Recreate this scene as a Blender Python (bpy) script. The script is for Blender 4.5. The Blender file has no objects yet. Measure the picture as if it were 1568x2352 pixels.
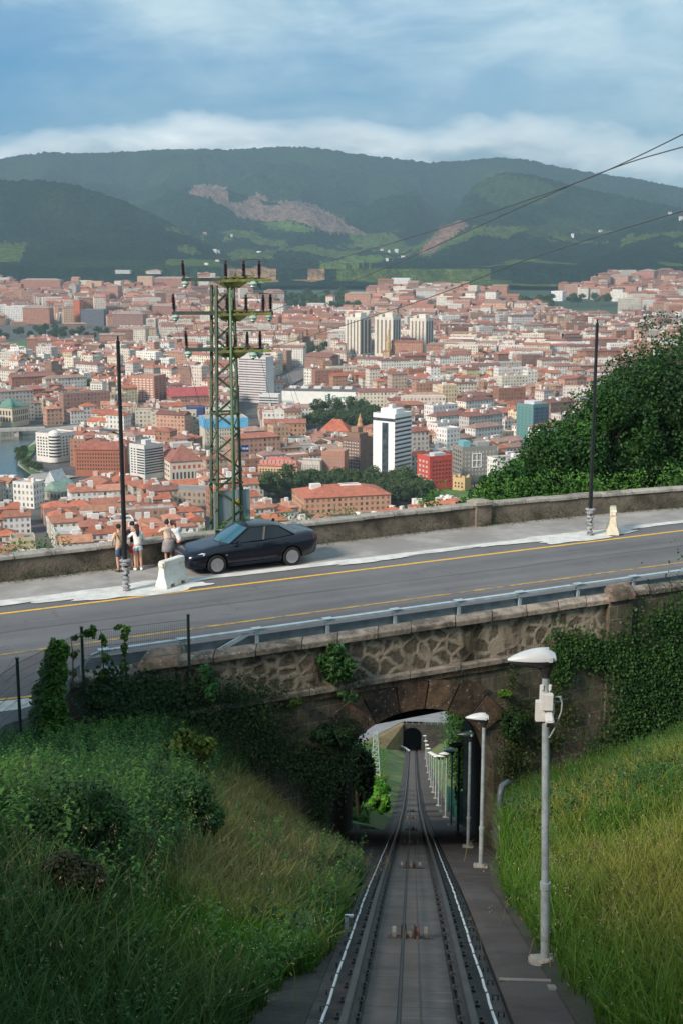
SUN_E = 4.0; SKY_S = .1; SKY_K = 10.; HAZE = 9e-5; EXPO = .58
import bpy, bmesh, math, random
import numpy as np
from mathutils import Vector, Matrix
random.seed(7); rng = np.random.default_rng(7)
S = bpy.context.scene
COL = S.collection
R = math.radians

# ---------------------------------------------------------------- camera model (used to take distances off the view)
F = 3064.; PIT = R(11.4); YAW = R(3.2)
FW = np.array([-math.sin(YAW)*math.cos(PIT), math.cos(YAW)*math.cos(PIT), -math.sin(PIT)])
RT = np.array([math.cos(YAW), math.sin(YAW), 0.])
UP = np.cross(RT, FW)
def ray(x, y): return FW + RT*(x-784)/F + UP*(1176-y)/F
def on_z(x, y, z): r = ray(x, y); return r*z/r[2]
def at_d(x, y, D): return ray(x, y)*D
def at_r(x, y, rad): r = ray(x, y); return r*rad/math.hypot(r[0], r[1])
def proj(p):
    p = np.asarray(p, float); d = p@FW
    return 784+F*(p@RT)/d, 1176-F*(p@UP)/d, d

# ---------------------------------------------------------------- mesh helpers
class MB:
    """collects shapes and links them as one mesh object"""
    def __init__(s): s.v = []; s.f = []; s.m = []; s.c = []; s.uv = []
    def add(s, vs, fs, mi=0, col=None, uvs=None):
        o = len(s.v); s.v.extend([tuple(map(float, q)) for q in vs])
        for k, f in enumerate(fs):
            s.f.append([i+o for i in f]); s.m.append(mi); s.c.append(col)
            s.uv.append(uvs[k] if uvs else None)
        return s
    def box(s, c, sz, rz=0., mi=0, col=None, M=None):
        hx, hy, hz = sz[0]/2, sz[1]/2, sz[2]/2
        vs = [(a*hx, b*hy, d*hz) for d in (-1, 1) for a, b in ((-1, -1), (1, -1), (1, 1), (-1, 1))]
        if M is None:
            ca, sa = math.cos(rz), math.sin(rz)
            vs = [(c[0]+x*ca-y*sa, c[1]+x*sa+y*ca, c[2]+z) for x, y, z in vs]
        else: vs = [tuple((M @ Vector(q)) + Vector(c)) for q in vs]
        return s.add(vs, [(3, 2, 1, 0), (4, 5, 6, 7), (0, 1, 5, 4), (1, 2, 6, 5), (2, 3, 7, 6), (3, 0, 4, 7)], mi, col)
    def tube(s, pts, rad, n=8, mi=0, col=None, cap=True):
        pts = [Vector(p) for p in pts]
        rs = rad if isinstance(rad, (list, tuple)) else [rad]*len(pts)
        vs = []
        a = None
        for i, p in enumerate(pts):
            t = (pts[min(i+1, len(pts)-1)]-pts[max(i-1, 0)]).normalized()
            if a is None: a = t.orthogonal().normalized()
            else:
                a = (a - t*a.dot(t))
                a = a.normalized() if a.length > 1e-6 else t.orthogonal().normalized()
            b = t.cross(a)
            for k in range(n):
                q = 2*math.pi*k/n
                vs.append(tuple(p+(a*math.cos(q)+b*math.sin(q))*rs[i]))
        fs = []
        for i in range(len(pts)-1):
            for k in range(n):
                fs.append((i*n+k, i*n+(k+1) % n, (i+1)*n+(k+1) % n, (i+1)*n+k))
        if cap:
            fs.append(tuple(range(n-1, -1, -1))); o = (len(pts)-1)*n; fs.append(tuple(o+k for k in range(n)))
        return s.add(vs, fs, mi, col)
    def bar(s, p0, p1, w, h=None, mi=0, col=None):
        """square section bar between two points"""
        h = h or w; p0 = Vector(p0); p1 = Vector(p1); t = (p1-p0).normalized()
        a = Vector((0, 0, 1)).cross(t)
        a = a.normalized() if a.length > 1e-4 else Vector((1, 0, 0))
        b = t.cross(a)
        vs = [tuple(p+a*x*w/2+b*y*h/2) for p in (p0, p1) for x, y in ((-1, -1), (1, -1), (1, 1), (-1, 1))]
        return s.add(vs, [(3, 2, 1, 0), (4, 5, 6, 7), (0, 1, 5, 4), (1, 2, 6, 5), (2, 3, 7, 6), (3, 0, 4, 7)], mi, col)
    def lathe(s, prof, c=(0, 0, 0), n=16, mi=0, col=None, sx=1., sy=1.):
        vs = []
        for r, z in prof:
            for k in range(n):
                q = 2*math.pi*k/n; vs.append((c[0]+r*math.cos(q)*sx, c[1]+r*math.sin(q)*sy, c[2]+z))
        fs = []
        for i in range(len(prof)-1):
            for k in range(n): fs.append((i*n+k, i*n+(k+1) % n, (i+1)*n+(k+1) % n, (i+1)*n+k))
        fs.append(tuple(range(n-1, -1, -1))); o = (len(prof)-1)*n; fs.append(tuple(o+k for k in range(n)))
        return s.add(vs, fs, mi, col)
    def extr(s, poly, p0, du, dv, dn, mi=0, col=None):
        """polygon (u,v) laid on plane p0+u*du+v*dv, extruded by vector dn"""
        n = len(poly); p0 = np.array(p0, float); du = np.array(du, float); dv = np.array(dv, float); dn = np.array(dn, float)
        vs = [p0+du*u+dv*w for u, w in poly]; vs += [q+dn for q in vs]
        fs = [tuple(range(n-1, -1, -1)), tuple(n+k for k in range(n))]+[(k, (k+1) % n, n+(k+1) % n, n+k) for k in range(n)]
        return s.add(vs, fs, mi, col)
    def loft(s, secs, mi=0, col=None, close=True, cap=True):
        n = len(secs[0]); vs = [q for sec in secs for q in sec]; fs = []
        for i in range(len(secs)-1):
            for k in range(n if close else n-1):
                fs.append((i*n+k, i*n+(k+1) % n, (i+1)*n+(k+1) % n, (i+1)*n+k))
        if cap: fs.append(tuple(range(n-1, -1, -1))); o = (len(secs)-1)*n; fs.append(tuple(o+k for k in range(n)))
        return s.add(vs, fs, mi, col)
    def build(s, name, mats, parent=None, smooth=False, bevel=0., world=True, fix=True, angle=None):
        me = bpy.data.meshes.new(name)
        vs = s.v
        if parent is not None and world:
            inv = parent.matrix_basis.inverted(); vs = [tuple(inv @ Vector(q)) for q in vs]
        me.from_pydata(vs, [], s.f)
        if not isinstance(mats, (list, tuple)): mats = [mats]
        for m in mats: me.materials.append(m)
        if any(s.m): me.polygons.foreach_set('material_index', s.m)
        if any(c is not None for c in s.c):
            at = me.color_attributes.new('Col', 'FLOAT_COLOR', 'CORNER')
            arr = np.array([(c if c is not None else (.5, .5, .5)) for c in s.c], np.float32)
            cnt = np.array([len(f) for f in s.f]); arr = np.repeat(arr, cnt, axis=0)
            arr = np.concatenate([arr, np.ones((len(arr), 1), np.float32)], axis=1)
            at.data.foreach_set('color', arr.ravel())
        if any(u is not None for u in s.uv):
            ul = me.uv_layers.new(name='UVMap'); out = []
            for f, u in zip(s.f, s.uv):
                out.extend(u if u is not None else [(0, 0)]*len(f))
            ul.data.foreach_set('uv', np.array(out, np.float32).ravel())
        if fix:
            bm = bmesh.new(); bm.from_mesh(me); bmesh.ops.recalc_face_normals(bm, faces=bm.faces[:])
            if bevel: bmesh.ops.bevel(bm, geom=[e for e in bm.edges if len(e.link_faces) == 2 and e.calc_face_angle(0) > .6], offset=bevel, segments=2, affect='EDGES', clamp_overlap=True)
            bm.to_mesh(me); bm.free()
        if smooth:
            me.polygons.foreach_set('use_smooth', [True]*len(me.polygons))
            if angle: me.set_sharp_from_angle(angle=R(angle))
        o = bpy.data.objects.new(name, me); COL.objects.link(o)
        if parent is not None: o.parent = parent
        return o

def np_mesh(name, V, Fc, mat, parent=None, col=None, smooth=False, mi=None, mats=None):
    """V (N,3) array, Fc (M,k) array; col per face (M,3)"""
    me = bpy.data.meshes.new(name); k = Fc.shape[1]
    me.vertices.add(len(V)); me.vertices.foreach_set('co', np.asarray(V, np.float32).ravel())
    me.loops.add(Fc.size); me.loops.foreach_set('vertex_index', Fc.astype(np.int32).ravel())
    me.polygons.add(len(Fc)); me.polygons.foreach_set('loop_start', np.arange(0, Fc.size, k, dtype=np.int32))
    me.polygons.foreach_set('loop_total', np.full(len(Fc), k, np.int32))
    for m in (mats or [mat]): me.materials.append(m)
    if mi is not None: me.polygons.foreach_set('material_index', np.asarray(mi, np.int32))
    me.update(calc_edges=True)
    if col is not None:
        at = me.color_attributes.new('Col', 'FLOAT_COLOR', 'CORNER')
        a = np.repeat(np.asarray(col, np.float32), k, axis=0)
        a = np.concatenate([a, np.ones((len(a), 1), np.float32)], axis=1); at.data.foreach_set('color', a.ravel())
    if smooth: me.polygons.foreach_set('use_smooth', [True]*len(Fc))
    o = bpy.data.objects.new(name, me); COL.objects.link(o)
    if parent is not None: o.parent = parent
    return o

def tag(o, label=None, cat=None, group=None, kind=None):
    if label: o['label'] = label
    if cat: o['category'] = cat
    if group: o['group'] = group
    if kind: o['kind'] = kind
    return o
def thing(name, label, cat, loc=(0, 0, 0), rz=0., group=None):
    o = bpy.data.objects.new(name, None); o.empty_display_size = .3; COL.objects.link(o)
    o.matrix_basis = Matrix.Translation(Vector([float(q) for q in loc])) @ Matrix.Rotation(rz, 4, 'Z')
    return tag(o, label, cat, group)
def struct(o): o['kind'] = 'structure'; return o
def copy_tree(o, parent=None):
    c = o.copy(); COL.objects.link(c)
    if parent is not None: c.parent = parent
    for ch in [q for q in bpy.data.objects if q.parent == o]: copy_tree(ch, c)
    return c

# ---------------------------------------------------------------- materials
def new_mat(name):
    m = bpy.data.materials.new(name); m.use_nodes = True
    nt = m.node_tree; b = nt.nodes['Principled BSDF']
    return m, nt, b
def N(nt, t, **kw):
    n = nt.nodes.new(t)
    for k, v in kw.items():
        if k.startswith('i_'):
            key = k[2:]; key = int(key) if key.isdigit() else key.replace('_', ' ')
            n.inputs[key].default_value = v
        else: setattr(n, k, v)
    return n
def L(nt, a, b): nt.links.new(a, b)
def math_n(nt, op, a, b=None, c=None, clamp=False):
    n = N(nt, 'ShaderNodeMath', operation=op); n.use_clamp = clamp
    for i, q in enumerate((a, b, c)):
        if q is None: continue
        if isinstance(q, (int, float)): n.inputs[i].default_value = q
        else: L(nt, q, n.inputs[i])
    return n.outputs[0]
def mix_c(nt, f, a, b, mode='MIX'):
    n = N(nt, 'ShaderNodeMix', data_type='RGBA', blend_type=mode)
    for sk, q in ((n.inputs[0], f), (n.inputs[6], a), (n.inputs[7], b)):
        if isinstance(q, (int, float)): sk.default_value = q
        elif isinstance(q, tuple): sk.default_value = (q+(1,))[:4]
        else: L(nt, q, sk)
    return n.outputs[2]
def noise(nt, scale, detail=4, rough=.55, vec=None, dist=0.):
    n = N(nt, 'ShaderNodeTexNoise'); n.inputs['Scale'].default_value = scale
    n.inputs['Detail'].default_value = detail; n.inputs['Roughness'].default_value = rough; n.inputs['Distortion'].default_value = dist
    if vec is not None: L(nt, vec, n.inputs['Vector'])
    return n.outputs[0]
def ramp(nt, f, p0, p1, c0=(0, 0, 0), c1=(1, 1, 1)):
    n = N(nt, 'ShaderNodeValToRGB'); e = n.color_ramp.elements
    e[0].position = p0; e[1].position = p1; e[0].color = (*c0, 1); e[1].color = (*c1, 1); L(nt, f, n.inputs[0]); return n.outputs[0]
def gpos(nt): return N(nt, 'ShaderNodeNewGeometry').outputs['Position']
def ocoord(nt): return N(nt, 'ShaderNodeTexCoord').outputs['Object']

def M(name, col, rough=.8, var=.25, scale=3., col2=None, bump=0., bscale=None, metal=0., detail=5, spec=None, c3=None, s3=1., coat=0., stretch=None, world=False):
    """procedural material: two noise layers over a base colour, bump on top"""
    m, nt, b = new_mat(name)
    co = gpos(nt) if world else ocoord(nt)
    if stretch:
        mp = N(nt, 'ShaderNodeMapping'); mp.inputs['Scale'].default_value = stretch; L(nt, co, mp.inputs[0]); co = mp.outputs[0]
    dark = tuple(q*(1-var) for q in col); light = tuple(min(1, q*(1+var)) for q in col)
    n1 = noise(nt, scale, detail, .6, co)
    c = ramp(nt, n1, .32, .68, dark, col2 if col2 else light)
    if c3: c = mix_c(nt, ramp(nt, noise(nt, s3, 6, .65, co), .48, .62), c, c3)
    L(nt, c, b.inputs['Base Color'])
    b.inputs['Roughness'].default_value = rough; b.inputs['Metallic'].default_value = metal
    if spec is not None: b.inputs['Specular IOR Level'].default_value = spec
    if coat: b.inputs['Coat Weight'].default_value = coat; b.inputs['Coat Roughness'].default_value = .05
    if bump:
        bn = N(nt, 'ShaderNodeBump'); bn.inputs['Strength'].default_value = min(1, bump); bn.inputs['Distance'].default_value = .05
        L(nt, noise(nt, bscale or scale*4, 6, .65, co), bn.inputs['Height']); L(nt, bn.outputs[0], b.inputs['Normal'])
    return m
def M_leaf(name, sat=1., rough=.6, trans=.25):
    """leaf faces take their own colour from the mesh; some light passes through"""
    m, nt, b = new_mat(name)
    a = N(nt, 'ShaderNodeAttribute', attribute_name='Col').outputs[0]
    L(nt, a, b.inputs['Base Color']); b.inputs['Roughness'].default_value = rough
    b.inputs['Specular IOR Level'].default_value = .3
    t = N(nt, 'ShaderNodeBsdfTranslucent'); L(nt, a, t.inputs[0])
    mx = N(nt, 'ShaderNodeMixShader'); mx.inputs[0].default_value = trans
    L(nt, b.outputs[0], mx.inputs[1]); L(nt, t.outputs[0], mx.inputs[2])
    L(nt, mx.outputs[0], nt.nodes['Material Output'].inputs[0])
    return m
LEAF = M_leaf('leaf_green'); GRASSM = M_leaf('grass_blades', trans=.35)

def M_facade(name, win=True, wcol=(.035, .04, .05), uw=(.27, .73), vw=(.25, .78), dirt=.2):
    m, nt, b = new_mat(name)
    a = N(nt, 'ShaderNodeAttribute', attribute_name='Col').outputs[0]
    g = gpos(nt)
    c = mix_c(nt, math_n(nt, 'MULTIPLY', ramp(nt, noise(nt, .15, 5, .7, g), .35, .65), dirt*2), a, mix_c(nt, 1., a, (.62, .60, .57), 'MULTIPLY'))
    if win:
        uv = N(nt, 'ShaderNodeUVMap').outputs[0]
        sp = N(nt, 'ShaderNodeSeparateXYZ'); L(nt, uv, sp.inputs[0])
        def band(x, lo, hi):
            fr = math_n(nt, 'FRACT', x)
            return math_n(nt, 'MULTIPLY', math_n(nt, 'GREATER_THAN', fr, lo), math_n(nt, 'LESS_THAN', fr, hi))
        mk = math_n(nt, 'MULTIPLY', band(sp.outputs[0], *uw), band(sp.outputs[1], *vw))
        wn = N(nt, 'ShaderNodeTexWhiteNoise', noise_dimensions='3D')
        fl = N(nt, 'ShaderNodeVectorMath', operation='FLOOR'); L(nt, uv, fl.inputs[0]); L(nt, fl.outputs[0], wn.inputs[0])
        w = mix_c(nt, math_n(nt, 'MULTIPLY', wn.outputs[0], .8), wcol, mix_c(nt, .35, a, (.2, .2, .2)))
        c = mix_c(nt, mk, c, w)
        ro = math_n(nt, 'MULTIPLY_ADD', mk, -.5, .85); L(nt, ro, b.inputs['Roughness'])
    else: b.inputs['Roughness'].default_value = .85
    L(nt, c, b.inputs['Base Color'])
    return m
def M_roof(name):
    m, nt, b = new_mat(name)
    a = N(nt, 'ShaderNodeAttribute', attribute_name='Col').outputs[0]
    g = gpos(nt)
    c = mix_c(nt, ramp(nt, noise(nt, .35, 6, .7, g), .3, .7), mix_c(nt, 1., a, (.55, .5, .5), 'MULTIPLY'), a)
    L(nt, c, b.inputs['Base Color']); b.inputs['Roughness'].default_value = .9
    bn = N(nt, 'ShaderNodeBump'); bn.inputs['Strength'].default_value = .5; bn.inputs['Distance'].default_value = .4
    L(nt, noise(nt, 1.4, 3, .6, g), bn.inputs['Height']); L(nt, bn.outputs[0], b.inputs['Normal'])
    return m
FACADE = M_facade('rendered_facade'); FACADE_PLAIN = M_facade('plain_facade', False); ROOF = M_roof('clay_tile_roof')
FACADE_BAND = M_facade('banded_facade', uw=(.06, .94), vw=(.3, .72))
GLASSY, _nt, _b = new_mat('window_glass')
L(_nt, ramp(_nt, noise(_nt, .3, 2, .5, gpos(_nt)), .35, .65, (.02, .028, .036), (.07, .09, .11)), _b.inputs['Base Color']); _b.inputs['Roughness'].default_value = .15

# ---------------------------------------------------------------- camera, light, sky
cam = bpy.data.cameras.new('camera'); camo = bpy.data.objects.new('camera', cam); COL.objects.link(camo)
cam.sensor_fit = 'VERTICAL'; cam.sensor_height = 36; cam.lens = F/2352*36; cam.clip_start = .1; cam.clip_end = 40000
camo.rotation_euler = (math.pi/2-PIT, 0, YAW); camo.location = (0, 0, 0); S.camera = camo
SUN_EL = R(32); SUN_AZ = R(-136)     # azimuth measured from +Y towards +X : light comes from the left, slightly behind
sd = Vector((math.sin(SUN_AZ)*math.cos(SUN_EL), math.cos(SUN_AZ)*math.cos(SUN_EL), math.sin(SUN_EL)))
sl = bpy.data.lights.new('sun', 'SUN'); slo = bpy.data.objects.new('sun', sl); COL.objects.link(slo)
sl.energy = SUN_E; sl.angle = R(14); sl.color = (1., .89, .76)
slo.rotation_euler = sd.to_track_quat('Z', 'Y').to_euler()

W = bpy.data.worlds.new('World'); S.world = W; W.use_nodes = True
nt = W.node_tree; bg = nt.nodes['Background']; bg.inputs[1].default_value = SKY_S
sky = N(nt, 'ShaderNodeTexSky', sky_type='NISHITA', sun_disc=False, sun_elevation=SUN_EL, sun_rotation=SUN_AZ)
sky.air_density = 1.; sky.dust_density = .6; sky.ozone_density = 3.
# clouds are laid out by direction: azimuth u and elevation e, as real clouds at the horizon are
tc = N(nt, 'ShaderNodeTexCoord'); sp = N(nt, 'ShaderNodeSeparateXYZ'); L(nt, tc.outputs['Generated'], sp.inputs[0])
u = math_n(nt, 'ARCTAN2', sp.outputs[0], sp.outputs[1])
e = math_n(nt, 'ARCSINE', sp.outputs[2])
def cvec(su, se, w=0.):
    cb = N(nt, 'ShaderNodeCombineXYZ'); L(nt, math_n(nt, 'MULTIPLY', u, su), cb.inputs[0]); L(nt, math_n(nt, 'MULTIPLY', e, se), cb.inputs[1]); cb.inputs[2].default_value = w
    return cb.outputs[0]
SKYV = dict(K=10.)
def rgbk(c, k=1.): return tuple(q*k for q in c)
n_big = noise(nt, 1., 6, .55, cvec(3.2, 9., 2.3), .6)
n_fine = noise(nt, 1., 7, .6, cvec(9., 26., 5.1), .4)
high = math_n(nt, 'ADD', math_n(nt, 'MULTIPLY', n_big, .75), math_n(nt, 'MULTIPLY', n_fine, .25))
hm = ramp(nt, high, .40, .60)
K = SKY_K
low_fade = ramp(nt, e, -.02, .2)
clear = mix_c(nt, low_fade, rgbk((.085, .31, .50), K), rgbk((.02, .16, .39), K))
veil = mix_c(nt, ramp(nt, n_fine, .3, .7), rgbk((.26, .42, .51), K), rgbk((.60, .72, .74), K))
# more veil to the right and up, open blue at far left
bias = math_n(nt, 'MULTIPLY_ADD', u, 2.3, .48)
hm2 = math_n(nt, 'ADD', math_n(nt, 'MULTIPLY', hm, .62), bias, clamp=True)
hm2 = math_n(nt, 'ADD', hm2, math_n(nt, 'MULTIPLY', ramp(nt, e, .125, .168), ramp(nt, noise(nt, 1., 4, .5, cvec(5., 12., 4.4), .5), .4, .6, (.1, .1, .1), (.8, .8, .8))), clamp=True)
mid = math_n(nt, 'MULTIPLY', hm2, math_n(nt, 'MULTIPLY_ADD', low_fade, .55, .45), clamp=True)
skyc = mix_c(nt, mid, clear, veil)
skyc = mix_c(nt, .12, skyc, sky.outputs[0])
# the long bank of cloud lying along the ridge
fc = N(nt, 'ShaderNodeFloatCurve'); L(nt, math_n(nt, 'MULTIPLY_ADD', u, 1.25, .5), fc.inputs['Value'])
cv = fc.mapping.curves[0]
def px_u(x): r = ray(x, 300); return math.atan2(r[0], r[1])
def px_e(y, x=784): r = ray(x, y); return math.asin(r[2]/np.linalg.norm(r))
bank = [(-200, 300), (0, 288), (180, 283), (370, 258), (430, 250), (520, 256), (640, 275), (740, 268), (830, 268), (960, 275), (1080, 258), (1180, 262), (1260, 268), (1400, 290), (1568, 300), (1750, 330)]
pts = [(px_u(x)*1.25+.5, px_e(y, x)*4) for x, y in bank]
cv.points[0].location = (0, .2); cv.points[1].location = (1, .2)
for p in pts: cv.points.new(*p)
fc.mapping.update()
top = math_n(nt, 'MULTIPLY', fc.outputs[0], .25)
n_l = noise(nt, 1., 8, .55, cvec(16., 34., .7), .35)
wob = math_n(nt, 'MULTIPLY', math_n(nt, 'SUBTRACT', n_l, .5), .035)
dd = math_n(nt, 'SUBTRACT', math_n(nt, 'ADD', top, wob), e)         # >0 inside the bank
edge = math_n(nt, 'MULTIPLY', dd, 1/.019, clamp=True)
edge = math_n(nt, 'SMOOTH_MIN', edge, 1., .3)
dens = math_n(nt, 'MULTIPLY', edge, ramp(nt, u, .12, .26, (1, 1, 1), (.30, .30, .30)), clamp=True)
n_in = noise(nt, 1., 6, .6, cvec(10., 30., 8.7), .5)
body = math_n(nt, 'ADD', math_n(nt, 'MULTIPLY', dd, 27.), math_n(nt, 'MULTIPLY', math_n(nt, 'SUBTRACT', n_in, .5), 1.6), clamp=True)
bcol = mix_c(nt, body, rgbk((1.16, 1.17, 1.13), K), rgbk((.24, .36, .43), K))
skyc = mix_c(nt, dens, skyc, bcol)
L(nt, skyc, bg.inputs[0])

# air between here and the hills: one closed box of thin, even, pale blue volume
hz, hnt, hb = new_mat('air_haze'); hnt.nodes.remove(hb)
pv = N(hnt, 'ShaderNodeVolumePrincipled'); pv.inputs['Color'].default_value = (.45, .63, .75, 1); pv.inputs['Density'].default_value = HAZE
pv.inputs['Anisotropy'].default_value = .1
L(hnt, pv.outputs[0], hnt.nodes['Material Output'].inputs['Volume'])
hb_ = MB(); hb_.box((0, 4750, 215), (9000, 10300, 1030))
tag(hb_.build('haze', hz, fix=True), None, None, None, 'stuff')
S.cycles.volume_step_rate = 10; S.cycles.volume_max_steps = 64
S.cycles.max_bounces = 6; S.cycles.diffuse_bounces = 3; S.cycles.transparent_max_bounces = 12
S.view_settings.view_transform = 'Standard'; S.view_settings.look = 'None'; S.view_settings.gamma = 1; S.view_settings.exposure = EXPO
# ---------------------------------------------------------------- far terrain
def zcity(y, x=0):
    return float(np.interp(y, [0, 430, 520, 1900, 2700, 3600, 4300, 6000], [-150, -150, -151, -151, -140, -112, -85, -60]))
RIDGES = [  # (distance, width of the front slope, base z, [(pixel x, pixel y of the crest) ...], lumps)
 (8200, 2700, -60, [(-500, 350), (-200, 372), (0, 366), (60, 356), (120, 348), (200, 352), (330, 345), (420, 341), (540, 342), (650, 334), (720, 337), (860, 358), (980, 372), (1060, 368), (1130, 361), (1200, 366), (1260, 380), (1330, 392), (1440, 410), (1568, 436), (1700, 470), (1900, 520), (2300, 560)], 26),
 (6300, 1500, -60, [(-300, 640), (250, 600), (330, 480), (380, 452), (440, 430), (480, 428), (540, 440), (600, 458), (660, 470), (720, 475), (770, 500), (830, 545), (900, 590), (1000, 640), (2200, 660)], 14),
 (4900, 1500, -70, [(-500, 420), (-200, 425), (0, 414), (60, 411), (110, 413), (170, 420), (240, 440), (300, 462), (360, 492), (410, 520), (460, 552), (520, 582), (600, 612), (700, 640), (2200, 680)], 12),
 (5900, 1600, -60, [(-300, 680), (850, 640), (930, 590), (985, 540), (1040, 478), (1075, 430), (1100, 410), (1150, 393), (1200, 398), (1260, 412), (1330, 432), (1420, 450), (1500, 470), (1568, 480), (1800, 500), (2200, 520)], 14),
 (4900, 1100, -70, [(-300, 700), (1040, 665), (1130, 622), (1230, 590), (1330, 560), (1420, 528), (1500, 505), (1568, 490), (1700, 455), (1900, 430), (2200, 400)], 12),
 (5200, 900, -80, [(-300, 590), (0, 590), (200, 600), (400, 575), (560, 560), (640, 566), (760, 580), (860, 572), (960, 585), (1060, 610), (1200, 640), (2200, 650)], 10),
]
naz, nr = 460, 250
azs = np.linspace(R(-25), R(22), naz); rs = np.concatenate([np.linspace(3500, 6600, 150), np.linspace(6620, 8260, 70), np.linspace(8290, 9600, nr-220)])
pxs = 784+F*np.tan(azs+YAW)/math.cos(PIT)*.985
A, RR = np.meshgrid(azs, rs, indexing='ij')
X = RR*np.sin(A); Y = RR*np.cos(A)
# smooth multi-octave value noise
def vnoise(x, y, seed=0, octs=4, rough=.5):
    out = np.zeros_like(x, float); amp = 1.; tot = 0.
    for k in range(octs):
        xs, ys = x*2**k+seed*17.3, y*2**k-seed*9.1
        xi, yi = np.floor(xs).astype(int), np.floor(ys).astype(int); fx, fy = xs-xi, ys-yi
        fx = fx*fx*(3-2*fx); fy = fy*fy*(3-2*fy)
        def h(a, b): return np.modf(np.abs(np.sin(a*127.1+b*311.7+seed*74.7)*43758.5453))[0]
        out += amp*((h(xi, yi)*(1-fx)+h(xi+1, yi)*fx)*(1-fy)+(h(xi, yi+1)*(1-fx)+h(xi+1, yi+1)*fx)*fy); tot += amp; amp *= rough
    return out/tot
Z = np.interp(Y, [3500, 4300, 6000, 9600], [-118, -88, -60, -60])+vnoise(X/220, Y/220, 3, 4)*16
for k, (Rk, Wk, zb, tab, lump) in enumerate(RIDGES):
    tp = np.array(tab, float)
    py = np.interp(pxs, tp[:, 0], tp[:, 1])
    crest = np.array([at_r(px, q, Rk)[2] for px, q in zip(pxs, py)])
    # spurs: the foot of each slope moves in and out with azimuth
    Wv = Wk*(.75+.6*vnoise(azs*22, azs*0, 11+k, 3))
    Wv = np.minimum(Wv, Rk-3750)
    f = np.clip((RR-(Rk-Wv[:, None]))/Wv[:, None], 0, 1)
    f = np.where(RR > Rk, np.clip(1-(RR-Rk)/1600, 0, 1)**1.3, f**1.25*(1-.18*np.sin(f*math.pi)))
    spur = (vnoise(X/330, Y/700, 20+k, 4)-.5)*lump*15*np.sin(np.clip(f, 0, 1)*math.pi)
    zk = zb+(crest[:, None]-zb)*f+spur
    Z = np.maximum(Z, np.where(f > 0, zk, -999))
Z += (rng.random(Z.shape)-.5)*np.where(RR > 4300, 13., 0)   # tree tops
V = np.stack([X, Y, Z], -1).reshape(-1, 3)
i, j = np.meshgrid(np.arange(naz-1), np.arange(nr-1), indexing='ij'); a = (i*nr+j).ravel()
Fc = np.stack([a, a+nr, a+nr+1, a+1], 1)
# where quarries, meadows and bare soil lie
P3 = (V[Fc[:, 0]]+V[Fc[:, 2]])/2
dn = P3@FW; PX = 784+F*(P3@RT)/dn; PY = 1176-F*(P3@UP)/dn
n1 = vnoise(P3[:, 0]/260, P3[:, 1]/260, 5, 5); n2 = vnoise(P3[:, 0]/90, P3[:, 1]/120, 6, 4); n3 = vnoise(P3[:, 0]/600, P3[:, 1]/600, 8, 3)
forest = np.stack([.006+.010*n2, .020+.022*n2, .014+.010*n2], 1)
olive = np.stack([.022+.015*n2, .046+.025*n2, .018+.01*n2], 1)
colr = forest*(1-np.clip((n1-.5)*4, 0, 1)[:, None]*.7)+olive*np.clip((n1-.5)*4, 0, 1)[:, None]*.7
rad = np.hypot(P3[:, 0], P3[:, 1])
mead = ((n1 > .55) & (n3 > .46) & (PY > 520) & (rad < 5900) & (PX > 380)) | ((PX < 60) & (PY > 558) & (PY < 602) & (n2 > .2) & (PX < 60-(PY-560)*.3))
colr[mead] = (np.stack([.06+.05*n2, .10+.05*n2, .025+.015*n2], 1))[mead]
def poly_in(px, py, poly):
    ins = np.zeros(len(px), bool); n = len(poly)
    for k in range(n):
        x0, y0 = poly[k]; x1, y1 = poly[(k+1) % n]
        c = ((y0 > py) != (y1 > py)) & (px < (x1-x0)*(py-y0)/((y1-y0) or 1e-9)+x0); ins ^= c
    return ins
jx = PX+(n2-.5)*26; jy = PY+(n1-.5)*18
rock = np.stack([.15+.15*n2, .11+.10*n2, .105+.08*n2], 1)
q = poly_in(jx, jy, [(432, 436), (468, 424), (520, 432), (530, 462), (562, 464), (590, 444), (618, 468), (660, 466), (720, 470), (752, 486), (820, 528), (845, 548), (800, 536), (752, 532), (700, 512), (640, 508), (552, 502), (525, 480), (480, 456), (440, 448)]) & (rad > 5000)
colr[q] = rock[q]
q = poly_in(jx, jy, [(955, 585), (985, 552), (1020, 520), (1060, 508), (1072, 520), (1035, 556), (990, 580)]) ; colr[q] = rock[q]*[1.1, .95, .85]
q = poly_in(jx, jy, [(672, 640), (700, 628), (745, 622), (745, 640), (715, 648)]); colr[q] = np.array([.42, .26, .15])*(.7+.5*n2[q, None])
q = poly_in(jx, jy, [(520, 634), (560, 618), (600, 606), (640, 625), (640, 648), (560, 650)]); colr[q] = np.array([.36, .22, .14])*(.7+.5*n2[q, None])
q = poly_in(jx, jy, [(590, 512), (640, 508), (730, 522), (700, 532), (620, 530)]) | poly_in(jx, jy, [(785, 590), (860, 585), (905, 592), (850, 612), (800, 606)]) | poly_in(jx, jy, [(730, 605), (790, 598), (830, 615), (760, 625)])
colr[q] = np.array([.11, .17, .04])*(.7+.5*n2[q, None])
q = poly_in(jx, jy, [(1080, 440), (1110, 408), (1160, 395), (1230, 410), (1290, 440), (1240, 470), (1140, 470)]) | poly_in(jx, jy, [(1200, 525), (1280, 508), (1340, 512), (1300, 540), (1220, 545)])
colr[q] = np.array([.040, .070, .028])*(.7+.6*n2[q, None])
terr_m, tnt, tb = new_mat('hillside_vegetation')
ta = N(tnt, 'ShaderNodeAttribute', attribute_name='Col').outputs[0]; tg = gpos(tnt)
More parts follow.
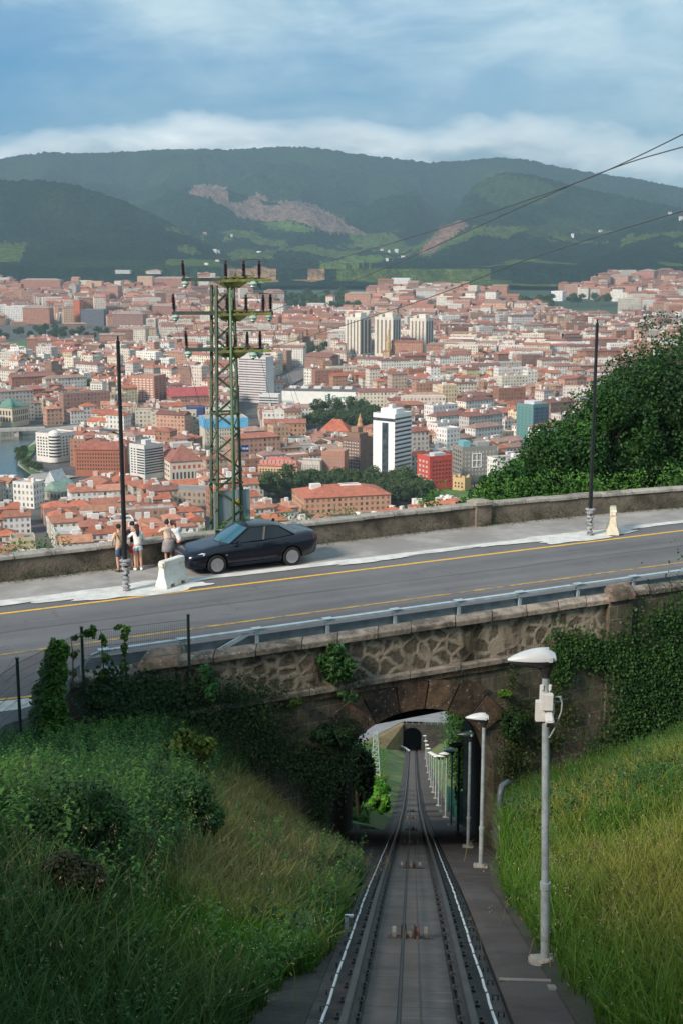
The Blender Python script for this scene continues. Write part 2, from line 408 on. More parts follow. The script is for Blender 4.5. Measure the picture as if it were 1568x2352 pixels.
tcx = mix_c(tnt, 1., ta, ramp(tnt, noise(tnt, .035, 8, .7, tg), .3, .72, (.3, .34, .4), (1.7, 1.6, 1.35)), 'MULTIPLY')
L(tnt, tcx, tb.inputs['Base Color']); tb.inputs['Roughness'].default_value = 1; tb.inputs['Specular IOR Level'].default_value = 0
bn = N(tnt, 'ShaderNodeBump'); bn.inputs['Strength'].default_value = 1; bn.inputs['Distance'].default_value = 30
L(tnt, noise(tnt, .05, 5, .65, tg), bn.inputs['Height']); L(tnt, bn.outputs[0], tb.inputs['Normal'])
struct(np_mesh('hills', V, Fc, terr_m, col=colr, smooth=True))

# ---------------------------------------------------------------- city floor and the slope down to it
gx = np.concatenate([np.linspace(-2600, -150, 40), np.linspace(-120, 120, 33), np.linspace(150, 2300, 36)])
gy = np.concatenate([np.linspace(56, 560, 60), np.linspace(580, 3700, 50)])
GX, GY = np.meshgrid(gx, gy, indexing='ij')
TRY = [-12, 0, 10.76, 19.79, 49.53, 79.73, 120, 160, 204.5, 260, 420, 520]
TRZ = [2.2, -2.34, -6.68, -10.3, -22.9, -35.35, -51, -65.5, -80.6, -99, -149, -152]
def ztrack(y): return float(np.interp(y, TRY, TRZ))
zc = np.interp(GY, [0, 430, 520, 1900, 2700, 3600, 4300], [-150, -150, -151.5, -151.5, -140.5, -116, -92])
zs = np.interp(GY, [0, 56, 120, 260, 420, 480], [-14, -25, -49, -99, -149, -152])
GZ = np.maximum(zc, np.where(GY < 480, zs-np.clip(1-np.abs(GX)/7, 0, 1)*1.2, -999)+np.where(GY < 400, np.clip(np.abs(GX)-8, 0, 20)*.12, 0))
GZ -= np.where((GY < 250) & (GX > -52) & (GX < 38), np.clip((250-GY)/20, 0, 1)*9, 0)
GZ += (vnoise(GX/6, GY/6, 2, 3)-.5)*np.where((GY < 480) & (np.abs(GX) > 6), 1.4, 0)
V = np.stack([GX, GY, GZ], -1).reshape(-1, 3); na, nb_ = GX.shape
i, j = np.meshgrid(np.arange(na-1), np.arange(nb_-1), indexing='ij'); a = (i*nb_+j).ravel()
Fc = np.stack([a, a+nb_, a+nb_+1, a+1], 1)
cm = (V[Fc[:, 0]]+V[Fc[:, 2]])/2
slope_green = np.array([.035, .075, .02]); street = np.array([.085, .082, .08])
w = (cm[:, 1] < 475)[:, None]
gc = np.where(w, slope_green*(.7+.6*vnoise(cm[:, 0]/5, cm[:, 1]/5, 4, 3)[:, None]), street)
gc = np.where((cm[:, 1] > 2750)[:, None], np.array([.022, .05, .02])*(.5+1.2*vnoise(cm[:, 0]/150, cm[:, 1]/150, 6, 3)[:, None]), gc)
gm, gnt, gb = new_mat('ground_cover')
ga = N(gnt, 'ShaderNodeAttribute', attribute_name='Col').outputs[0]
L(gnt, mix_c(gnt, 1., ga, ramp(gnt, noise(gnt, .09, 7, .7, gpos(gnt)), .3, .7, (.6, .6, .6), (1.4, 1.35, 1.3)), 'MULTIPLY'), gb.inputs['Base Color']); gb.inputs['Roughness'].default_value = .95
struct(np_mesh('ground', V, Fc, gm, col=gc, smooth=True))

# river and quays
zr = -150.6
def zpoly(name, pxpts, z, mat, thick=.0):
    mb = MB(); pts = [on_z(x, y, z) for x, y in pxpts]
    mb.add(pts, [tuple(range(len(pts)))]); return mb.build(name, mat)
water, wnt, wb = new_mat('river_water'); wb.inputs['Base Color'].default_value = (.05, .085, .085, 1); wb.inputs['Roughness'].default_value = .12
bn = N(wnt, 'ShaderNodeBump'); bn.inputs['Strength'].default_value = .25; bn.inputs['Distance'].default_value = .3; L(wnt, noise(wnt, .8, 4, .6, gpos(wnt)), bn.inputs['Height']); L(wnt, bn.outputs[0], wb.inputs['Normal'])
RIVER = [(-260, 1000), (0, 992), (88, 988), (78, 1012), (46, 1040), (38, 1068), (70, 1090), (60, 1098), (-300, 1110)]
struct(zpoly('river', RIVER, zr, water))
pave = M('pale_paving', (.30, .29, .27), .9, .2, .4, world=True)
struct(zpoly('quay', [(88, 986), (180, 975), (190, 985), (110, 1000), (92, 1015), (60, 1040), (56, 1066), (110, 1086), (180, 1094), (120, 1104), (62, 1098), (72, 1090), (40, 1068), (48, 1040), (80, 1012)], -150.45, pave))
lawn = M('lawn_grass', (.07, .13, .03), .95, .35, .08, world=True)
struct(zpoly('lawn', [(40, 1038), (84, 1018), (78, 1040), (60, 1060), (70, 1078), (96, 1086), (70, 1088), (46, 1066)], -150.3, lawn))
struct(zpoly('park_lawn', [(-100, 752), (120, 760), (250, 768), (255, 800), (100, 806), (-150, 800)], -149.3, lawn))
struct(zpoly('plaza', [(910, 1118), (1100, 1118), (1110, 1148), (960, 1152), (900, 1140)], -150.3, lawn))
yard = M('railway_ballast', (.16, .14, .13), .95, .3, .2, world=True)
struct(zpoly('railway_yard', [(640, 872), (690, 838), (740, 836), (735, 848), (700, 868), (668, 884), (640, 886)], -150.2, yard))

# ---------------------------------------------------------------- buildings
WALLC = [(.70, .62, .52), (.70, .66, .60), (.52, .40, .30), (.60, .46, .31), (.74, .72, .68), (.42, .22, .14), (.46, .27, .19), (.36, .17, .11), (.55, .50, .46), (.66, .60, .50), (.58, .36, .24), (.68, .56, .36), (.30, .17, .13)]
WALLN = ['cream', 'off-white', 'tan', 'ochre', 'white', 'brick', 'pinkish brick', 'dark brick', 'grey', 'pale cream', 'terracotta', 'yellow', 'brown']
WALLP = np.array([.15, .16, .08, .07, .17, .06, .07, .04, .08, .08, .04, .02, .02]); WALLP /= WALLP.sum()
ROOFC = [(.47, .155, .085), (.38, .15, .10), (.50, .23, .15), (.28, .13, .10), (.38, .24, .19), (.26, .26, .27), (.56, .54, .52)]
ROOFN = ['orange-red tiled', 'red tiled', 'light orange tiled', 'dark red tiled', 'brown tiled', 'grey flat', 'pale flat']
ROOFP = np.array([.16, .18, .13, .13, .13, .16, .11]); ROOFP /= ROOFP.sum()

def shell(C, a, b, w, d, h, roof='hip', rh=None, rcol=ROOFC[0], wcol=WALLC[0], uw=3.1, vh=3.2, over=.5, band=False):
    """walls and roof of one block; C = corner on the ground, a and b unit vectors along the two facades"""
    C = np.array(C, float); a = np.array([a[0], a[1], 0.]); b = np.array([b[0], b[1], 0.]); up = np.array([0, 0, 1.])
    if a[0]*b[1]-a[1]*b[0] < 0: a, b, w, d = b, a, d, w
    W_, Rf = MB(), MB()
    q = [C, C+a*w, C+a*w+b*d, C+b*d]; bot = [p-up*14 for p in q]; tp = [p+up*h for p in q]
    for k in range(4):
        l = w if k % 2 == 0 else d; n = max(1, round(l/uw)); m = max(1, round(h/vh)); e = 14/h*m
        k2 = (k+1) % 4
        W_.add([bot[k], bot[k2], tp[k2], tp[k]], [(0, 1, 2, 3)], 0, wcol, [[(0, -e), (n, -e), (n, m), (0, m)]])
    if roof == 'flat':
        t = .25
        W_.add(tp, [(0, 1, 2, 3)], 0, wcol, [[(0, 0)]*4])
        p = .9
        # parapet ring standing on the slab
        inn = [C+a*t+b*t, C+a*(w-t)+b*t, C+a*(w-t)+b*(d-t), C+a*t+b*(d-t)]
        o1 = [x_+up*(h+p) for x_ in q]; i1 = [x_+up*(h+p) for x_ in inn]; i0 = [x_+up*(h+.06) for x_ in inn]
        W_.add(tp+o1+i1+i0, [(0, 1, 5, 4), (1, 2, 6, 5), (2, 3, 7, 6), (3, 0, 4, 7), (4, 5, 9, 8), (5, 6, 10, 9), (6, 7, 11, 10), (7, 4, 8, 11), (8, 9, 13, 12), (9, 10, 14, 13), (10, 11, 15, 14), (11, 8, 12, 15)], 0, wcol, [[(0, 0)]*4]*12)
        Rf.add(i0, [(0, 1, 2, 3)], 0, rcol)
    else:
        rh = rh or min(w, d)*.27
        W_.add(tp, [(0, 1, 2, 3)], 0, wcol, [[(0, 0)]*4])
        o = over; e = [C-a*o-b*o, C+a*(w+o)-b*o, C+a*(w+o)+b*(d+o), C-a*o+b*(d+o)]
        e0 = [p+up*(h+.02) for p in e]; e = [p+up*(h+.3) for p in e]
        ins = min(w, d)/2 if roof == 'hip' else 0
        if w >= d: r0, r1 = C+a*ins+b*d/2, C+a*(w-ins)+b*d/2
        else: r0, r1 = C+a*w/2+b*ins, C+a*w/2+b*(d-ins)
        if roof == 'gable':
            if w >= d: r0 = r0-a*o; r1 = r1+a*o
            else: r0 = r0-b*o; r1 = r1+b*o
        r0 = r0+up*(h+rh); r1 = r1+up*(h+rh)
        fs = [(0, 1, 5, 4), (1, 2, 5), (2, 3, 4, 5), (3, 0, 4)] if w >= d else [(0, 1, 4), (1, 2, 5, 4), (2, 3, 5), (3, 0, 4, 5)]
        Rf.add(e+[r0, r1], fs, 0, rcol)
        Rf.add(e+e0, [(0, 1, 5, 4), (1, 2, 6, 5), (2, 3, 7, 6), (3, 0, 4, 7), (4, 5, 6, 7)], 0, tuple(.8*x_ for x_ in rcol))
    return W_, Rf

def text_mesh(name, body, size, mat, parent, origin, ex, ey, en, ext=.004, ax='CENTER'):
    cu = bpy.data.curves.new(name, 'FONT'); cu.body = body; cu.size = size; cu.extrude = ext; cu.align_x = ax; cu.align_y = 'CENTER'
    to = bpy.data.objects.new(name+'_tmp', cu); COL.objects.link(to); dg = bpy.context.evaluated_depsgraph_get(); me = bpy.data.meshes.new_from_object(to.evaluated_get(dg)); bpy.data.objects.remove(to)
    Mt = Matrix(((ex[0], ey[0], en[0], origin[0]), (ex[1], ey[1], en[1], origin[1]), (ex[2], ey[2], en[2], origin[2]), (0, 0, 0, 1)))
    me.transform(parent.matrix_basis.inverted() @ Mt); me.materials.clear(); me.materials.append(mat)
    o = bpy.data.objects.new(name, me); COL.objects.link(o); o.parent = parent; return o
LMARK = []      # landmarks: name phrase, centre px, footprint circle
LMVIS = []      # pixel span and visible foot of each landmark
EXCL = []       # circles kept clear (x, y, r)
def zground(x, y):
    r_ = math.hypot(x, y); z = zcity(y)
    if r_ > 3500:
        ia = int(np.clip(np.searchsorted(azs, math.atan2(x, y)), 0, naz-1)); ir = int(np.clip(np.searchsorted(rs, r_), 0, nr-1)); z = max(z if y < 3700 else -999, Z[ia, ir])
    return z
def ground_hit(px, py):
    d = ray(px, py); d = d/math.hypot(d[0], d[1])
    for rr in np.arange(1500, 6500, 10.):
        p = d*rr
        if zground(p[0], p[1]) >= p[2]: p[2] = zground(p[0], p[1]); return p
    return d*4300
def place(xc, yb, yt, fpx, spx, th, side=1, gz=None):
    C = on_z(xc, yb, -150.8 if gz is None else gz)
    r0 = math.hypot(C[0], C[1])
    if gz is None and r0 > 1900:
        C = ground_hit(xc, yb); r0 = math.hypot(C[0], C[1])
    v = C[:2]/r0; rgt = np.array([v[1], -v[0]]); th = R(th)
    D = C@FW
    if side > 0: a = -rgt*math.cos(th)+v*math.sin(th); b = rgt*math.sin(th)+v*math.cos(th)
    else: a = rgt*math.cos(th)+v*math.sin(th); b = -rgt*math.sin(th)+v*math.cos(th)
    w = fpx*D/F/math.cos(th); d = spx*D/F/max(.12, math.sin(th))
    h = at_r(xc, yt, r0)[2]-C[2]+(6 if r0 > 3500 else 0)
    return C, a, b, w, d, h
def landmark(name, label, phrase, cat, pl, roof='flat', rcol=(.42, .41, .39), wcol=(.7, .68, .64), wall_mat=None, uw=3.1, vh=3.2, clear=1., rh=None):
    C, a, b, w, d, h = pl
    t = thing(name, label, cat, C)
    W_, Rf = shell(C, a, b, w, d, h, roof, rh, rcol, wcol, uw, vh)
    W_.build('wall', wall_mat or FACADE, t); Rf.build('roof', ROOF, t)
    ctr = C[:2]+np.array(a)*w/2+np.array(b)*d/2
    nn = max(1, int(round(max(w, d)/max(8, min(w, d)))))
    for k in range(nn):
        f = (k+.5)/nn
        c2 = C[:2]+(np.array(a)*w*f+np.array(b)*d/2 if w >= d else np.array(a)*w/2+np.array(b)*d*f)
        EXCL.append((c2[0], c2[1], (min(w, d)/2*1.15+5)*clear))
    px, py, _ = proj((ctr[0], ctr[1], C[2]+h)); LMARK.append((phrase, px, py+8))
    cps = [proj(C+np.array([*(np.array(a)*w*i_+np.array(b)*d*j_), 0]))for i_ in (0, 1) for j_ in (0, 1)]; fy = proj(C)
    LMVIS.append((min(q[0] for q in cps), max(q[0] for q in cps), fy[1], fy[2]))
    return t, dict(C=C, a=np.array([*a, 0.]), b=np.array([*b, 0.]), w=w, d=d, h=h)
UPV = np.array([0, 0, 1.])
def face_of(g, which):
    """origin, horizontal direction, outward normal, length of the near (a) or side (b) facade"""
    if which == 'a': return g['C'], g['a'], -g['b'], g['w']
    return g['C'], g['b'], -g['a'], g['d']
def windows(t, g, which, rows, cols, z0=3., z1=None, m0=.06, m1=.06, ww=.5, wh=.55, name='window', mat=None, proud=.12, only=None):
    """a grid of separate window objects which share one mesh"""
    P0, u_, n_, ln = face_of(g, which); z1 = z1 or g['h']-1.5
    cw = ln*(1-m0-m1)/cols; ch = (z1-z0)/rows
    mb = MB(); W2, H2 = cw*ww/2, ch*wh/2
    Mt = Matrix(((u_[0], n_[0], 0), (u_[1], n_[1], 0), (0, 0, 1)))
    mb.box((0, 0, 0), (W2*2, .24, H2*2), M=Mt)
    first = None; cnt = 0
    for r_ in range(rows):
        for c_ in range(cols):
            if only and not only(r_, c_): continue
            p = P0+u_*(ln*m0+cw*(c_+.5))+UPV*(z0+ch*(r_+.5))-n_*0+n_*(proud-.12)
            if first is None:
                o = mb.build(name, mat or GLASSY, None); first = o
            else:
                o = first.copy(); COL.objects.link(o)
            o.location = Vector(p)-Vector(t.location); o.parent = t; cnt += 1
            if cnt >= 100: return
def bands(t, g, which, rows, z0=3., z1=None, m0=.02, m1=.02, frac=.45, name='window_band', mat=None, proud=.14):
    windows(t, g, which, rows, 1, z0, z1, m0, m1, 1., frac, name, mat, proud)
def box_on(t, g, fa, fb, wa, wb, hh, name='roof_house', col=(.6, .58, .55), dz=0.):
    """a block standing on the roof: centre at fractions fa, fb of the plan"""
    c = g['C']+g['a']*g['w']*fa+g['b']*g['d']*fb+UPV*(g['h']+hh/2+.1+dz)
    Mt = Matrix(((g['a'][0], g['b'][0], 0), (g['a'][1], g['b'][1], 0), (0, 0, 1)))
    mb = MB(); mb.box(c, (wa, wb, hh), M=Mt, col=col); return mb.build(name, FACADE_PLAIN, t)

# --- named buildings
white = (.80, .80, .79)
t, g = landmark('hotel_tower', 'tall white slab tower with a dark glass strip down its front face', 'the white slab tower', 'tower', place(905, 1112, 955, 50, 39, 34), 'flat', (.6, .6, .6), white, FACADE_PLAIN)
windows(t, g, 'a', 1, 1, 6, g['h']-5, .30, .42, 1., 1., 'glazing_strip', proud=.2)
bands(t, g, 'a', 1, g['h']-4.6, g['h']-1.4, .0, .0, .6)
bands(t, g, 'b', 13, 7, g['h']-1, 0, .04, .42)
box_on(t, g, .5, .5, g['w']*.7, g['d']*.5, 3.4, col=white); box_on(t, g, .45, .4, 3, 4, 6, 'chimney', (.6, .6, .6))
C = g['C']; mb = MB(); mb.box(C+g['a']*g['w']*.5+g['b']*g['d']*.5+UPV*2.2, (g['w']*1.35, g['d']*1.15, 4.4), M=Matrix(((g['a'][0], g['b'][0], 0), (g['a'][1], g['b'][1], 0), (0, 0, 1))), col=(.12, .13, .14)); mb.build('podium', FACADE_PLAIN, t)

t, g = landmark('red_cube_building', 'bright red block with small square windows in front of the plaza', 'the red cube block', 'office building', place(985, 1128, 1052, 29, 52, 58), 'flat', (.36, .34, .35), (.50, .07, .045), FACADE_PLAIN)
windows(t, g, 'a', 5, 3, 4, None, .1, .1, .5, .5, mat=M('pale_window', (.5, .45, .42), .3, .1)); windows(t, g, 'b', 6, 6, 4, None, .08, .05, .42, .4, mat=M('dim_red_window', (.10, .03, .03), .3, .1))
box_on(t, g, .3, .5, 6, 8, 2.2, col=(.5, .5, .52))
t, g = landmark('government_building', 'grey stone office palace with blue-green roof lantern behind the red block', 'the grey stone office palace', 'office building', place(1060, 1106, 1030, 24, 78, 68), 'flat', (.22, .30, .31), (.25, .24, .21), FACADE_PLAIN)
windows(t, g, 'b', 6, 9, 3, None, .04, .04, .4, .45, mat=M('pale_window_pane', (.42, .43, .42), .3, .1)); windows(t, g, 'a', 6, 4, 3, None, .08, .08, .45, .45)
c = g['C']+g['b']*g['d']*.42-g['a']*.25+UPV*g['h']*.62; mb = MB(); Mt = Matrix(((g['b'][0], -g['a'][0], 0), (g['b'][1], -g['a'][1], 0), (0, 0, 1)))
for q in (-1, 0, 1): mb.box(c+g['b']*q*3, (.5, .3, 9.3), M=Mt, col=white); mb.box(c+UPV*q*4.4-g['a']*.04, (6.6, .3, .5), M=Mt, col=white)
mb.build('emblem_window', FACADE_PLAIN, t); box_on(t, g, .5, .2, g['w']*.5, g['d']*.2, 3.6, 'roof_lantern', (.16, .38, .42)); box_on(t, g, .5, .7, g['w']*.4, g['d']*.35, 2.6, col=(.30, .31, .30))
t, g = landmark('glass_office_tower', 'green glass office tower with a darker blue side beside the dark trees', 'the green glass tower', 'tower', place(1221, 1030, 932, 38, 36, 44), 'flat', (.4, .42, .43), (.13, .24, .24), FACADE_PLAIN)
windows(t, g, 'a', 13, 4, 1, None, .03, .05, .86, .8, 'glass_panel', M('green_glass', (.10, .22, .21), .2, .3, .2)); windows(t, g, 'b', 11, 3, 1, None, .03, .03, .9, .84, 'glass_panel', M('blue_glass', (.055, .10, .16), .12, .4, .1))
box_on(t, g, .5, .5, g['w']*.6, g['d']*.5, 2.4, col=(.55, .55, .55))
for nm, xc, yt, fp, sp_, th, lb, ph in [('a', 826, 730, 34, 26, 35, 'cream twin tower with a brown ribbed side, leftmost of the three high towers', 'the leftmost high tower'),
        ('b', 901, 730, 42, 18, 28, 'broad white twin tower with a dark side, middle of the three high towers', 'the middle high tower'), ('c', 976, 733, 37, 18, 28, 'white tower with brown window columns, rightmost of the three high towers', 'the rightmost high tower')]:
    yb = 820 if nm != 'c' else 812
    t, g = landmark('tower_block', lb, ph, 'tower', place(xc, yb, yt, fp, sp_, th), 'flat', (.5, .47, .43), (.66, .62, .54), FACADE_PLAIN)
    windows(t, g, 'a', 1, 4, 4, g['h']-3, .06, .06, .42, 1., 'window_column', M('brown_bay', (.20, .145, .11), .6, .4, .5)); windows(t, g, 'b', 1, 3, 4, g['h']-3, .03, .03, .62, 1., 'window_column', M('dark_bay', (.12, .09, .08), .6, .4, .5))
    box_on(t, g, .35, .5, g['w']*.4, g['d']*.5, 6, col=(.7, .66, .58)); box_on(t, g, .8, .5, g['w']*.2, g['d']*.5, 4, col=(.6, .56, .48))
t, g = landmark('slab_tower', 'wide pale slab tower with brown window bands behind the pylon', 'the banded slab tower', 'tower', place(612, 925, 822, 62, 18, 30), 'flat', (.45, .44, .43), (.60, .59, .58), FACADE_PLAIN)
bands(t, g, 'a', 17, 1, g['h']-1, .0, .0, .42, mat=M('purple_brown_glass', (.14, .09, .10), .35, .5, .4))
box_on(t, g, .7, .5, g['w']*.3, g['d']*.5, 3, col=(.5, .5, .5))
t, g = landmark('annex_block', 'low pale annex with grey window bands at the foot of the slab tower', 'the banded annex', 'office building', place(640, 932, 908, 45, 6, 15), 'flat', (.5, .5, .5), (.62, .61, .6), FACADE_PLAIN); bands(t, g, 'a', 3, 1, None, .02, .02, .45)
t, g = landmark('department_store', 'long low white department store with dark recess and green sign', 'the long white department store', 'shop building', place(822, 929, 903, 176, 10, 8), 'flat', (.36, .36, .35), (.80, .79, .75), FACADE_PLAIN)
box_on(t, g, .5, .5, g['w']*.96, g['d']*.6, 2.6, 'roof_deck', (.13, .12, .12)); windows(t, g, 'a', 1, 1, 0, g['h']-.5, .36, .61, 1., .9, 'dark_recess')
for f in (.15, .3, .55, .72, .88): box_on(t, g, f, .45, 7, 9, 4.4, 'roof_house', (.62, .62, .6))
sg_o = g['C']+g['a']*g['w']*.17+UPV*g['h']*.55-g['b']*.3
text_mesh('sign', 'El Corte Inglés', 6.4, M('green_sign', (.01, .16, .08), .5, .1), t, sg_o, -g['a'], UPV, -g['b'], .1)
t, g = landmark('brick_apartment_slab', 'brown and cream high apartment slab left of the pylon', 'the brown high apartment slab', 'apartment block', place(356, 922, 866, 54, 28, 30), 'flat', (.42, .28, .22), (.42, .20, .14), FACADE_PLAIN)
windows(t, g, 'a', 9, 6, 1, None, .04, .04, .62, .55, mat=M('cream_balcony', (.62, .52, .44), .7, .4, .3)); windows(t, g, 'b', 9, 3, 1, None, .05, .05, .4, .5)
t, g = landmark('modern_balcony_block', 'pale grey block with long dark balcony bands right of the left lamp post', 'the pale balcony block', 'apartment block', place(334, 1102, 1026, 34, 44, 50), 'flat', (.36, .36, .37), (.62, .60, .56), FACADE_PLAIN)
C_ = g['C']
bands(t, g, 'a', 10, 3, None, .02, .5, .5); windows(t, g, 'a', 10, 2, 3, None, .55, .05, .5, .45); bands(t, g, 'b', 10, 3, None, .03, .03, .5)
box_on(t, g, .5, .5, g['w']*.3, g['d']*.3, 3)
t, g = landmark('brick_quay_building', 'long red brick building with rows of arched windows beside the left lamp post', 'the long red brick block', 'building', place(288, 1092, 1034, 112, 8, 12), 'hip', (.36, .13, .09), (.38, .13, .07), FACADE_PLAIN, rh=5)
windows(t, g, 'a', 5, 18, 3, None, .02, .02, .42, .5)
t, g = landmark('round_corner_building', 'white apartment house with rounded corner facing the river quay', 'the white round-corner house', 'apartment block', place(128, 1062, 1000, 42, 48, 45), 'flat', (.5, .46, .42), (.68, .65, .60), FACADE_PLAIN)
windows(t, g, 'a', 7, 6, 3, None, .05, .05, .5, .5); windows(t, g, 'b', 7, 6, 3, None, .05, .05, .5, .5)
mb = MB(); c = g['C']+(g['a']+g['b'])*1.8; mb.lathe([(4.0, 0), (4.0, g['h']+1.5), (3.6, g['h']+2.2), (1.6, g['h']+3.2), (.2, g['h']+3.4)], c, 18, col=(.68, .65, .6)); mb.build('corner_turret', FACADE_PLAIN, t, smooth=True, angle=40)
for k in range(7):
    mb = MB(); mb.lathe([(4.04, 0), (4.06, .1), (4.06, 1.1), (4.04, 1.2)], c+UPV*(3.6+k*(g['h']-3)/7), 18, col=(.1, .1, .1)); mb.build('window_band', GLASSY, t, smooth=True, angle=40)
t, g = landmark('columned_palace', 'cream palace with red panels, arches and low tiled roof left of the pylon', 'the cream palace', 'palace', place(392, 1104, 1062, 76, 26, 14, side=-1), 'hip', (.36, .15, .11), (.66, .58, .48), FACADE_PLAIN, rh=10)
windows(t, g, 'a', 1, 6, 7, g['h']-2, .05, .05, .45, .75, 'red_panel', M('red_panel', (.45, .09, .06), .7, .1)); windows(t, g, 'a', 1, 8, .5, 5.5, .04, .04, .45, .85, 'arch_opening'); windows(t, g, 'b', 3, 6, 1, None, .05, .05, .4, .5)
c = g['C']+g['a']*g['w']*.5+g['b']*g['d']*.5+UPV*(g['h']+9); mb = MB(); mb.box(c, (12, 8, 3), math.atan2(g['a'][1], g['a'][0]), col=(.5, .48, .46)); mb.build('skylight', FACADE_PLAIN, t)
t, g = landmark('theatre', 'pale stone theatre with green domed roof by the river at the left edge', 'the domed theatre', 'theatre', place(30, 980, 938, 44, 38, 38), 'hip', (.16, .30, .24), (.58, .50, .36), FACADE_PLAIN, rh=7)
windows(t, g, 'a', 2, 6, 3, None, .05, .05, .5, .7); windows(t, g, 'b', 2, 8, 3, None, .05, .05, .45, .7)
for fa in (.15, .85):
    mb = MB(); c = g['C']+g['a']*g['w']*fa+g['b']*3+UPV*g['h']; mb.lathe([(3.2, 0), (3.2, 2), (3, 3.6), (2.1, 5.2), (.8, 6.2), (.2, 8)], c, 12, col=(.14, .30, .23)); mb.build('dome', ROOF, t, smooth=True, angle=40)
t, g = landmark('pale_tower_house', 'narrow white tower house with two columns of windows left of centre', 'the narrow white tower house', 'apartment block', place(237, 932, 880, 27, 10, 20), 'hip', (.55, .4, .32), (.74, .70, .62), FACADE_PLAIN)
windows(t, g, 'a', 8, 4, 1, None, .08, .08, .4, .5)
t, g = landmark('stepped_brown_block', 'dark brown stepped apartment block just left of the white slab tower', 'the dark stepped block', 'apartment block', place(826, 1092, 1010, 40, 28, 38), 'flat', (.20, .13, .11), (.20, .12, .09), FACADE)
box_on(t, g, .5, .5, g['w']*.7, g['d']*.7, 3.5, 'upper_storey', (.24, .14, .10)); box_on(t, g, .6, .6, g['w']*.4, g['d']*.4, 3.5, 'upper_storey', (.3, .17, .12), dz=3.6)
windows(t, g, 'a', 9, 6, 3, None, .05, .05, .55, .4, 'balcony', M('pale_balcony', (.45, .40, .36), .8, .3))
t, g = landmark('domed_market', 'low building with a broad red tiled dome roof left of the park', 'the red domed hall', 'building', place(800, 1000, 992, 66, 10, 12), 'hip', (.52, .16, .09), (.5, .36, .26), None, rh=9)
t, g = landmark('church_spire', 'ochre brick church spire standing in front of the dark park trees', 'the church spire', 'church', place(829, 1012, 992, 11, 5, 25), 'hip', (.45, .2, .12), (.45, .26, .12), FACADE, rh=1)
mb = MB(); c = g['C']+g['a']*g['w']*.5+g['b']*g['d']*.5+UPV*(g['h']+.5); mb.lathe([(2.4, 0), (2.4, 5), (1.7, 6), (1.7, 9), (.9, 10.5), (.15, 14)], c, 8, col=(.5, .28, .13)); mb.build('spire', FACADE_PLAIN, t)
t, g = landmark('twin_spired_church', 'yellow stone church with pointed tower before the high towers', 'the pointed yellow church', 'church', place(893, 822, 808, 16, 10, 30), 'gable', (.4, .2, .13), (.50, .36, .18), FACADE)
mb = MB(); c = g['C']+g['a']*g['w']*.3+g['b']*3+UPV*g['h']*.6
mb.lathe([(3.5, 0), (3.4, 16), (2.6, 17), (2.4, 22), (.2, 34)], c, 8, col=(.5, .36, .18)); mb.build('bell_tower', FACADE_PLAIN, t)
t, g = landmark('bay_window_terrace', 'long ochre terrace with dark glazed bays and pink roof right of the pylon', 'the ochre bay-window terrace', 'apartment block', place(683, 1116, 1072, 90, 10, 12), 'hip', (.55, .19, .15), (.60, .40, .24), FACADE_PLAIN, rh=5)
windows(t, g, 'a', 5, 13, 3, None, .03, .03, .45, .62); windows(t, g, 'b', 5, 3, 3, None, .1, .1, .4, .5)
for k in range(9): box_on(t, g, .08+k*.105, .18, 2.2, 2.6, 3.2, 'dormer', (.6, .3, .25))
for nm, x0, yb, yt, fp, sp_, th, wc, lb, ph in [('a', 735, 1104, 1062, 50, 8, 12, (.58, .52, .46), 'white terrace house with grey bays between ochre terrace and brick block', 'the white bayed terrace'), ('b', 790, 1102, 1040, 52, 10, 14, (.42, .20, .13), 'orange brick apartment block with white balconies near the stepped block', 'the orange brick block')]:
    t, g = landmark('terrace_block', lb, ph, 'apartment block', place(x0, yb, yt, fp, sp_, th), 'flat', (.42, .38, .35), wc, FACADE_PLAIN); windows(t, g, 'a', 6, 8, 3, None, .04, .04, .5, .5, mat=M('mixed_window', (.2, .2, .2), .4, .5, .3))
t, g = landmark('scaffolded_block', 'block wrapped in light blue sheeting along its top storeys', 'the light blue wrapped block', 'building', place(472, 1036, 965, 12, 100, 80), 'flat', (.45, .45, .45), (.56, .50, .42), FACADE_PLAIN)
windows(t, g, 'b', 5, 16, 2, g['h']*.72, .04, .04, .3, .4); windows(t, g, 'b', 1, 1, g['h']*.72, g['h']+1, .0, .0, 1., 1., 'blue_sheeting', M('blue_sheeting', (.13, .42, .66), .6, .2, .2), proud=.35); windows(t, g, 'a', 1, 1, g['h']*.72, g['h']+1, .0, .0, 1., 1., 'blue_sheeting', M('blue_sheet_side', (.12, .38, .6), .6, .2, .2), proud=.35)
t, g = landmark('blue_netted_block', 'building behind deep blue scaffold netting left of the pylon', 'the deep blue netted building', 'building', place(468, 962, 938, 46, 8, 12), 'flat', (.15, .15, .2), (.035, .06, .18), FACADE_PLAIN); bands(t, g, 'a', 4, 1, None, .02, .02, .2, 'scaffold_deck', M('dark_blue_deck', (.02, .03, .09), .7, .2))
for k, (x0, yb, yt, fp, sp_, lb) in enumerate([(983, 1134, 1112, 16, 8, 'ruined yellow stone gatehouse left of the plaza'), (960, 1130, 1098, 6, 6, 'slender yellow stone gate tower left of the red block'), (1066, 1130, 1102, 28, 14, 'crenellated yellow stone gatehouse on the plaza')]):
    t, g = landmark('stone_gatehouse', lb, 'the yellow gatehouse' if k == 2 else 'the small yellow gatehouse', 'gatehouse', place(x0, yb, yt, fp, sp_, 30), 'flat', (.4, .3, .2), (.56, .40, .20), FACADE_PLAIN, clear=1.4)
    windows(t, g, 'a', 2, 3, 2, None, .1, .1, .4, .6)
    for f in ((0.12, .12), (.88, .12), (.12, .88), (.88, .88)): box_on(t, g, f[0], f[1], 1.6, 1.6, 2., 'turret', (.56, .40, .2))
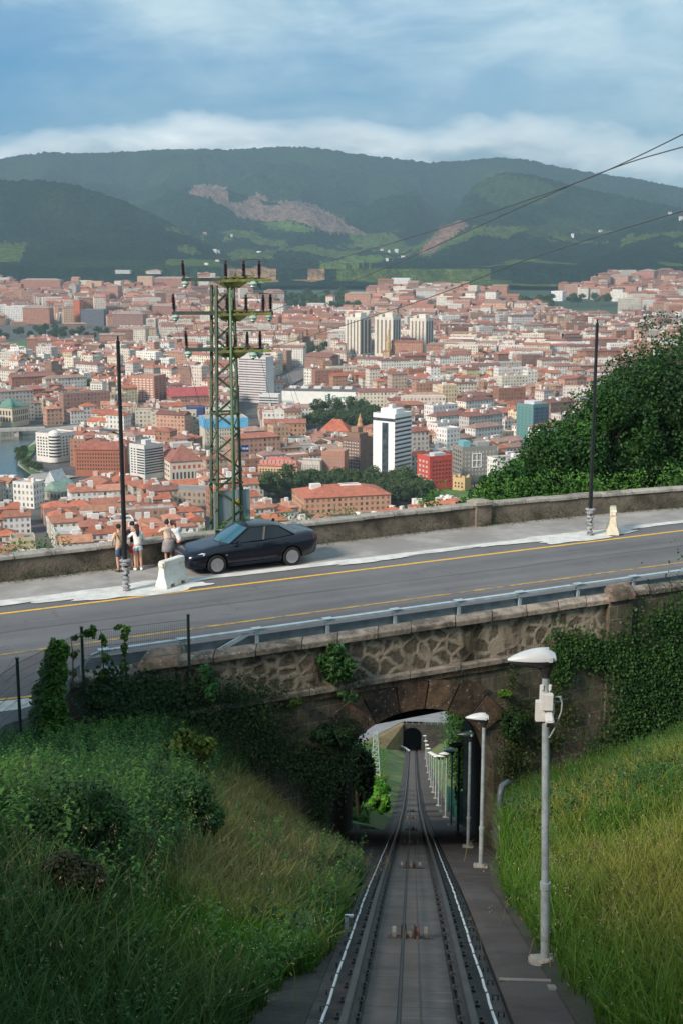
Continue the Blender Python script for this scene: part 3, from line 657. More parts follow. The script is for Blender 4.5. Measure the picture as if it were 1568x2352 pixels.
t, g = landmark('red_terrace_near', 'long orange terrace with white bands below the tree row right of the pylon', 'the long orange terrace', 'apartment block', place(700, 1182, 1146, 30, 200, 76), 'hip', (.52, .17, .10), (.55, .30, .19), FACADE, rh=5)
box_on(t, g, .5, .2, 5, 6, 5.5, 'chimney', (.7, .68, .64)); box_on(t, g, .5, .6, 6, 12, 4.6, 'roof_house', white)
t, g = landmark('green_roof_market', 'market hall with a pale green pitched roof at lower left', 'the green-roofed hall', 'market hall', place(140, 1150, 1132, 40, 40, 42), 'gable', (.30, .44, .36), (.40, .36, .30), FACADE, rh=6)
t, g = landmark('white_gabled_house', 'white house with tall bare gable beside the green-roofed hall', 'the bare white gable', 'house', place(130, 1128, 1112, 24, 26, 40), 'gable', (.62, .66, .68), (.66, .66, .66), FACADE_PLAIN, rh=8)
t, g = landmark('station_shed', 'long dark flat-roofed station hall left of the steel cabinet', 'the long station hall', 'station', place(475, 1160, 1130, 20, 88, 72, side=-1), 'flat', (.28, .29, .30), (.34, .27, .22), FACADE, clear=.9)
t, g = landmark('long_red_shed', 'long low railway shed with a dark red roof left of the pylon', 'the long red-roofed shed', 'shed', place(395, 925, 912, 14, 95, 78), 'gable', (.48, .10, .10), (.35, .2, .15), FACADE)
# blocks in a row across the far left and middle
FARB = [(60, 738, 704, 44, 12, 'white', (.70, .68, .66)), (115, 744, 708, 60, 10, 'brick', (.42, .2, .13)), (185, 742, 690, 14, 10, 'bright orange', (.55, .16, .07)), (240, 748, 712, 52, 12, 'dark grey', (.12, .13, .16)), (335, 786, 756, 50, 12, 'cream', (.66, .60, .50)), (330, 752, 722, 70, 10, 'dark pinkish brick', (.3, .17, .14)),
        (400, 730, 704, 60, 10, 'brown brick', (.36, .18, .13)), (300, 644, 626, 34, 8, 'pure white', (.55, .55, .54)), (370, 646, 628, 34, 8, 'cream and grey', (.6, .56, .5)), (140, 668, 650, 90, 8, 'rusty', (.45, .2, .13)), (176, 690, 655, 16, 10, 'beige', (.5, .42, .38)), (272, 690, 658, 24, 10, 'salmon', (.5, .25, .18)), (440, 664, 646, 90, 8, 'red brick', (.42, .19, .14)),
        (1000, 690, 668, 60, 6, 'pale grey', (.56, .55, .53)), (1290, 690, 670, 26, 8, 'bright white', (.8, .8, .8)), (1500, 650, 628, 36, 10, 'brick red', (.42, .2, .15)), (1440, 662, 640, 46, 10, 'light brick', (.5, .3, .22)), (940, 656, 645, 42, 6, 'long white', (.72, .72, .7)), (850, 700, 676, 60, 8, 'orange brick', (.5, .26, .17))]
for x0, yb, yt, fp, sp_, cn, wc in FARB:
    nearlm = min(LMARK, key=lambda q: (q[1]-x0)**2+(q[2]-yb)**2)[0]
    t, g = landmark('distant_block', f'{cn} apartment block in the far distance beyond {nearlm}', f'the {cn} far block', 'apartment block', place(x0, yb, yt, fp, sp_, 18), 'flat' if cn in ('white', 'dark grey', 'pure white', 'off-white', 'bright white', 'long white') else 'hip', (.42, .3, .25), wc, FACADE, rh=5, clear=.8)
    if cn == 'dark grey': t['label'] = 'dark grey glazed office block with white piers behind the riverside park'

# bridge over the river
t = thing('river_bridge', 'grey concrete arch bridge across the river at the left edge', 'bridge', on_z(40, 992, zr))
mb = MB(); p0 = on_z(-60, 990, -145.5); p1 = on_z(104, 984, -145.5); mb.bar(p0, p1, 12, 1.6); mb.build('deck', M('bridge_concrete', (.36, .35, .33), .9, .2, .3), t)
mb = MB(); up1 = np.array([0, 0, 1.4]); dv = np.array([0, -5.8, 0.])
mb.bar(p0+up1+dv, p1+up1+dv, .4, 1.1); mb.build('parapet', M('bridge_parapet', (.42, .4, .37), .9, .2, .3), t)
for f in (.25, .62):
    mb = MB(); c = p0+(p1-p0)*f; mb.box(c-UPV*3.6, (4, 11, 5.6), 0); mb.build('pier', M('pier_stone', (.3, .28, .25), .9, .2, .3), t)

# --- parks: keep clear of houses
PARKS = [  # pixel polygons on the city floor, filled with trees
 [(692, 968), (720, 955), (800, 950), (870, 952), (878, 966), (860, 990), (800, 992), (700, 988)],
 [(600, 1136), (700, 1122), (860, 1122), (960, 1134), (985, 1150), (970, 1160), (900, 1160), (840, 1136), (720, 1134), (620, 1150)],
 [(-60, 776), (60, 768), (180, 766), (250, 772), (250, 784), (100, 790), (-60, 786)],
 [(40, 1042), (60, 1036), (52, 1060), (74, 1080), (95, 1088), (70, 1088), (46, 1068)],
 [(684, 838), (720, 806), (750, 804), (745, 830), (700, 850)],
 [(170, 905), (205, 895), (212, 915), (185, 925)],
 [(380, 792), (430, 786), (440, 798), (400, 806)],
 [(600, 706), (700, 700), (800, 704), (830, 712), (760, 718), (620, 716)],
 [(1100, 690), (1200, 694), (1330, 690), (1420, 700), (1300, 704), (1120, 702)],
 [(640, 690), (780, 688), (850, 694), (800, 700), (660, 702)],
]
allpark = []
for l0, l1, lyb in ((-30, 84, 1096), (84, 180, 1092), (690, 880, 988), (600, 985, 1152), (905, 1105, 1146), (640, 745, 884)):
    LMVIS.append((l0, l1, lyb, proj(on_z((l0+l1)/2, lyb, -150.6))[2]))
for pg in PARKS:
    allpark.append([tuple(on_z(x, y, -150.8)[:2]) if y > 740 else tuple(on_z(x, y, zcity(3000))[:2]) for x, y in pg])
NOHOUSE = allpark+[[tuple(on_z(x, y, zr)[:2]) for x, y in RIVER]]+[[tuple(on_z(x, y, -150.5)[:2]) for x, y in pg] for pg in (
 [(84, 984), (190, 972), (200, 985), (120, 1062), (180, 1092), (120, 1106), (40, 1100)], [(905, 1112), (1110, 1112), (1120, 1150), (960, 1156), (890, 1140)],
 [(640, 866), (700, 830), (745, 834), (738, 850), (700, 872), (668, 888), (640, 890)], [(-100, 750), (262, 764), (262, 806), (-100, 806)])]
def inpoly(x, y, poly):
    c = False; n = len(poly)
    for k in range(n):
        x0, y0 = poly[k]; x1, y1 = poly[(k+1) % n]
        if (y0 > y) != (y1 > y) and x < (x1-x0)*(y-y0)/(y1-y0)+x0: c = not c
    return c
BOX = [(min(p[0] for p in pg)-12, max(p[0] for p in pg)+12, min(p[1] for p in pg)-12, max(p[1] for p in pg)+12, pg) for pg in NOHOUSE]
EX = np.array(EXCL)
def blocked(x, y, rad):
    if len(EX) and np.any((EX[:, 0]-x)**2+(EX[:, 1]-y)**2 < (EX[:, 2]+rad)**2): return True
    for bx0, bx1, by0, by1, pg in BOX:
        if bx0 < x < bx1 and by0 < y < by1 and any(inpoly(x+dx*rad, y+dy*rad, pg) for dx, dy in ((0, 0), (1, 0), (-1, 0), (0, 1), (0, -1))): return True
    return False
# districts, each with the angle of its own street grid
seeds = [(-150, 620, 20), (60, 640, -35), (180, 760, 12), (-60, 800, 28), (-260, 900, -18), (120, 1000, 40), (-130, 1120, 8), (-420, 1150, 33), (300, 1150, -12), (60, 1350, 24), (-300, 1500, -30), (350, 1600, 15), (0, 1800, -8), (600, 1900, 35), (-500, 2000, 12), (250, 2200, 28), (-150, 2500, -15), (700, 2700, 5), (-650, 2700, 22), (200, 3100, -25), (-300, 3350, 10), (900, 3300, 30), (-900, 3300, -8), (500, 3600, 14), (900, 4050, -12), (-700, 4000, 18), (100, 4050, -4), (-1150, 4500, 12), (-650, 4750, -14)]
SD = np.array(seeds, float)
LMV = LMVIS
houses = []
hr = random.Random(11)
for si, (sx_, sy_, ang) in enumerate(seeds):
    far = sy_ > 2300; big = 1.0 if not far else 1.5
    cw, cd = 13.5*big, 11*big
    ca, sa = math.cos(R(ang)), math.sin(R(ang)); reach = 560 if sy_ < 1500 else 900
    nu, nv = int(reach/cw), int(reach/cd)
    street_u, street_v = 9, 8.5*big
    ncol = 6
    u0 = -reach
    blk = 0
    while u0 < reach:
        v0 = -reach; rowd = cd*2+(8 if si % 2 else 4)
        while v0 < reach:
            hb0 = hr.uniform(11, 17)*(1.15 if far else 1)
            wbase = hr.random(); cy_ = sy_+u0*sa+v0*ca; blkwi = hr.choices(range(13), WALLP)[0]; blkri = hr.choices(range(7), ROOFP)[0]
            for side in (0, 1):
                uu = u0
                for c_ in range(ncol):
                    wv = cw*hr.uniform(.75, 1.25); bigb = hr.random() < (.13 if cy_ < 1500 else .28)
                    if bigb: wv = hr.uniform(24, 44)
                    if uu+wv > u0+ncol*cw+2: break
                    vv = v0+(0 if side == 0 else rowd-cd)
                    cx, cy = sx_+(uu+wv/2)*ca-(vv+cd/2)*sa, sy_+(uu+wv/2)*sa+(vv+cd/2)*ca
                    uu += wv
                    if not (560 < cy < 5300): continue
                    if abs(math.atan2(cx, cy)+YAW) > R(17.5): continue
                    k = np.argmin((SD[:, 0]-cx)**2+(SD[:, 1]-cy)**2)
                    if k != si: continue
                    zg_ = zground(cx, cy) if cy > 3300 else zcity(cy)
                    px, py, dd_ = proj((cx, cy, zg_))
                    if py < float(np.interp(px, [0, 100, 250, 450, 600, 640, 800, 900, 1050, 1250, 1330, 1420, 1568], [652, 636, 622, 634, 684, 696, 688, 670, 676, 688, 668, 648, 634]))+(vnoise(np.array([cx/90]), np.array([cy/90]), 41, 3)[0]-.5)*34: continue
                    # wooded gaps in the far outskirts
                    if cy > 2500:
                        dens_ = vnoise(np.array([cx/420]), np.array([cy/420]), 31, 3)[0]
                        if dens_ < np.interp(cy, [2500, 3200, 3900, 4600], [.36, .42, .45, .40]): continue
                    if blocked(cx, cy, 7 if cy < 1400 else 9): continue
                    h = hb0*hr.uniform(.86, 1.14)+(hr.random() < .07)*hr.uniform(5, 14)
                    if far and hr.random() < .35: h *= 1.5
                    if bigb: h = hr.uniform(18, 27)*(1.2 if far else 1)
                    if cy < 800: h = min(h, hr.uniform(7.5, 12.5) if cy < 720 else hr.uniform(10, 16))
                    # roofs in front of a landmark stay below the part of it one can see
                    for l0, l1, lyb, lD in LMV:
                        if l0-4 < px < l1+4 and dd_ < lD:
                            zt__ = at_r(px, lyb-2, math.hypot(cx, cy))[2]-zcity(cy)-3.0
                            if zt__ < h: h = zt__
                    if h < 5: continue
                    wi = hr.choices(range(13), WALLP)[0]; ri = hr.choices(range(7), ROOFP)[0]
                    if hr.random() < .35: wi = blkwi
                    if hr.random() < .5: ri = blkri
                    if bigb: wi = hr.choice([0, 1, 4, 5, 6, 7, 8, 9, 12]); ri = hr.choice([5, 6, 5, 3, 4, 1])
                    if cy < 860 and hr.random() < (.8 if px < 700 else .55): ri = hr.choice([0, 0, 0, 1, 2])
                    if far and hr.random() < .5: wi = hr.choice([5, 6, 7, 10, 0])
                    rt = 'flat' if ri >= 5 else hr.choice(['gable', 'gable', 'hip', 'hip'])
                    a = (ca, sa); b = (-sa, ca)
                    C = np.array([cx-ca*wv/2+sa*cd/2, cy-sa*wv/2-ca*cd/2, zg_-.3])
                    jw, jr = hr.uniform(.82, 1.12), hr.uniform(.75, 1.2); wcj = tuple(min(.85, q*jw*hr.uniform(.975, 1.025)) for q in WALLC[wi]); rcj = tuple(q*jr*hr.uniform(.95, 1.05) for q in ROOFC[ri])
                    houses.append(dict(C=C, a=a, b=b, w=wv-.05, d=cd, h=h, roof=rt, wc=wcj, rc=rcj, wi=wi, ri=ri, px=px, py=proj((cx, cy, zg_+h))[1], D=dd_, cx=cx, cy=cy))
            v0 += rowd+street_v
        blk += 1; u0 += ncol*cw+street_u+(9 if blk % 3 == 0 and sy_ > 900 else 0)
print('houses', len(houses))
# which show largest: near, inside the frame, above the road wall and clear of the dark trees
def score(h):
    if not (-10 < h['px'] < 1578): return 0
    lim = np.interp(h['px'], [0, 400, 760, 1568], [1262, 1226, 1200, 1110])-6
    if h['py'] > lim: return 0
    if h['px'] > 1035 and h['py'] > np.interp(h['px'], [1035, 1110, 1200, 1300, 1420, 1568], [1160, 1085, 985, 925, 830, 700])-4: return 0
    return h['w']*(h['h']+h['d'])/h['D']**2
sc_ = sorted(range(len(houses)), key=lambda k: -score(houses[k]))
NIND = 262
ind = set(sc_[:NIND])
LMP = LMARK
cnt = {}
stuffW, stuffR = MB(), MB(); hr2 = random.Random(5)
def clutter(h, Rf):
    """stair heads, dormers and skylights on a roof"""
    C = h['C']; a = np.array([*h['a'], 0.]); b = np.array([*h['b'], 0.]); out = []
    for _ in range(hr2.choice([0, 1, 2, 3])):
        fa, fb = hr2.uniform(.2, .8), hr2.uniform(.25, .75)
        s_ = hr2.uniform(1.6, 4.); cc = hr2.choice([(.72, .70, .67), (.6, .56, .52), (.5, .32, .25), (.66, .62, .58)])
        hh = hr2.uniform(1.5, 3.)+(0 if h['roof'] == 'flat' else min(h['w'], h['d'])*.27*(1-abs(fb-.5)*2)*.9)
        out.append((C+a*h['w']*fa+b*h['d']*fb+UPV*(h['h']+hh/2+.05), (s_, hr2.uniform(1.4, 3), hh), cc))
    return out
order = sorted(range(len(houses)), key=lambda k: houses[k]['px'])
nh = 0
for k in range(len(houses)):
    h = houses[k]
    W_, Rf = shell(h['C'], h['a'], h['b'], h['w'], h['d'], h['h'], h['roof'], None, h['rc'], h['wc'])
    cl = clutter(h, Rf); rz = math.atan2(h['a'][1], h['a'][0])
    if k in ind:
        lm = min(LMP, key=lambda q: (q[1]-h['px'])**2+(q[2]-h['py'])**2)
        dx, dy = h['px']-lm[1], h['py']-lm[2]
        rel = ('right of' if dx > 0 else 'left of') if abs(dx) > abs(dy) else ('beyond' if dy < 0 else 'in front of')
        h['lm'], h['rel'], h['dist'] = lm[0], rel, math.hypot(dx, dy)
        t = thing('town_house', '', 'town house', h['C'], 0, 'tightly packed town houses of the old city')
        h['obj'] = t
        W_.build('wall', FACADE, t); Rf.build('roof', ROOF, t)
        for c, sz, cc in cl:
            mb = MB(); mb.box(c, sz, rz, col=cc); mb.build(hr2.choice(['roof_house', 'dormer', 'chimney']), FACADE_PLAIN, t)
    else:
        for src, dst in ((W_, stuffW), (Rf, stuffR)):
            o = len(dst.v); dst.v += src.v; dst.f += [[q+o for q in f] for f in src.f]; dst.m += src.m; dst.c += src.c; dst.uv += src.uv
        if h['cy'] < 2600:
            for c, sz, cc in cl: stuffW.box(c, sz, rz, col=cc)
# labels: wall and roof, then the landmark it is nearest to, then its rank among its look-alikes there
groups = {}
for k in ind:
    h = houses[k]; key = (WALLN[h['wi']], ROOFN[h['ri']], h['rel'], h['lm']); groups.setdefault(key, []).append(h)
ORD = ['nearest', 'second nearest', 'third nearest', 'fourth nearest', 'fifth nearest', 'sixth nearest', 'seventh nearest']
for key, hs in groups.items():
    hs.sort(key=lambda h: h['dist'])
    for q, h in enumerate(hs):
        if len(hs) == 1: h['obj']['label'] = f"{key[0]} house under {key[1]} roof, {key[2]} {key[3]}"
        else: h['obj']['label'] = f"{key[0]} house, {key[1]} roof, {ORD[min(q, 6)]} {key[2]} {key[3]}"
# the remaining thousands, walls and roofs in one mesh
o = len(stuffW.v); stuffW.v += stuffR.v; stuffW.f += [[q+o for q in f] for f in stuffR.f]; stuffW.m += [1]*len(stuffR.f); stuffW.c += stuffR.c; stuffW.uv += stuffR.uv
ob = stuffW.build('city_houses', [FACADE, ROOF], None, fix=False)
tag(ob, 'thousands of small distant red-roofed houses packed across the valley', 'houses', None, 'stuff')

# ---------------------------------------------------------------- park trees (shared meshes)
def leaf_cloud(n, rx, ry, rz, size, c_lo, c_hi, r_=None, clump=7, hollow=.55, flat=0.):
    """n leaf faces gathered in clumps through an uneven ellipsoid; returns V, F, colours"""
    r_ = r_ or rng
    nc = max(4, clump)
    dirs = r_.normal(size=(nc, 3)); dirs /= np.linalg.norm(dirs, axis=1)[:, None]
    cc = dirs*(r_.random((nc, 1))**.5*(1-hollow)+hollow)*.72; cr = (.22+.24*r_.random(nc))*(1 if nc < 40 else .72); cb = r_.random(nc)
    w = r_.integers(0, nc, n)
    d = r_.normal(size=(n, 3)); d /= np.linalg.norm(d, axis=1)[:, None]
    p = cc[w]+d*(cr[w]*(.55+.45*r_.random(n)**.4))[:, None]
    p = p*np.array([rx, ry, rz])
    nrm = d*.7+r_.normal(size=(n, 3))*.6+np.array([0, 0, .35]); nrm /= np.linalg.norm(nrm, axis=1)[:, None]
    t = np.cross(nrm, r_.normal(size=(n, 3))); t /= np.linalg.norm(t, axis=1)[:, None]; b = np.cross(nrm, t)
    s = (size*(.6+.8*r_.random(n)))[:, None]
    V = np.stack([p-t*s*.5, p+b*s*.28, p+t*s*.5, p-b*s*.28], 1).reshape(-1, 3)
    Fq = np.arange(4*n).reshape(n, 4)
    m = np.clip(.72*cb[w]+.28*r_.random(n), 0, 1)[:, None]
    C = np.array(c_lo)*(1-m)+np.array(c_hi)*m
    return V, Fq, C
def tree_obj(name, label, group, loc, h, rx, rz, n, size, c_lo, c_hi, trunk_r=.2, kind=None, clump=14, cat='tree'):
    t = thing(name, label, cat, loc, 0, group)
    V, Fq, Cc = leaf_cloud(n, rx, rx, rz, size, c_lo, c_hi, clump=clump)
    V = V+np.array([0, 0, h-rz])
    np_mesh('crown', V, Fq, LEAF, t, Cc)
    mb = MB(); top = h-rz*.6
    mb.tube([(0, 0, -1.5), (.1, 0, top*.4), (-.1, .1, top)], [trunk_r, trunk_r*.8, trunk_r*.35], 7, world=False) if False else mb.tube([(0, 0, -1.5), (.1, 0, top*.4), (-.1, .1, top)], [trunk_r, trunk_r*.8, trunk_r*.35], 7)
    for k in range(5):
        q = k*1.26+rng.random(); z0 = top*(.45+.1*k)
        mb.tube([(0, 0, z0), (math.cos(q)*rx*.22, math.sin(q)*rx*.22, z0+rz*.3), (math.cos(q)*rx*.4, math.sin(q)*rx*.4, z0+rz*.5)], [trunk_r*.5, trunk_r*.3, .03], 5)
    mb.build('trunk', BARK, t, world=False, smooth=True)
    return t
BARK = M('tree_bark', (.10, .075, .055), .95, .35, 4, bump=.6)
pr = random.Random(3)
protos = []
for k in range(4):
    protos.append(tree_obj('park_tree', 'x', None, (0, 0, -500), 13+k, 6+.5*k, 5.5, 1300, 1.25, (.035, .065, .022), (.085, .13, .035), .3, clump=16))
used_p = [False]*4
parkn = ['in the dark park before the long white department store', 'in the tree row above the orange terrace', 'in the riverside park at the far left', 'on the curved lawn by the river', 'by the railway yard behind the slab tower', 'beside the narrow white tower house', 'left of the pylon in the mid distance', 'in the woods at the far edge of the city', 'at the foot of the hills on the right', 'in the belt before the distant hills']
for pi_, pg in enumerate(allpark):
    xs = [p[0] for p in pg]; ys = [p[1] for p in pg]
    n_t = [44, 60, 40, 10, 14, 6, 7, 26, 22, 24][pi_]; made = 0; tries = 0; spots = []
    big_ = 1.7 if pi_ in (7, 8, 9) else 1.
    while made < n_t and tries < 4000:
        tries += 1; x, y = pr.uniform(min(xs), max(xs)), pr.uniform(min(ys), max(ys))
        if not inpoly(x, y, pg) or any((x-a_)**2+(y-b_)**2 < (5.2*big_)**2 for a_, b_ in spots): continue
        if len(EX) and np.any((EX[:, 0]-x)**2+(EX[:, 1]-y)**2 < (EX[:, 2]*.6)**2): continue
        spots.append((x, y)); k = made % 4
        c = protos[k] if not used_p[k] else copy_tree(protos[k]); used_p[k] = True
        c.matrix_basis = Matrix.Translation((x, y, zcity(y)-.5)) @ Matrix.Rotation(pr.uniform(0, 6), 4, 'Z') @ Matrix.Scale(pr.uniform(.75, 1.15)*big_*(.6 if pi_ == 3 else 1), 4)
        c['label'] = 'leafy green tree standing '+parkn[pi_]; c['group'] = 'trees '+parkn[pi_]; made += 1
# scattered small white farmhouses on the foothills
fr = random.Random(9); FH = [(490, 575), (500, 582), (530, 545), (590, 580), (872, 575), (890, 578), (905, 576), (920, 590), (1310, 543), (1376, 532), (1535, 492), (1560, 500), (885, 598), (467, 537), (495, 600), (470, 608)]
for k, (x, y) in enumerate(FH):
    rad_ = 5000 if y < 560 else 4300
    d = ray(x, y); d = d/math.hypot(d[0], d[1])
    best = None
    for rr in np.linspace(3600, 6500, 400):   # first place where the sight line meets the hillside
        p = d*rr; ia = int(np.clip(np.searchsorted(azs, math.atan2(p[0], p[1])), 0, naz-1)); ir = int(np.clip(np.searchsorted(rs, rr), 0, nr-1))
        if Z[ia, ir] > p[2]: best = p; best[2] = Z[ia, ir]; break
    if best is None: continue
    lng = fr.uniform(8, 17); an = fr.uniform(-.5, .5)
    t = thing('farmhouse', '', 'house', best, 0, 'scattered houses on the far hillside')
    near = min(LMP, key=lambda q: (q[1]-x)**2+(q[2]-y)**2)[0]
    where = 'on the right-hand hill' if x > 1000 else ('below the quarry' if x < 700 else 'on the central foothill')
    t['label'] = f"small pale house {['lone', 'second', 'third', 'upper', 'lower', 'left', 'middle', 'right', 'white', 'single', 'high', 'edge', 'low', 'orange', 'topmost', 'roadside', 'meadow', 'valley', 'flat', 'wide', 'tall'][k]} in its cluster {where}"
    W_, Rf = shell(best-np.array([0, 0, 2]), (math.cos(an), math.sin(an)), (-math.sin(an), math.cos(an)), lng, 8, 5, 'gable' if k % 3 else 'flat', None, (.5, .25, .18) if k % 3 else (.6, .6, .6), (.78, .77, .74) if k != 13 else (.6, .3, .2))
    W_.build('wall', FACADE, t); Rf.build('roof', ROOF, t)
# ================================================================ near place: road, bridge, track, banks
RS, RC = .5, math.sqrt(.75)
def rd(s, t, z): return (s*RC-t*RS, s*RS+t*RC, z)
def st(x, y): return x*RC+y*RS, -x*RS+y*RC
def ry(x, t): return (t+RS*x)/RC                 # y of the plane t = const at a given x
ZR = -11.5
TN, TF = 31.65, 46.0
XD = np.array([1, RS/RC, 0]); TD = np.array([-RS, RC, 0])

asphalt, ant, ab = new_mat('asphalt')
g = gpos(ant)
mp = N(ant, 'ShaderNodeMapping'); mp.inputs['Rotation'].default_value = (0, 0, -R(30)); L(ant, g, mp.inputs[0])
mp2 = N(ant, 'ShaderNodeMapping'); mp2.inputs['Scale'].default_value = (.06, 1.1, 1); L(ant, mp.outputs[0], mp2.inputs[0])
streak = noise(ant, 1., 4, .55, mp2.outputs[0])
c = ramp(ant, streak, .35, .68, (.098, .094, .098), (.150, .146, .147))
c = mix_c(ant, ramp(ant, noise(ant, .5, 6, .7, g), .35, .7), c, mix_c(ant, 1., c, (.78, .76, .78), 'MULTIPLY'))
c = mix_c(ant, ramp(ant, noise(ant, 60, 2, .6, g), .58, .72), c, (.2, .2, .2))
# a dark seam running along the carriageway
spx = N(ant, 'ShaderNodeSeparateXYZ'); L(ant, mp.outputs[0], spx.inputs[0])
wv = math_n(ant, 'MULTIPLY', math_n(ant, 'SUBTRACT', noise(ant, .35, 4, .6, g), .5), .5)
sm = math_n(ant, 'ABSOLUTE', math_n(ant, 'SUBTRACT', math_n(ant, 'ADD', spx.outputs[1], wv), 39.1))
c = mix_c(ant, math_n(ant, 'MULTIPLY', math_n(ant, 'LESS_THAN', sm, .07), .55), c, (.045, .045, .05))
# older, browner strip beside the guard rail
c = mix_c(ant, math_n(ant, 'MULTIPLY', math_n(ant, 'LESS_THAN', math_n(ant, 'ADD', spx.outputs[1], math_n(ant, 'MULTIPLY', wv, .2)), 36.5), .45), c, (.085, .072, .075))
mpc = N(ant, 'ShaderNodeMapping'); mpc.inputs['Scale'].default_value = (.12, .4, 1); L(ant, mp.outputs[0], mpc.inputs[0])
vc = N(ant, 'ShaderNodeTexVoronoi', feature='DISTANCE_TO_EDGE'); vc.inputs['Scale'].default_value = 1.; dst = N(ant, 'ShaderNodeVectorMath', operation='MULTIPLY_ADD'); nz = N(ant, 'ShaderNodeTexNoise'); nz.inputs['Scale'].default_value = 1.6; nz.inputs['Detail'].default_value = 6; L(ant, g, nz.inputs['Vector']); L(ant, nz.outputs[1], dst.inputs[0]); dst.inputs[1].default_value = (.35, .35, 0); L(ant, mpc.outputs[0], dst.inputs[2]); L(ant, dst.outputs[0], vc.inputs['Vector'])
c = mix_c(ant, math_n(ant, 'MULTIPLY', math_n(ant, 'LESS_THAN', vc.outputs['Distance'], .006), .35), c, (.05, .05, .052))
c = mix_c(ant, math_n(ant, 'MULTIPLY', ramp(ant, noise(ant, .22, 3, .5, g), .56, .60), .3), c, (.135, .13, .13))
L(ant, c, ab.inputs['Base Color']); ab.inputs['Roughness'].default_value = .78
bn = N(ant, 'ShaderNodeBump'); bn.inputs['Strength'].default_value = .25; bn.inputs['Distance'].default_value = .01; L(ant, noise(ant, 70, 3, .6, g), bn.inputs['Height']); L(ant, bn.outputs[0], ab.inputs['Normal'])

def sheet(name, pts, mat, z):
    mb = MB(); mb.add([(p[0], p[1], z) for p in pts], [tuple(range(len(pts)))]); return struct(mb.build(name, mat))
road_pts = [rd(-30, 44.6, 0), rd(90, 44.6, 0), rd(90, 31.9, 0), rd(10.4, 31.9, 0), rd(8.5, 32.0, 0), rd(6.6, 31.2, 0), rd(4.6, 28.2, 0), rd(2.2, 24.5, 0), rd(-12, 15, 0), rd(-40, 20, 0)]
yel2 = M('worn_yellow_paint', (.36, .23, .06), .8, .3, 5, c3=(.14, .115, .09), s3=2.2, world=True)
sheet('road', road_pts, asphalt, ZR)
walk_m = M('footway_asphalt', (.29, .275, .26), .85, .18, 1.2, bump=.3, bscale=40, world=True, c3=(.22, .205, .195), s3=.4)
def wall_t(s): return float(np.interp(s, [0, 9.6, 22, 28, 34.5, 39.5, 60], [44.9, 45.15, 45.6, 45.75, 45.5, 45.0, 43.4]))
ss = np.linspace(-10, 64, 75)
mb = MB(); mb.loft([[rd(s, 42.75, ZR+.012), rd(s, wall_t(s)+.3, ZR+.012)] for s in ss], close=False, cap=False)
struct(mb.build('footway', walk_m))
# pale concrete strip with dusty slurry round the two posts
slur, snt, sb = new_mat('concrete_slurry'); sg = gpos(snt)
L(snt, ramp(snt, noise(snt, 2.2, 8, .7, sg), .3, .62, (.40, .39, .37), (.62, .61, .58)), sb.inputs['Base Color']); sb.inputs['Roughness'].default_value = .9
mb = MB(); rj = random.Random(4)
def strip(mb, t0f, t1f, s0, s1, z, n=90):
    mb.loft([[rd(s, t0f(s), z), rd(s, t1f(s), z)] for s in np.linspace(s0, s1, n)], close=False, cap=False)
w0 = [rj.uniform(-.07, .07) for _ in range(400)]; w1 = [sum(w0[(i+d) % 400] for d in range(6))/3 for i in range(400)]
strip(mb, lambda s: 42.35+w1[int(s*5) % 400]*.8, lambda s: 42.8+w1[int(s*5+77) % 400]*.8, -8, 62, ZR+.018, 300)
struct(mb.build('kerb_strip', slur))
def blob(cs, ct, rs_, rt_, z, seed):
    r_ = random.Random(seed); n = 60; pts = []
    ph = [r_.uniform(0, 6) for _ in range(6)]
    for k in range(n):
        q = 2*math.pi*k/n; m = 1+.12*math.sin(3*q+ph[0])+.10*math.sin(7*q+ph[1])+.07*math.sin(13*q+ph[2])+r_.uniform(-.04, .04)
        pts.append(rd(cs+rs_*m*math.cos(q), ct+rt_*m*math.sin(q), z))
    return pts
mb = MB()
for k, (cs, ct, a_, b_) in enumerate([(13.4, 42.1, 2.9, .85), (32.0, 42.2, 2.7, .75), (29., 42.5, 2.2, .3), (10.2, 42.4, 2.2, .3), (22.5, 42.2, 1.5, .18)]):
    pts = blob(cs, ct, a_, b_, ZR+.024+.002*k, k); mb.add(pts, [tuple(range(len(pts)))])
struct(mb.build('concrete_spill', slur))
# yellow lines
yel, ynt, yb_ = new_mat('yellow_road_paint'); yg = gpos(ynt)
L(ynt, ramp(ynt, noise(ynt, 9, 6, .75, yg), .30, .52, (.30, .22, .08), (.72, .40, .045)), yb_.inputs['Base Color']); yb_.inputs['Roughness'].default_value = .7
for nm, tt, wd_, s0, s1 in (('a', 41.2, .16, -8, 62), ('b', 36.9, .15, -8, 62)):
    mb = MB(); strip(mb, lambda s: tt-wd_/2+w1[int(abs(s)*7) % 400]*.12, lambda s: tt+wd_/2+w1[int(abs(s)*7+50) % 400]*.12, s0, s1, ZR+.008, 260); struct(mb.build('lane_marking', yel if nm == 'a' else yel2))
mb = MB(); cl = [on_z(-60, 1614, ZR), on_z(0, 1607, ZR), on_z(40, 1603, ZR), on_z(85, 1598, ZR), on_z(130, 1584, ZR), on_z(170, 1560, ZR)]
mb.loft([[(p[0], p[1]-.08, ZR+.008), (p[0]+.02, p[1]+.08, ZR+.008)] for p in cl], close=False, cap=False); struct(mb.build('lane_marking', yel))
mb = MB(); mb.loft([[(p[0], p[1]-.16, ZR+.01), (p[0]-.1, p[1]-1.05, ZR+.01)] for p in cl], close=False, cap=False); struct(mb.build('kerb_strip', slur))

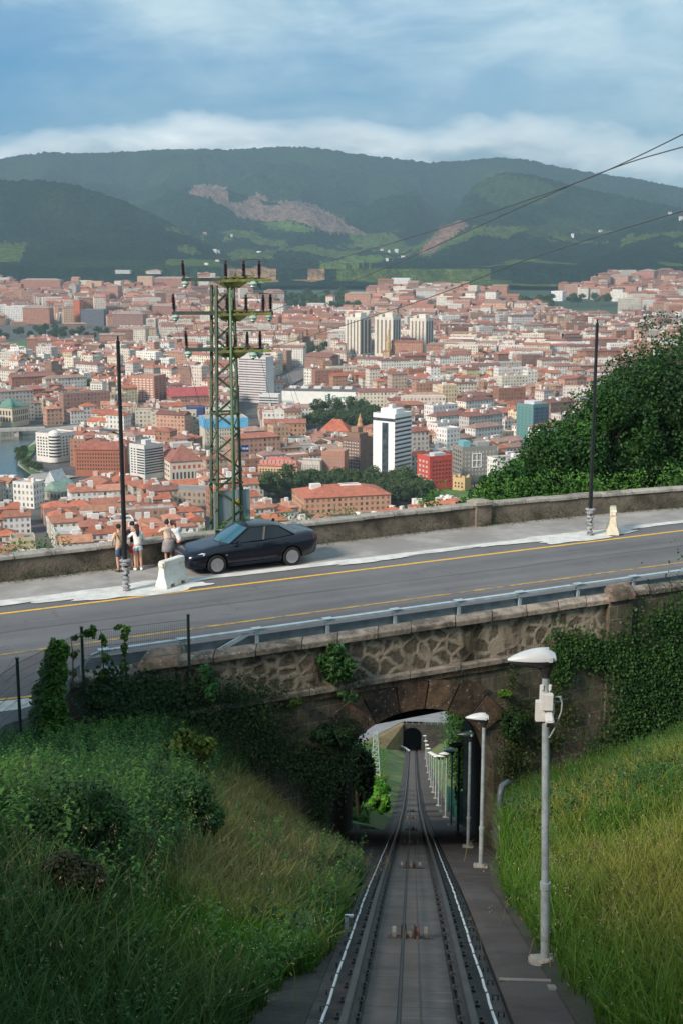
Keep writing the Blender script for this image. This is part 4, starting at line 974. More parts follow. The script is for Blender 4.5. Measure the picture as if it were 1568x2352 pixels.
# ---------------------------------------------------------------- stone materials
def stone_block(name, cols, bw=.9, bh=.42, mort=(.30, .27, .22), moss=.5, axis_scale=1.):
    """coursed ashlar in wall coordinates (UV in metres) with tooled grooves, damp stains and moss"""
    m, nt, b = new_mat(name)
    uv = N(nt, 'ShaderNodeUVMap').outputs[0]; g = gpos(nt)
    br = N(nt, 'ShaderNodeTexBrick'); L(nt, uv, br.inputs['Vector']); br.inputs['Scale'].default_value = 1
    br.inputs['Brick Width'].default_value = bw; br.inputs['Row Height'].default_value = bh; br.inputs['Mortar Size'].default_value = .018; br.inputs['Mortar Smooth'].default_value = .3
    br.inputs['Color1'].default_value = (*cols[0], 1); br.inputs['Color2'].default_value = (*cols[1], 1); br.inputs['Mortar'].default_value = (*mort, 1); br.offset = .5
    c = mix_c(nt, ramp(nt, noise(nt, 1.3, 7, .7, g), .35, .65), br.outputs[0], mix_c(nt, 1., br.outputs[0], (.42, .40, .38), 'MULTIPLY'))
    mp = N(nt, 'ShaderNodeMapping'); mp.inputs['Scale'].default_value = (2.2, 2.2, .35); L(nt, g, mp.inputs[0])
    c = mix_c(nt, ramp(nt, noise(nt, 1., 6, .7, mp.outputs[0]), .50, .68), c, (.028, .026, .022))
    c = mix_c(nt, math_n(nt, 'MULTIPLY', ramp(nt, noise(nt, .9, 7, .75, g), .46, .6), moss), c, (.05, .075, .02))
    L(nt, c, b.inputs['Base Color']); b.inputs['Roughness'].default_value = .95
    wv_ = N(nt, 'ShaderNodeTexWave', bands_direction='X'); wv_.inputs['Scale'].default_value = 7; wv_.inputs['Distortion'].default_value = 2.5; wv_.inputs['Detail'].default_value = 3; L(nt, uv, wv_.inputs[0])
    hgt = math_n(nt, 'ADD', math_n(nt, 'MULTIPLY', wv_.outputs[1], .25), math_n(nt, 'ADD', math_n(nt, 'MULTIPLY', math_n(nt, 'SUBTRACT', 1., br.outputs[1]), .7), noise(nt, 9, 6, .7, g)))
    bn = N(nt, 'ShaderNodeBump'); bn.inputs['Strength'].default_value = 1; bn.inputs['Distance'].default_value = .05; L(nt, hgt, bn.inputs['Height']); L(nt, bn.outputs[0], b.inputs['Normal'])
    return m
ashlar = stone_block('ashlar_stone', ((.23, .185, .135), (.13, .105, .08)))
def rubble(name):
    m, nt, b = new_mat(name); uv = N(nt, 'ShaderNodeUVMap').outputs[0]; g = gpos(nt)
    wob_ = N(nt, 'ShaderNodeTexNoise'); wob_.inputs['Scale'].default_value = 2.5; L(nt, uv, wob_.inputs['Vector'])
    vm = N(nt, 'ShaderNodeVectorMath', operation='MULTIPLY_ADD'); L(nt, wob_.outputs[1], vm.inputs[0]); vm.inputs[1].default_value = (.28, .28, 0); L(nt, uv, vm.inputs[2])
    def vor(feat):
        v = N(nt, 'ShaderNodeTexVoronoi', feature=feat); v.inputs['Scale'].default_value = 2.3; v.inputs['Randomness'].default_value = 1.; L(nt, vm.outputs[0], v.inputs['Vector']); return v
    e_ = vor('DISTANCE_TO_EDGE'); cc = vor('F1')
    mk = ramp(nt, e_.outputs['Distance'], .06, .2)
    cell = mix_c(nt, cc.outputs['Color'], (.24, .185, .125), (.13, .105, .075))
    cell = mix_c(nt, ramp(nt, noise(nt, 14, 5, .7, g), .4, .62), cell, (.065, .055, .04))
    mor = mix_c(nt, noise(nt, 3, 6, .7, g), (.26, .21, .155), (.44, .36, .27))
    c = mix_c(nt, mk, mor, cell)
    mp = N(nt, 'ShaderNodeMapping'); mp.inputs['Scale'].default_value = (.9, .9, .25); L(nt, g, mp.inputs[0])
    c = mix_c(nt, ramp(nt, noise(nt, 1., 6, .7, mp.outputs[0]), .46, .64), c, mix_c(nt, 1., c, (.20, .18, .15), 'MULTIPLY'))
    c = mix_c(nt, math_n(nt, 'MULTIPLY', ramp(nt, noise(nt, 1.1, 7, .75, g), .55, .68), .6), c, (.06, .075, .02))
    L(nt, c, b.inputs['Base Color']); b.inputs['Roughness'].default_value = .95
    hg = math_n(nt, 'ADD', math_n(nt, 'MULTIPLY', math_n(nt, 'SUBTRACT', 1., mk), .8), math_n(nt, 'MULTIPLY', noise(nt, 16, 5, .75, g), .9))
    bn = N(nt, 'ShaderNodeBump'); bn.inputs['Strength'].default_value = 1; bn.inputs['Distance'].default_value = .06; L(nt, hg, bn.inputs['Height']); L(nt, bn.outputs[0], b.inputs['Normal'])
    return m
rubble_m = rubble('rubble_stone')
def coping_mat(name, c1, c2, dirt=(.10, .085, .075), d0=.45):
    m, nt, b = new_mat(name); g = gpos(nt); c = ramp(nt, noise(nt, 3., 7, .7, g), .3, .7, c1, c2)
    c = mix_c(nt, ramp(nt, noise(nt, 1.1, 8, .72, g), d0, d0+.16), c, dirt)
    c = mix_c(nt, ramp(nt, noise(nt, 11, 3, .6, g), .63, .68), c, (.45, .43, .38))
    at = N(nt, 'ShaderNodeAttribute', attribute_name='Col').outputs[0]; c = mix_c(nt, 1., c, at, 'MULTIPLY')
    L(nt, c, b.inputs['Base Color']); b.inputs['Roughness'].default_value = .92
    bn = N(nt, 'ShaderNodeBump'); bn.inputs['Strength'].default_value = 1; bn.inputs['Distance'].default_value = .07; L(nt, noise(nt, 11, 8, .75, g), bn.inputs['Height']); L(nt, bn.outputs[0], b.inputs['Normal']); return m
coping_m = coping_mat('granite_coping', (.25, .20, .165), (.38, .315, .255), (.10, .082, .068), .42); wallcop_m = coping_mat('cement_coping', (.30, .28, .25), (.42, .39, .34), (.12, .105, .09), .5)
vous_m = coping_mat('brown_sandstone', (.15, .085, .05), (.27, .17, .10), (.045, .035, .026), .42)
shade_stone_m = M('shade_stone', (.038, .034, .030), .9, .4, 1.5, bump=1., bscale=7, world=True, c3=(.018, .022, .012), s3=.8)  # shade of vault and tunnel walls put into a near-black stone colour

def uvwall(mb, poly, t, thick, mi=0, x_off=0.):
    """a polygon (x,z) on the plane t = const with UV in metres, closed solid of given thickness"""
    n = len(poly); k = math.hypot(1, RS/RC)
    fr = [(x, ry(x, t), z) for x, z in poly]; bk = [(q[0]+TD[0]*thick, q[1]+TD[1]*thick, q[2]) for q in fr]
    uv = [((x+x_off)*k, z) for x, z in poly]
    fs = [tuple(range(n)), tuple(range(2*n-1, n-1, -1))]+[(i, i+n, (i+1) % n+n, (i+1) % n) for i in range(n)]
    uvs = [uv, list(reversed(uv))]+[[uv[i], (uv[i][0]+thick, uv[i][1]), (uv[(i+1) % n][0]+thick, uv[(i+1) % n][1]), uv[(i+1) % n]] for i in range(n)]
    mb.add(fr+bk, fs, mi, None, uvs)
ARC_R, ARC_Z, = 2.45, -15.6
bridge = thing('stone_bridge', 'old stone arch bridge carrying the road over the railway, mossy with rubble parapet', 'bridge', (0, ry(0, TN), ARC_Z))
arc = [(ARC_R*math.cos(q), ARC_Z+ARC_R*math.sin(q)) for q in np.linspace(0, math.pi, 29)]
arcL = [(-x, z) for x, z in arc]      # from left spring over to the right
mb = MB(); ZB = -27
# left part, right part and the strip over the crown, each a clean polygon
uvwall(mb, [(-7.4, ZB), (-2.45, ZB)]+[(x, z) for x, z in arcL[:15]]+[(0, -12.0), (-7.4, -12.0)], TN, .6)
uvwall(mb, [(2.45, ZB), (6.6, ZB), (6.6, -12.0), (0, -12.0)]+[(x, z) for x, z in arcL[14:]], TN, .6)
mb.build('spandrel_wall', ashlar, bridge)
# barrel
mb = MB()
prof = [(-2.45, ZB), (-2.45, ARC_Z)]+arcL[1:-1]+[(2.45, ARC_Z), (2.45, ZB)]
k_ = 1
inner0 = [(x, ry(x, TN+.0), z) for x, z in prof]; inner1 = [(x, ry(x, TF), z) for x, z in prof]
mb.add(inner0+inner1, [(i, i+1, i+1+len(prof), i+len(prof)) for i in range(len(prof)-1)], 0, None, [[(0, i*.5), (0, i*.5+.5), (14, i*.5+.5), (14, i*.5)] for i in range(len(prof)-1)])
mb.build('vault', shade_stone_m, bridge, fix=False)
mb = MB(); uvwall(mb, [(-9, ZB-6), (-2.45, ZB-6)]+[(x, z) for x, z in arcL[:15]]+[(0, -11.6), (-9, -11.6)], TF-.4, .5); uvwall(mb, [(2.45, ZB-6), (9, ZB-6), (9, -11.6), (0, -11.6)]+[(x, z) for x, z in arcL[14:]], TF-.4, .5); mb.build('rear_wall', ashlar, bridge)
# voussoirs
mb = MB(); nv_ = 11; rv = random.Random(8)
for k in range(2, nv_-2):
    q0 = math.pi*k/nv_+.006; q1 = math.pi*(k+1)/nv_-.006; ro = ARC_R+.88+(.16 if k % 2 else 0)
    sh = rv.uniform(.6, 1.25); pl = []
    for q in np.linspace(q0, q1, 4): pl.append((ARC_R*math.cos(q)*.998, ARC_Z+ARC_R*math.sin(q)*.998))
    for q in np.linspace(q1, q0, 3): pl.append((ro*math.cos(q), ARC_Z+ro*math.sin(q)))
    pl = [(x, min(z, -12.05)) for x, z in pl]
    y_ = TN-.05-rv.uniform(0, .02); mb.extr(pl, (0, ry(0, y_), 0), XD, (0, 0, 1), TD*.3, 0, (sh, sh*rv.uniform(.92, 1), sh*rv.uniform(.85, 1)))
mb.build('voussoir_ring', vous_m, bridge, bevel=.015)
# parapet wall, string course, coping
mb = MB(); uvwall(mb, [(-6.15, -12.0), (6.0, -12.0), (6.0, -10.82), (-6.15, -10.82)], TN+.06, .36); mb.build('parapet_wall', rubble_m, bridge)
def stone_run(mb, x0, x1, t0, t1, z0, z1, ln, crown=.05, seed=1, cvar=.25, zf=None):
    r_ = random.Random(seed); x = x0
    while x < x1-.05:
        l_ = min(ln*r_.uniform(.8, 1.2), x1-x)
        if x1-x-l_ < .3: l_ = x1-x
        dz = r_.uniform(-.012, .012)+(zf(x) if zf else 0); sh = 1+r_.uniform(-cvar, cvar*.6)
        if seed == 21 and x > 4.2: sh = 1.35
        prof_ = [(t0, z0), (t0, z1-crown), (t0+(t1-t0)*.25, z1-crown*.3), (t0+(t1-t0)*.5, z1), (t0+(t1-t0)*.75, z1-crown*.3), (t1, z1-crown), (t1, z0)]
        secs = [[(xx, ry(xx, tt), zz+dz) for tt, zz in prof_] for xx in (x+.008, x+l_-.008)]
        secs = [[(q[0], q[1], q[2]) for q in s] for s in secs]
        mb.loft(secs, 0, (sh, sh, sh*.98)); x += l_
mb = MB(); stone_run(mb, -6.15, 6.0, TN-.07, TN+.55, -10.84, -10.6, 1.05, .09, seed=21); mb.build('coping', coping_m, bridge, bevel=.012)
mb = MB(); stone_run(mb, -6.15, 6.0, TN-.14, TN+.3, -12.16, -12.0, 1.4, .03, seed=22, cvar=.15); mb.build('string_course', coping_m, bridge)
mb = MB(); stone_run(mb, -6.15, 6.0, TN-.06, TN+.3, -12.34, -12.162, 1.4, .0, seed=23, cvar=.3); mb.build('string_course', vous_m, bridge)
for x0, x1 in ((6.0, 6.75), (-6.95, -6.15)):
    mb = MB(); uvwall(mb, [(x0, ZB), (x1, ZB), (x1, -10.75), (x0, -10.75)], TN-.12, .7); mb.build('pilaster', ashlar, bridge)
    mb = MB(); xm = (x0+x1)/2; base = [(x0-.07, TN-.2), (x1+.07, TN-.2), (x1+.07, TN+.68), (x0-.07, TN+.68)]
    def ring(f, z): return [((xm+(x-xm)*f), ry(xm+(x-xm)*f, TN+.24+(t-TN-.24)*f), z) for x, t in base]
    mb.loft([ring(1, -10.75), ring(1, -10.6), ring(.9, -10.5), ring(.62, -10.4), ring(.25, -10.36)], 0, (1.1, .95, .85)); mb.build('pilaster_cap', coping_m, bridge, smooth=True, angle=50)

# retaining walls either side of the bridge
rw = thing('retaining_wall', 'dark ivy-hung retaining wall continuing right of the bridge pilaster', 'wall', (9, ry(9, TN), -12))
mb = MB(); uvwall(mb, [(6.75, -20), (24, -20), (24, -10.75), (6.75, -10.75)], TN+.02, .5); mb.build('stonework', ashlar, rw)
mb = MB(); stone_run(mb, 6.78, 24, TN-.05, TN+.55, -10.75, -10.52, .7, .08, seed=31, zf=lambda x: .03*math.sin(x*3)); mb.build('coping', coping_m, rw, bevel=.02)
lw = thing('retaining_wall', 'low dark wall with rounded stone coping behind the mesh fence, left of the bridge', 'wall', (-8, ry(-8, TN), -12))
mb = MB(); uvwall(mb, [(-9.35, -16), (-6.95, -16), (-6.95, -10.98), (-9.35, -10.98)], TN+.02, .45); mb.build('stonework', ashlar, lw)
mb = MB(); stone_run(mb, -9.4, -6.96, TN-.05, TN+.52, -10.98, -10.78, .8, .05, seed=33); mb.build('coping', coping_m, lw, bevel=.02)

# parapet on the far side of the road
pw = thing('roadside_wall', 'long weathered stone parapet along the far footway overlooking the city', 'wall', rd(20, 45.4, ZR))
pst = M('stained_render', (.14, .115, .09), .95, .35, .9, bump=1., bscale=9, world=True, c3=(.055, .045, .032), s3=.7)
mb = MB(); mb.loft([[rd(s, wall_t(s), ZR-3), rd(s, wall_t(s), ZR+.78), rd(s, wall_t(s)+.38, ZR+.78), rd(s, wall_t(s)+.38, ZR-8)] for s in np.linspace(-12, 66, 79)])
mb.build('wall_body', pst, pw)
mb = MB(); s = -12.; r_ = random.Random(2)
while s < 66:
    l_ = r_.uniform(1., 1.7); dz = r_.uniform(-.015, .015); sh = r_.uniform(.8, 1.15)
    secs = [[rd(q, wall_t(q)-.06, ZR+.78+dz), rd(q, wall_t(q)-.06, ZR+.90+dz), rd(q, wall_t(q)+.05, ZR+.94+dz), rd(q, wall_t(q)+.4, ZR+.94+dz), rd(q, wall_t(q)+.46, ZR+.9+dz), rd(q, wall_t(q)+.46, ZR+.78+dz)] for q in (s+.006, s+l_-.006)]
    mb.loft(secs, 0, (sh, sh, sh)); s += l_
mb.build('coping', wallcop_m, pw, bevel=.015)
sp_ = 29.6
mb = MB(); mb.loft([[rd(sp_+a*f, wall_t(sp_)+.18+b*f, z) for a, b in ((-.42, -.36), (.42, -.36), (.42, .36), (-.42, .36))] for f, z in ((.86, ZR), (.86, ZR+.9))], 0, (1, 1, 1)); mb.build('pillar', pst, pw)
mb = MB(); mb.loft([[rd(sp_+a*f, wall_t(sp_)+.18+b*f, z) for a, b in ((-.42, -.36), (.42, -.36), (.42, .36), (-.42, .36))] for f, z in ((1.05, ZR+.9), (1.05, ZR+1.02), (.6, ZR+1.1), (.2, ZR+1.12))], 0, (.8, .78, .74)); mb.build('pillar_cap', wallcop_m, pw)

# ---------------------------------------------------------------- banks
def nb(x, y, sc, sd=1, oc=3): return vnoise(np.asarray(x, float)/sc, np.asarray(y, float)/sc, sd, oc)-.5
def zt_arr(y): return np.interp(y, TRY, TRZ)
def left_z(x, y):
    zt = zt_arr(y)-.12; xe = np.interp(y, [0, 12, 15, 24, 32, 36], [-1.25, -1.2, -.95, -.95, -1.9, -2.4])
    Lp = np.interp(y, [0, 10, 20, 26, 30, 33, 40], [-1.2, -5.0, -8.9, -11.0, -11.95, -12.5, -12.8])
    wdt = np.interp(y, [0, 20, 30, 36], [3.6, 4.2, 4.6, 4.4]); f = np.clip((xe-x)/wdt, 0, 1); f = f*f*(3-2*f)*.6+f*.4
    z = zt+(Lp-zt)*f+np.clip(-x-8, 0, 20)*np.where(y < 27, .06, 0)+nb(x, y, 1.6, 3)*.35*np.clip(f*4, 0, 1)
    return z
def right_xe(y): return np.interp(y, [0, 12, 21, 28, 35], [1.5, 1.45, 1.42, 1.9, 2.42])
def right_z(x, y):
    zt = zt_arr(y)-.1; xe = right_xe(y)
    stp = np.interp(y, [0, 21, 25, 36], [.12, .15, 1.0, 1.5]); sl_ = np.interp(y, [0, 20, 33], [.45, .40, .40])
    z = zt+stp+sl_*np.clip(x-xe, 0, 30)+nb(x, y, 1.6, 5)*.3*np.clip((x-xe)*2, 0, 1)
    return np.minimum(z, -11.8+np.clip(33-y, 0, 40)*.6)
def bank(name, x0, x1, y0, y1, fz, nx, ny, keep):
    gx = np.linspace(x0, x1, nx); gy = np.linspace(y0, y1, ny); GX, GY = np.meshgrid(gx, gy, indexing='ij')
    V = np.stack([GX, GY, fz(GX, GY)], -1).reshape(-1, 3); i, j = np.meshgrid(np.arange(nx-1), np.arange(ny-1), indexing='ij'); a = (i*ny+j).ravel()
    Fq = np.stack([a, a+ny, a+ny+1, a+1], 1); m = (V[Fq[:, 0]]+V[Fq[:, 2]])/2; Fq = Fq[keep(m)]
    o = np_mesh(name, V, Fq, soil, smooth=True); return struct(o)
soil = M('dark_earth', (.028, .033, .016), 1, .45, 1.3, bump=.8, bscale=6, world=True, c3=(.05, .042, .028), s3=.6)
bank('left_bank', -24, -.93, 1.5, 38, left_z, 110, 150, lambda m: (-m[:, 0]*RS+m[:, 1]*RC < TN+.25) & (m[:, 0] < np.interp(m[:, 1], [0, 12, 15, 24, 32, 36], [-1.4, -1.35, -.9, -.9, -2.3, -2.35])+.12))
bank('right_bank', 1.2, 20, 1.5, 48, right_z, 90, 180, lambda m: (-m[:, 0]*RS+m[:, 1]*RC < TN+.25) & (m[:, 0] > right_xe(m[:, 1])-.05))
# small stone retaining wall holding the right bank by the vault
w_ = thing('low_stone_wall', 'short pale stone wall edging the right bank in front of the vault', 'wall', (1.9, 28, -14))
mb = MB(); ys = np.linspace(24.2, 37.6, 20); mb.loft([[(right_xe(y)-.02, y, ztrack(y)-.6), (right_xe(y)+.03, y, ztrack(y)+float(np.interp(y, [24, 26, 37], [.5, 1.05, 1.45]))), (right_xe(y)+.3, y, ztrack(y)+float(np.interp(y, [24, 26, 37], [.5, 1.05, 1.45]))), (right_xe(y)+.32, y, ztrack(y)-.6)] for y in ys]); mb.build('stonework', coping_mat('pale_sandstone', (.26, .19, .13), (.36, .28, .19)), w_) if False else mb.build('stonework', M('pale_sandstone', (.26, .20, .14), .95, .3, 2, bump=.9, bscale=8, world=True, c3=(.09, .075, .05), s3=.9), w_)
mb = MB(); mb.tube([(2.0, 28.6, ztrack(28.6)-.3), (2.0, 28.6, ztrack(28.6)+1.75), (2.04, 28.7, ztrack(28.6)+1.9), (2.2, 28.9, ztrack(28.6)+1.93)], .075, 10)
o = mb.build('vent_pipe', M('grey_pipe', (.07, .085, .085), .5, .2, 3), smooth=True); tag(o, 'grey upright pipe with a bent top beside the low stone wall', 'pipe')

# beyond the bridge: cutting sides down the hill
def beyond_l(x, y):
    zt = zt_arr(y)-.15; d = np.clip(-1.1-x, 0, 60); return zt+np.minimum(d*.28, 1.6)+np.clip(d-8, 0, 60)*.12+nb(x, y, 4, 7)*1.1*np.clip(d, 0, 1)-np.clip((y-175)/25, 0, 1)*0
def beyond_r(x, y):
    zt = zt_arr(y)-.15; d = np.clip(x-2.3, 0, 60); return zt+d*.75+nb(x, y, 4, 9)*1.*np.clip(d, 0, 1)
green_m = M('meadow_slope', (.06, .12, .025), 1, .4, .5, bump=.8, bscale=3, world=True, c3=(.12, .12, .04), s3=.15)
for nm, x0, x1, fz in (('lower_slope', -45, -1.05, beyond_l), ('lower_slope', 2.2, 30, beyond_r)):
    gx = np.linspace(x0, x1, 60); gy = np.linspace(48, 205, 120); GX, GY = np.meshgrid(gx, gy, indexing='ij'); V = np.stack([GX, GY, fz(GX, GY)], -1).reshape(-1, 3)
    i, j = np.meshgrid(np.arange(59), np.arange(119), indexing='ij'); a = (i*120+j).ravel(); Fq = np.stack([a, a+120, a+121, a+1], 1); m = (V[Fq[:, 0]]+V[Fq[:, 2]])/2; Fq = Fq[(-m[:, 0]*RS+m[:, 1]*RC) > TF+.2]
    struct(np_mesh(nm, V, Fq, green_m, smooth=True))

# ---------------------------------------------------------------- the funicular track
ty = np.concatenate([np.arange(-1, 60, .5), np.arange(60, 236, 2.)])
TRYs = TRY; 
def tz(y): return float(np.interp(y, ysm, zsm))
ysm = np.arange(-12, 262, .5); zraw = np.interp(ysm, TRY, TRZ); kk = np.ones(15)/15; zsm = np.convolve(np.pad(zraw, 7, 'edge'), kk, 'valid'); zsm[:7] = zraw[:7]
def run(mb, prof_, y0=-1, y1=236, mi=0, dx=0., col=None):
    yy = ty[(ty >= y0) & (ty <= y1)]
    mb.loft([[(x+dx, y, tz(y)+z) for x, z in prof_] for y in yy], mi, col)
bed_m, bnt, bb = new_mat('track_concrete'); g = gpos(bnt)
spb = N(bnt, 'ShaderNodeSeparateXYZ'); L(bnt, g, spb.inputs[0])
c = ramp(bnt, noise(bnt, 1.1, 8, .7, g), .3, .7, (.066, .050, .041), (.165, .130, .108))
ax = math_n(bnt, 'ABSOLUTE', spb.outputs[0])
gr = math_n(bnt, 'ADD', ax, math_n(bnt, 'MULTIPLY', noise(bnt, 4, 6, .7, g), .3))
c = mix_c(bnt, ramp(bnt, gr, .44, .62), c, (.040, .034, .032))          # grease along the rails
fj = math_n(bnt, 'FRACT', math_n(bnt, 'MULTIPLY', spb.outputs[1], 1/1.55))
c = mix_c(bnt, math_n(bnt, 'MULTIPLY', math_n(bnt, 'LESS_THAN', fj, .022), .7), c, (.05, .045, .042))
cr_ = math_n(bnt, 'ABSOLUTE', math_n(bnt, 'SUBTRACT', math_n(bnt, 'ADD', spb.outputs[0], math_n(bnt, 'MULTIPLY', math_n(bnt, 'SUBTRACT', noise(bnt, 5, 5, .7, g), .5), .04)), .10))
c = mix_c(bnt, math_n(bnt, 'MULTIPLY', math_n(bnt, 'LESS_THAN', cr_, .013), .75), c, (.05, .042, .04))
mpb = N(bnt, 'ShaderNodeMapping'); mpb.inputs['Scale'].default_value = (.8, 7, 1); L(bnt, g, mpb.inputs[0])
c = mix_c(bnt, ramp(bnt, noise(bnt, 1., 5, .7, mpb.outputs[0]), .6, .75), c, (.22, .205, .20))
L(bnt, c, bb.inputs['Base Color']); bb.inputs['Roughness'].default_value = .85
bn = N(bnt, 'ShaderNodeBump'); bn.inputs['Strength'].default_value = .6; bn.inputs['Distance'].default_value = .02; L(bnt, noise(bnt, 14, 6, .7, g), bn.inputs['Height']); L(bnt, bn.outputs[0], bb.inputs['Normal'])
grease = M('greasy_concrete', (.038, .032, .030), .8, .5, 2.5, bump=.7, bscale=12, world=True, c3=(.075, .058, .045), s3=1.8)
steel = M('rail_steel', (.075, .07, .068), .5, .25, 2, metal=.4, world=True, spec=.4); rust = M('rusty_steel', (.11, .055, .035), .8, .4, 6, world=True)
railside = M('grimy_rail_web', (.05, .042, .038), .7, .3, 4, world=True)
track = thing('railway_track', 'steep single funicular track on a concrete bed running down through the vault', 'railway track', (0, 11, -6.7))
mb = MB(); run(mb, [(-.44, -.3), (-.44, -.04), (-.40, 0), (.40, 0), (.44, -.04), (.44, -.3)]); mb.build('bed', bed_m, track)
mb = MB(); run(mb, [(-.88, -.6), (-.88, -.05), (-.45, -.05), (-.45, -.6)]); run(mb, [(.45, -.6), (.45, -.05), (.88, -.05), (.88, -.6)]); mb.build('shoulder', grease, track)
for sx in (-1, 1):
    mb = MB(); run(mb, [(sx*.53+x, z) for x, z in ((-.07, -.05), (-.07, -.03), (-.012, .01), (-.012, .06), (-.035, .07), (-.035, .105), (-.025, .112), (.025, .112), (.035, .105), (.035, .07), (.012, .06), (.012, .01), (.07, -.03), (.07, -.05))])
    o = mb.build('rail', [railside, steel], track)
    for p in o.data.polygons:
        if p.normal.z > .7 and max(o.data.vertices[v].co.z for v in p.vertices) > -1e9 and (len(p.vertices) == 4):
            xs_ = [abs(o.data.vertices[v].co.x-sx*.53) for v in p.vertices]
            if max(xs_) < .036 and min(xs_) > .02: p.material_index = 1
# chairs and bolts
mb = MB()
for y in np.arange(6, 60, .75):
    for sx in (-1, 1):
        for s2 in (-1, 1):
            mb.box((sx*.53+s2*.085, y, tz(y)-.025), (.06, .09, .03)); mb.box((sx*.53+s2*.09, y, tz(y)+.0), (.02, .02, .03))
o = mb.build('rail_clip', railside, track); o['kind'] = 'stuff'
mb = MB()
for y in np.arange(6, 45, .8):
    for x in (-.79, .79): mb.tube([(x, y, tz(y)-.05), (x, y, tz(y)+.0), (x+.05, y, tz(y)+.0), (x+.05, y, tz(y)-.05)], .009, 5)
mb.build('lifting_loop', railside, track)['kind'] = 'stuff'
for y in (15.3, 27., 38.5, 50., 62., 74.):
    for x in (-.085, .075):
        mb = MB(); n_ = 20; vs = []
        prof_ = [(.13, -.035), (.145, -.03), (.105, 0), (.145, .03), (.13, .035)]
        Mx = Matrix.Rotation(math.pi/2, 3, 'Y')
        tmp = MB(); tmp.lathe([(.02, -.04)]+prof_+[(.02, .04)], (0, 0, 0), n_)
        mb.add([tuple((Mx @ Vector(q))+Vector((x, y, tz(y)+.03))) for q in tmp.v], tmp.f); mb.build('cable_pulley', rust, track, smooth=True, angle=35)
    mb = MB()
    for x in (-.20, -.005, .19): mb.box((x, y, tz(y)+.03), (.05, .16, .16))
    mb.build('pulley_bracket', M('bracket_steel', (.20, .17, .14), .7, .3, 5) if y == 15.3 else bpy.data.materials['bracket_steel'], track)
    mb = MB(); mb.box((0, y+.0, tz(y)+.006), (.56, .26, .02), M=Matrix.Rotation(-math.atan(.4), 3, 'X')); mb.build('pulley_pit', railside, track)
mb = MB(); yy = ty[(ty < 236)]; mb.tube([(-.085+.03*math.sin(y*.05)*min(1, y/60), y, tz(y)+.165) for y in yy], .019, 8); o = mb.build('haulage_cable', M('cable_steel', (.06, .06, .065), .45, .3, 8, metal=.6), smooth=True)
tag(o, 'dark steel haulage cable running down the middle of the track', 'cable')
cw_m = M('white_conduit', (.66, .68, .68), .45, .12, 4)
for sx, lab in ((-1, 'white jointed conduit along the left side of the track'), (1, 'white jointed conduit along the right side of the track')):
    t = thing('conduit', lab, 'pipe', (sx*.72, 10, -6.2), 0)
    mb = MB(); rr_ = random.Random(sx+3); pts = []
    for y in np.arange(5, 46, .4): pts.append((sx*(.72+rr_.uniform(-.006, .006)), y, tz(y)+.045+rr_.uniform(-.006, .008)))
    mb.tube(pts, .014, 8); mb.build('pipe', cw_m, t, smooth=True)
    mb = MB()
    for k in range(0, len(pts), 2):
        p = pts[k]; mb.tube([(p[0], p[1]-.02, p[2]+.008), (p[0], p[1]+.02, p[2]-.008)], .019, 8)
    mb.build('clamp', railside, t)['kind'] = 'stuff'
# walkway on the right, verge on the left
wk = M('walkway_asphalt', (.068, .047, .038), .9, .3, 1.6, bump=.5, bscale=25, world=True, c3=(.085, .070, .06), s3=.7)
mb = MB(); yy = ty[ty <= 230]
mb.loft([[(.89, y, tz(y)-.4), (.89, y, tz(y)-.0), (1.0, y, tz(y)+.02), (right_xe(y)+.35 if y < 36 else 2.5, y, tz(y)+.02), (right_xe(y)+.35 if y < 36 else 2.5, y, tz(y)-.4)] for y in yy]); struct(mb.build('walkway', wk))
vw = lambda y: -2.5 if y < 52 else -1.15
mb = MB(); mb.loft([[(-.89, y, tz(y)-.5), (-.89, y, tz(y)-.07), (vw(y), y, tz(y)-.10+.02*math.sin(y*2)), (vw(y), y, tz(y)-.5)] for y in yy]); struct(mb.build('verge', M('gritty_soil', (.040, .034, .028), .95, .35, 2.2, bump=1, bscale=10, world=True, c3=(.075, .065, .052), s3=.8)))
mb = MB(); mb.box((1.3, 12.35, tz(12.35)+.028), (.8, .05, .02), M=Matrix.Rotation(-.38, 3, 'X')); mb.box((1.42, 11.95, tz(11.95)+.03), (.14, .22, .02), M=Matrix.Rotation(-.38, 3, 'X')); struct(mb.build('drain_cover', M('old_concrete', (.22, .2, .18), .9, .2, 4)))
o_ = thing('marker_stub', 'small white marker post on the left edge of the track', 'marker', (-.84, 16.2, tz(16.2)))
mb = MB(); mb.box((-.84, 16.2, tz(16.2)+.06), (.05, .03, .2)); mb.box((-.80, 16.2, tz(16.2)+.15), (.1, .03, .03)); mb.build('post', cw_m, o_)

# second tunnel mouth far below with its road and railings
tp = thing('tunnel_portal', 'dark arched tunnel mouth with railings far down the track', 'tunnel', (0, 205, -81))
zt2 = tz(205)
mb = MB(); op = [(1.45*math.cos(q), 2.6+1.3*math.sin(q)) for q in np.linspace(0, math.pi, 15)]
pol = [(1.45, -3), (6, -3), (6, 4.4), (0, 4.4)]+[(x, z) for x, z in op[7::-1]]
mb.extr(pol, (0, 205, zt2), (1, 0, 0), (0, 0, 1), (0, .8, 0)); mb.extr([(-x, z) for x, z in pol][::-1], (0, 205, zt2), (1, 0, 0), (0, 0, 1), (0, .8, 0)); mb.build('portal_wall', shade_stone_m, tp)
mb = MB(); mb.box((0, 214, zt2-1.5), (4.4, .3, 14)); mb.build('dark_interior', M('tunnel_darkness', (.01, .01, .01), 1, .1, 1), tp)  # tunnel's darkness painted as a near-black end wall
for sx in (-1, 1):
    mb = MB(); mb.box((sx*1.9, 210, zt2), (.7, 9.5, 9)); mb.build('side_wall', shade_stone_m, tp)
mb = MB()
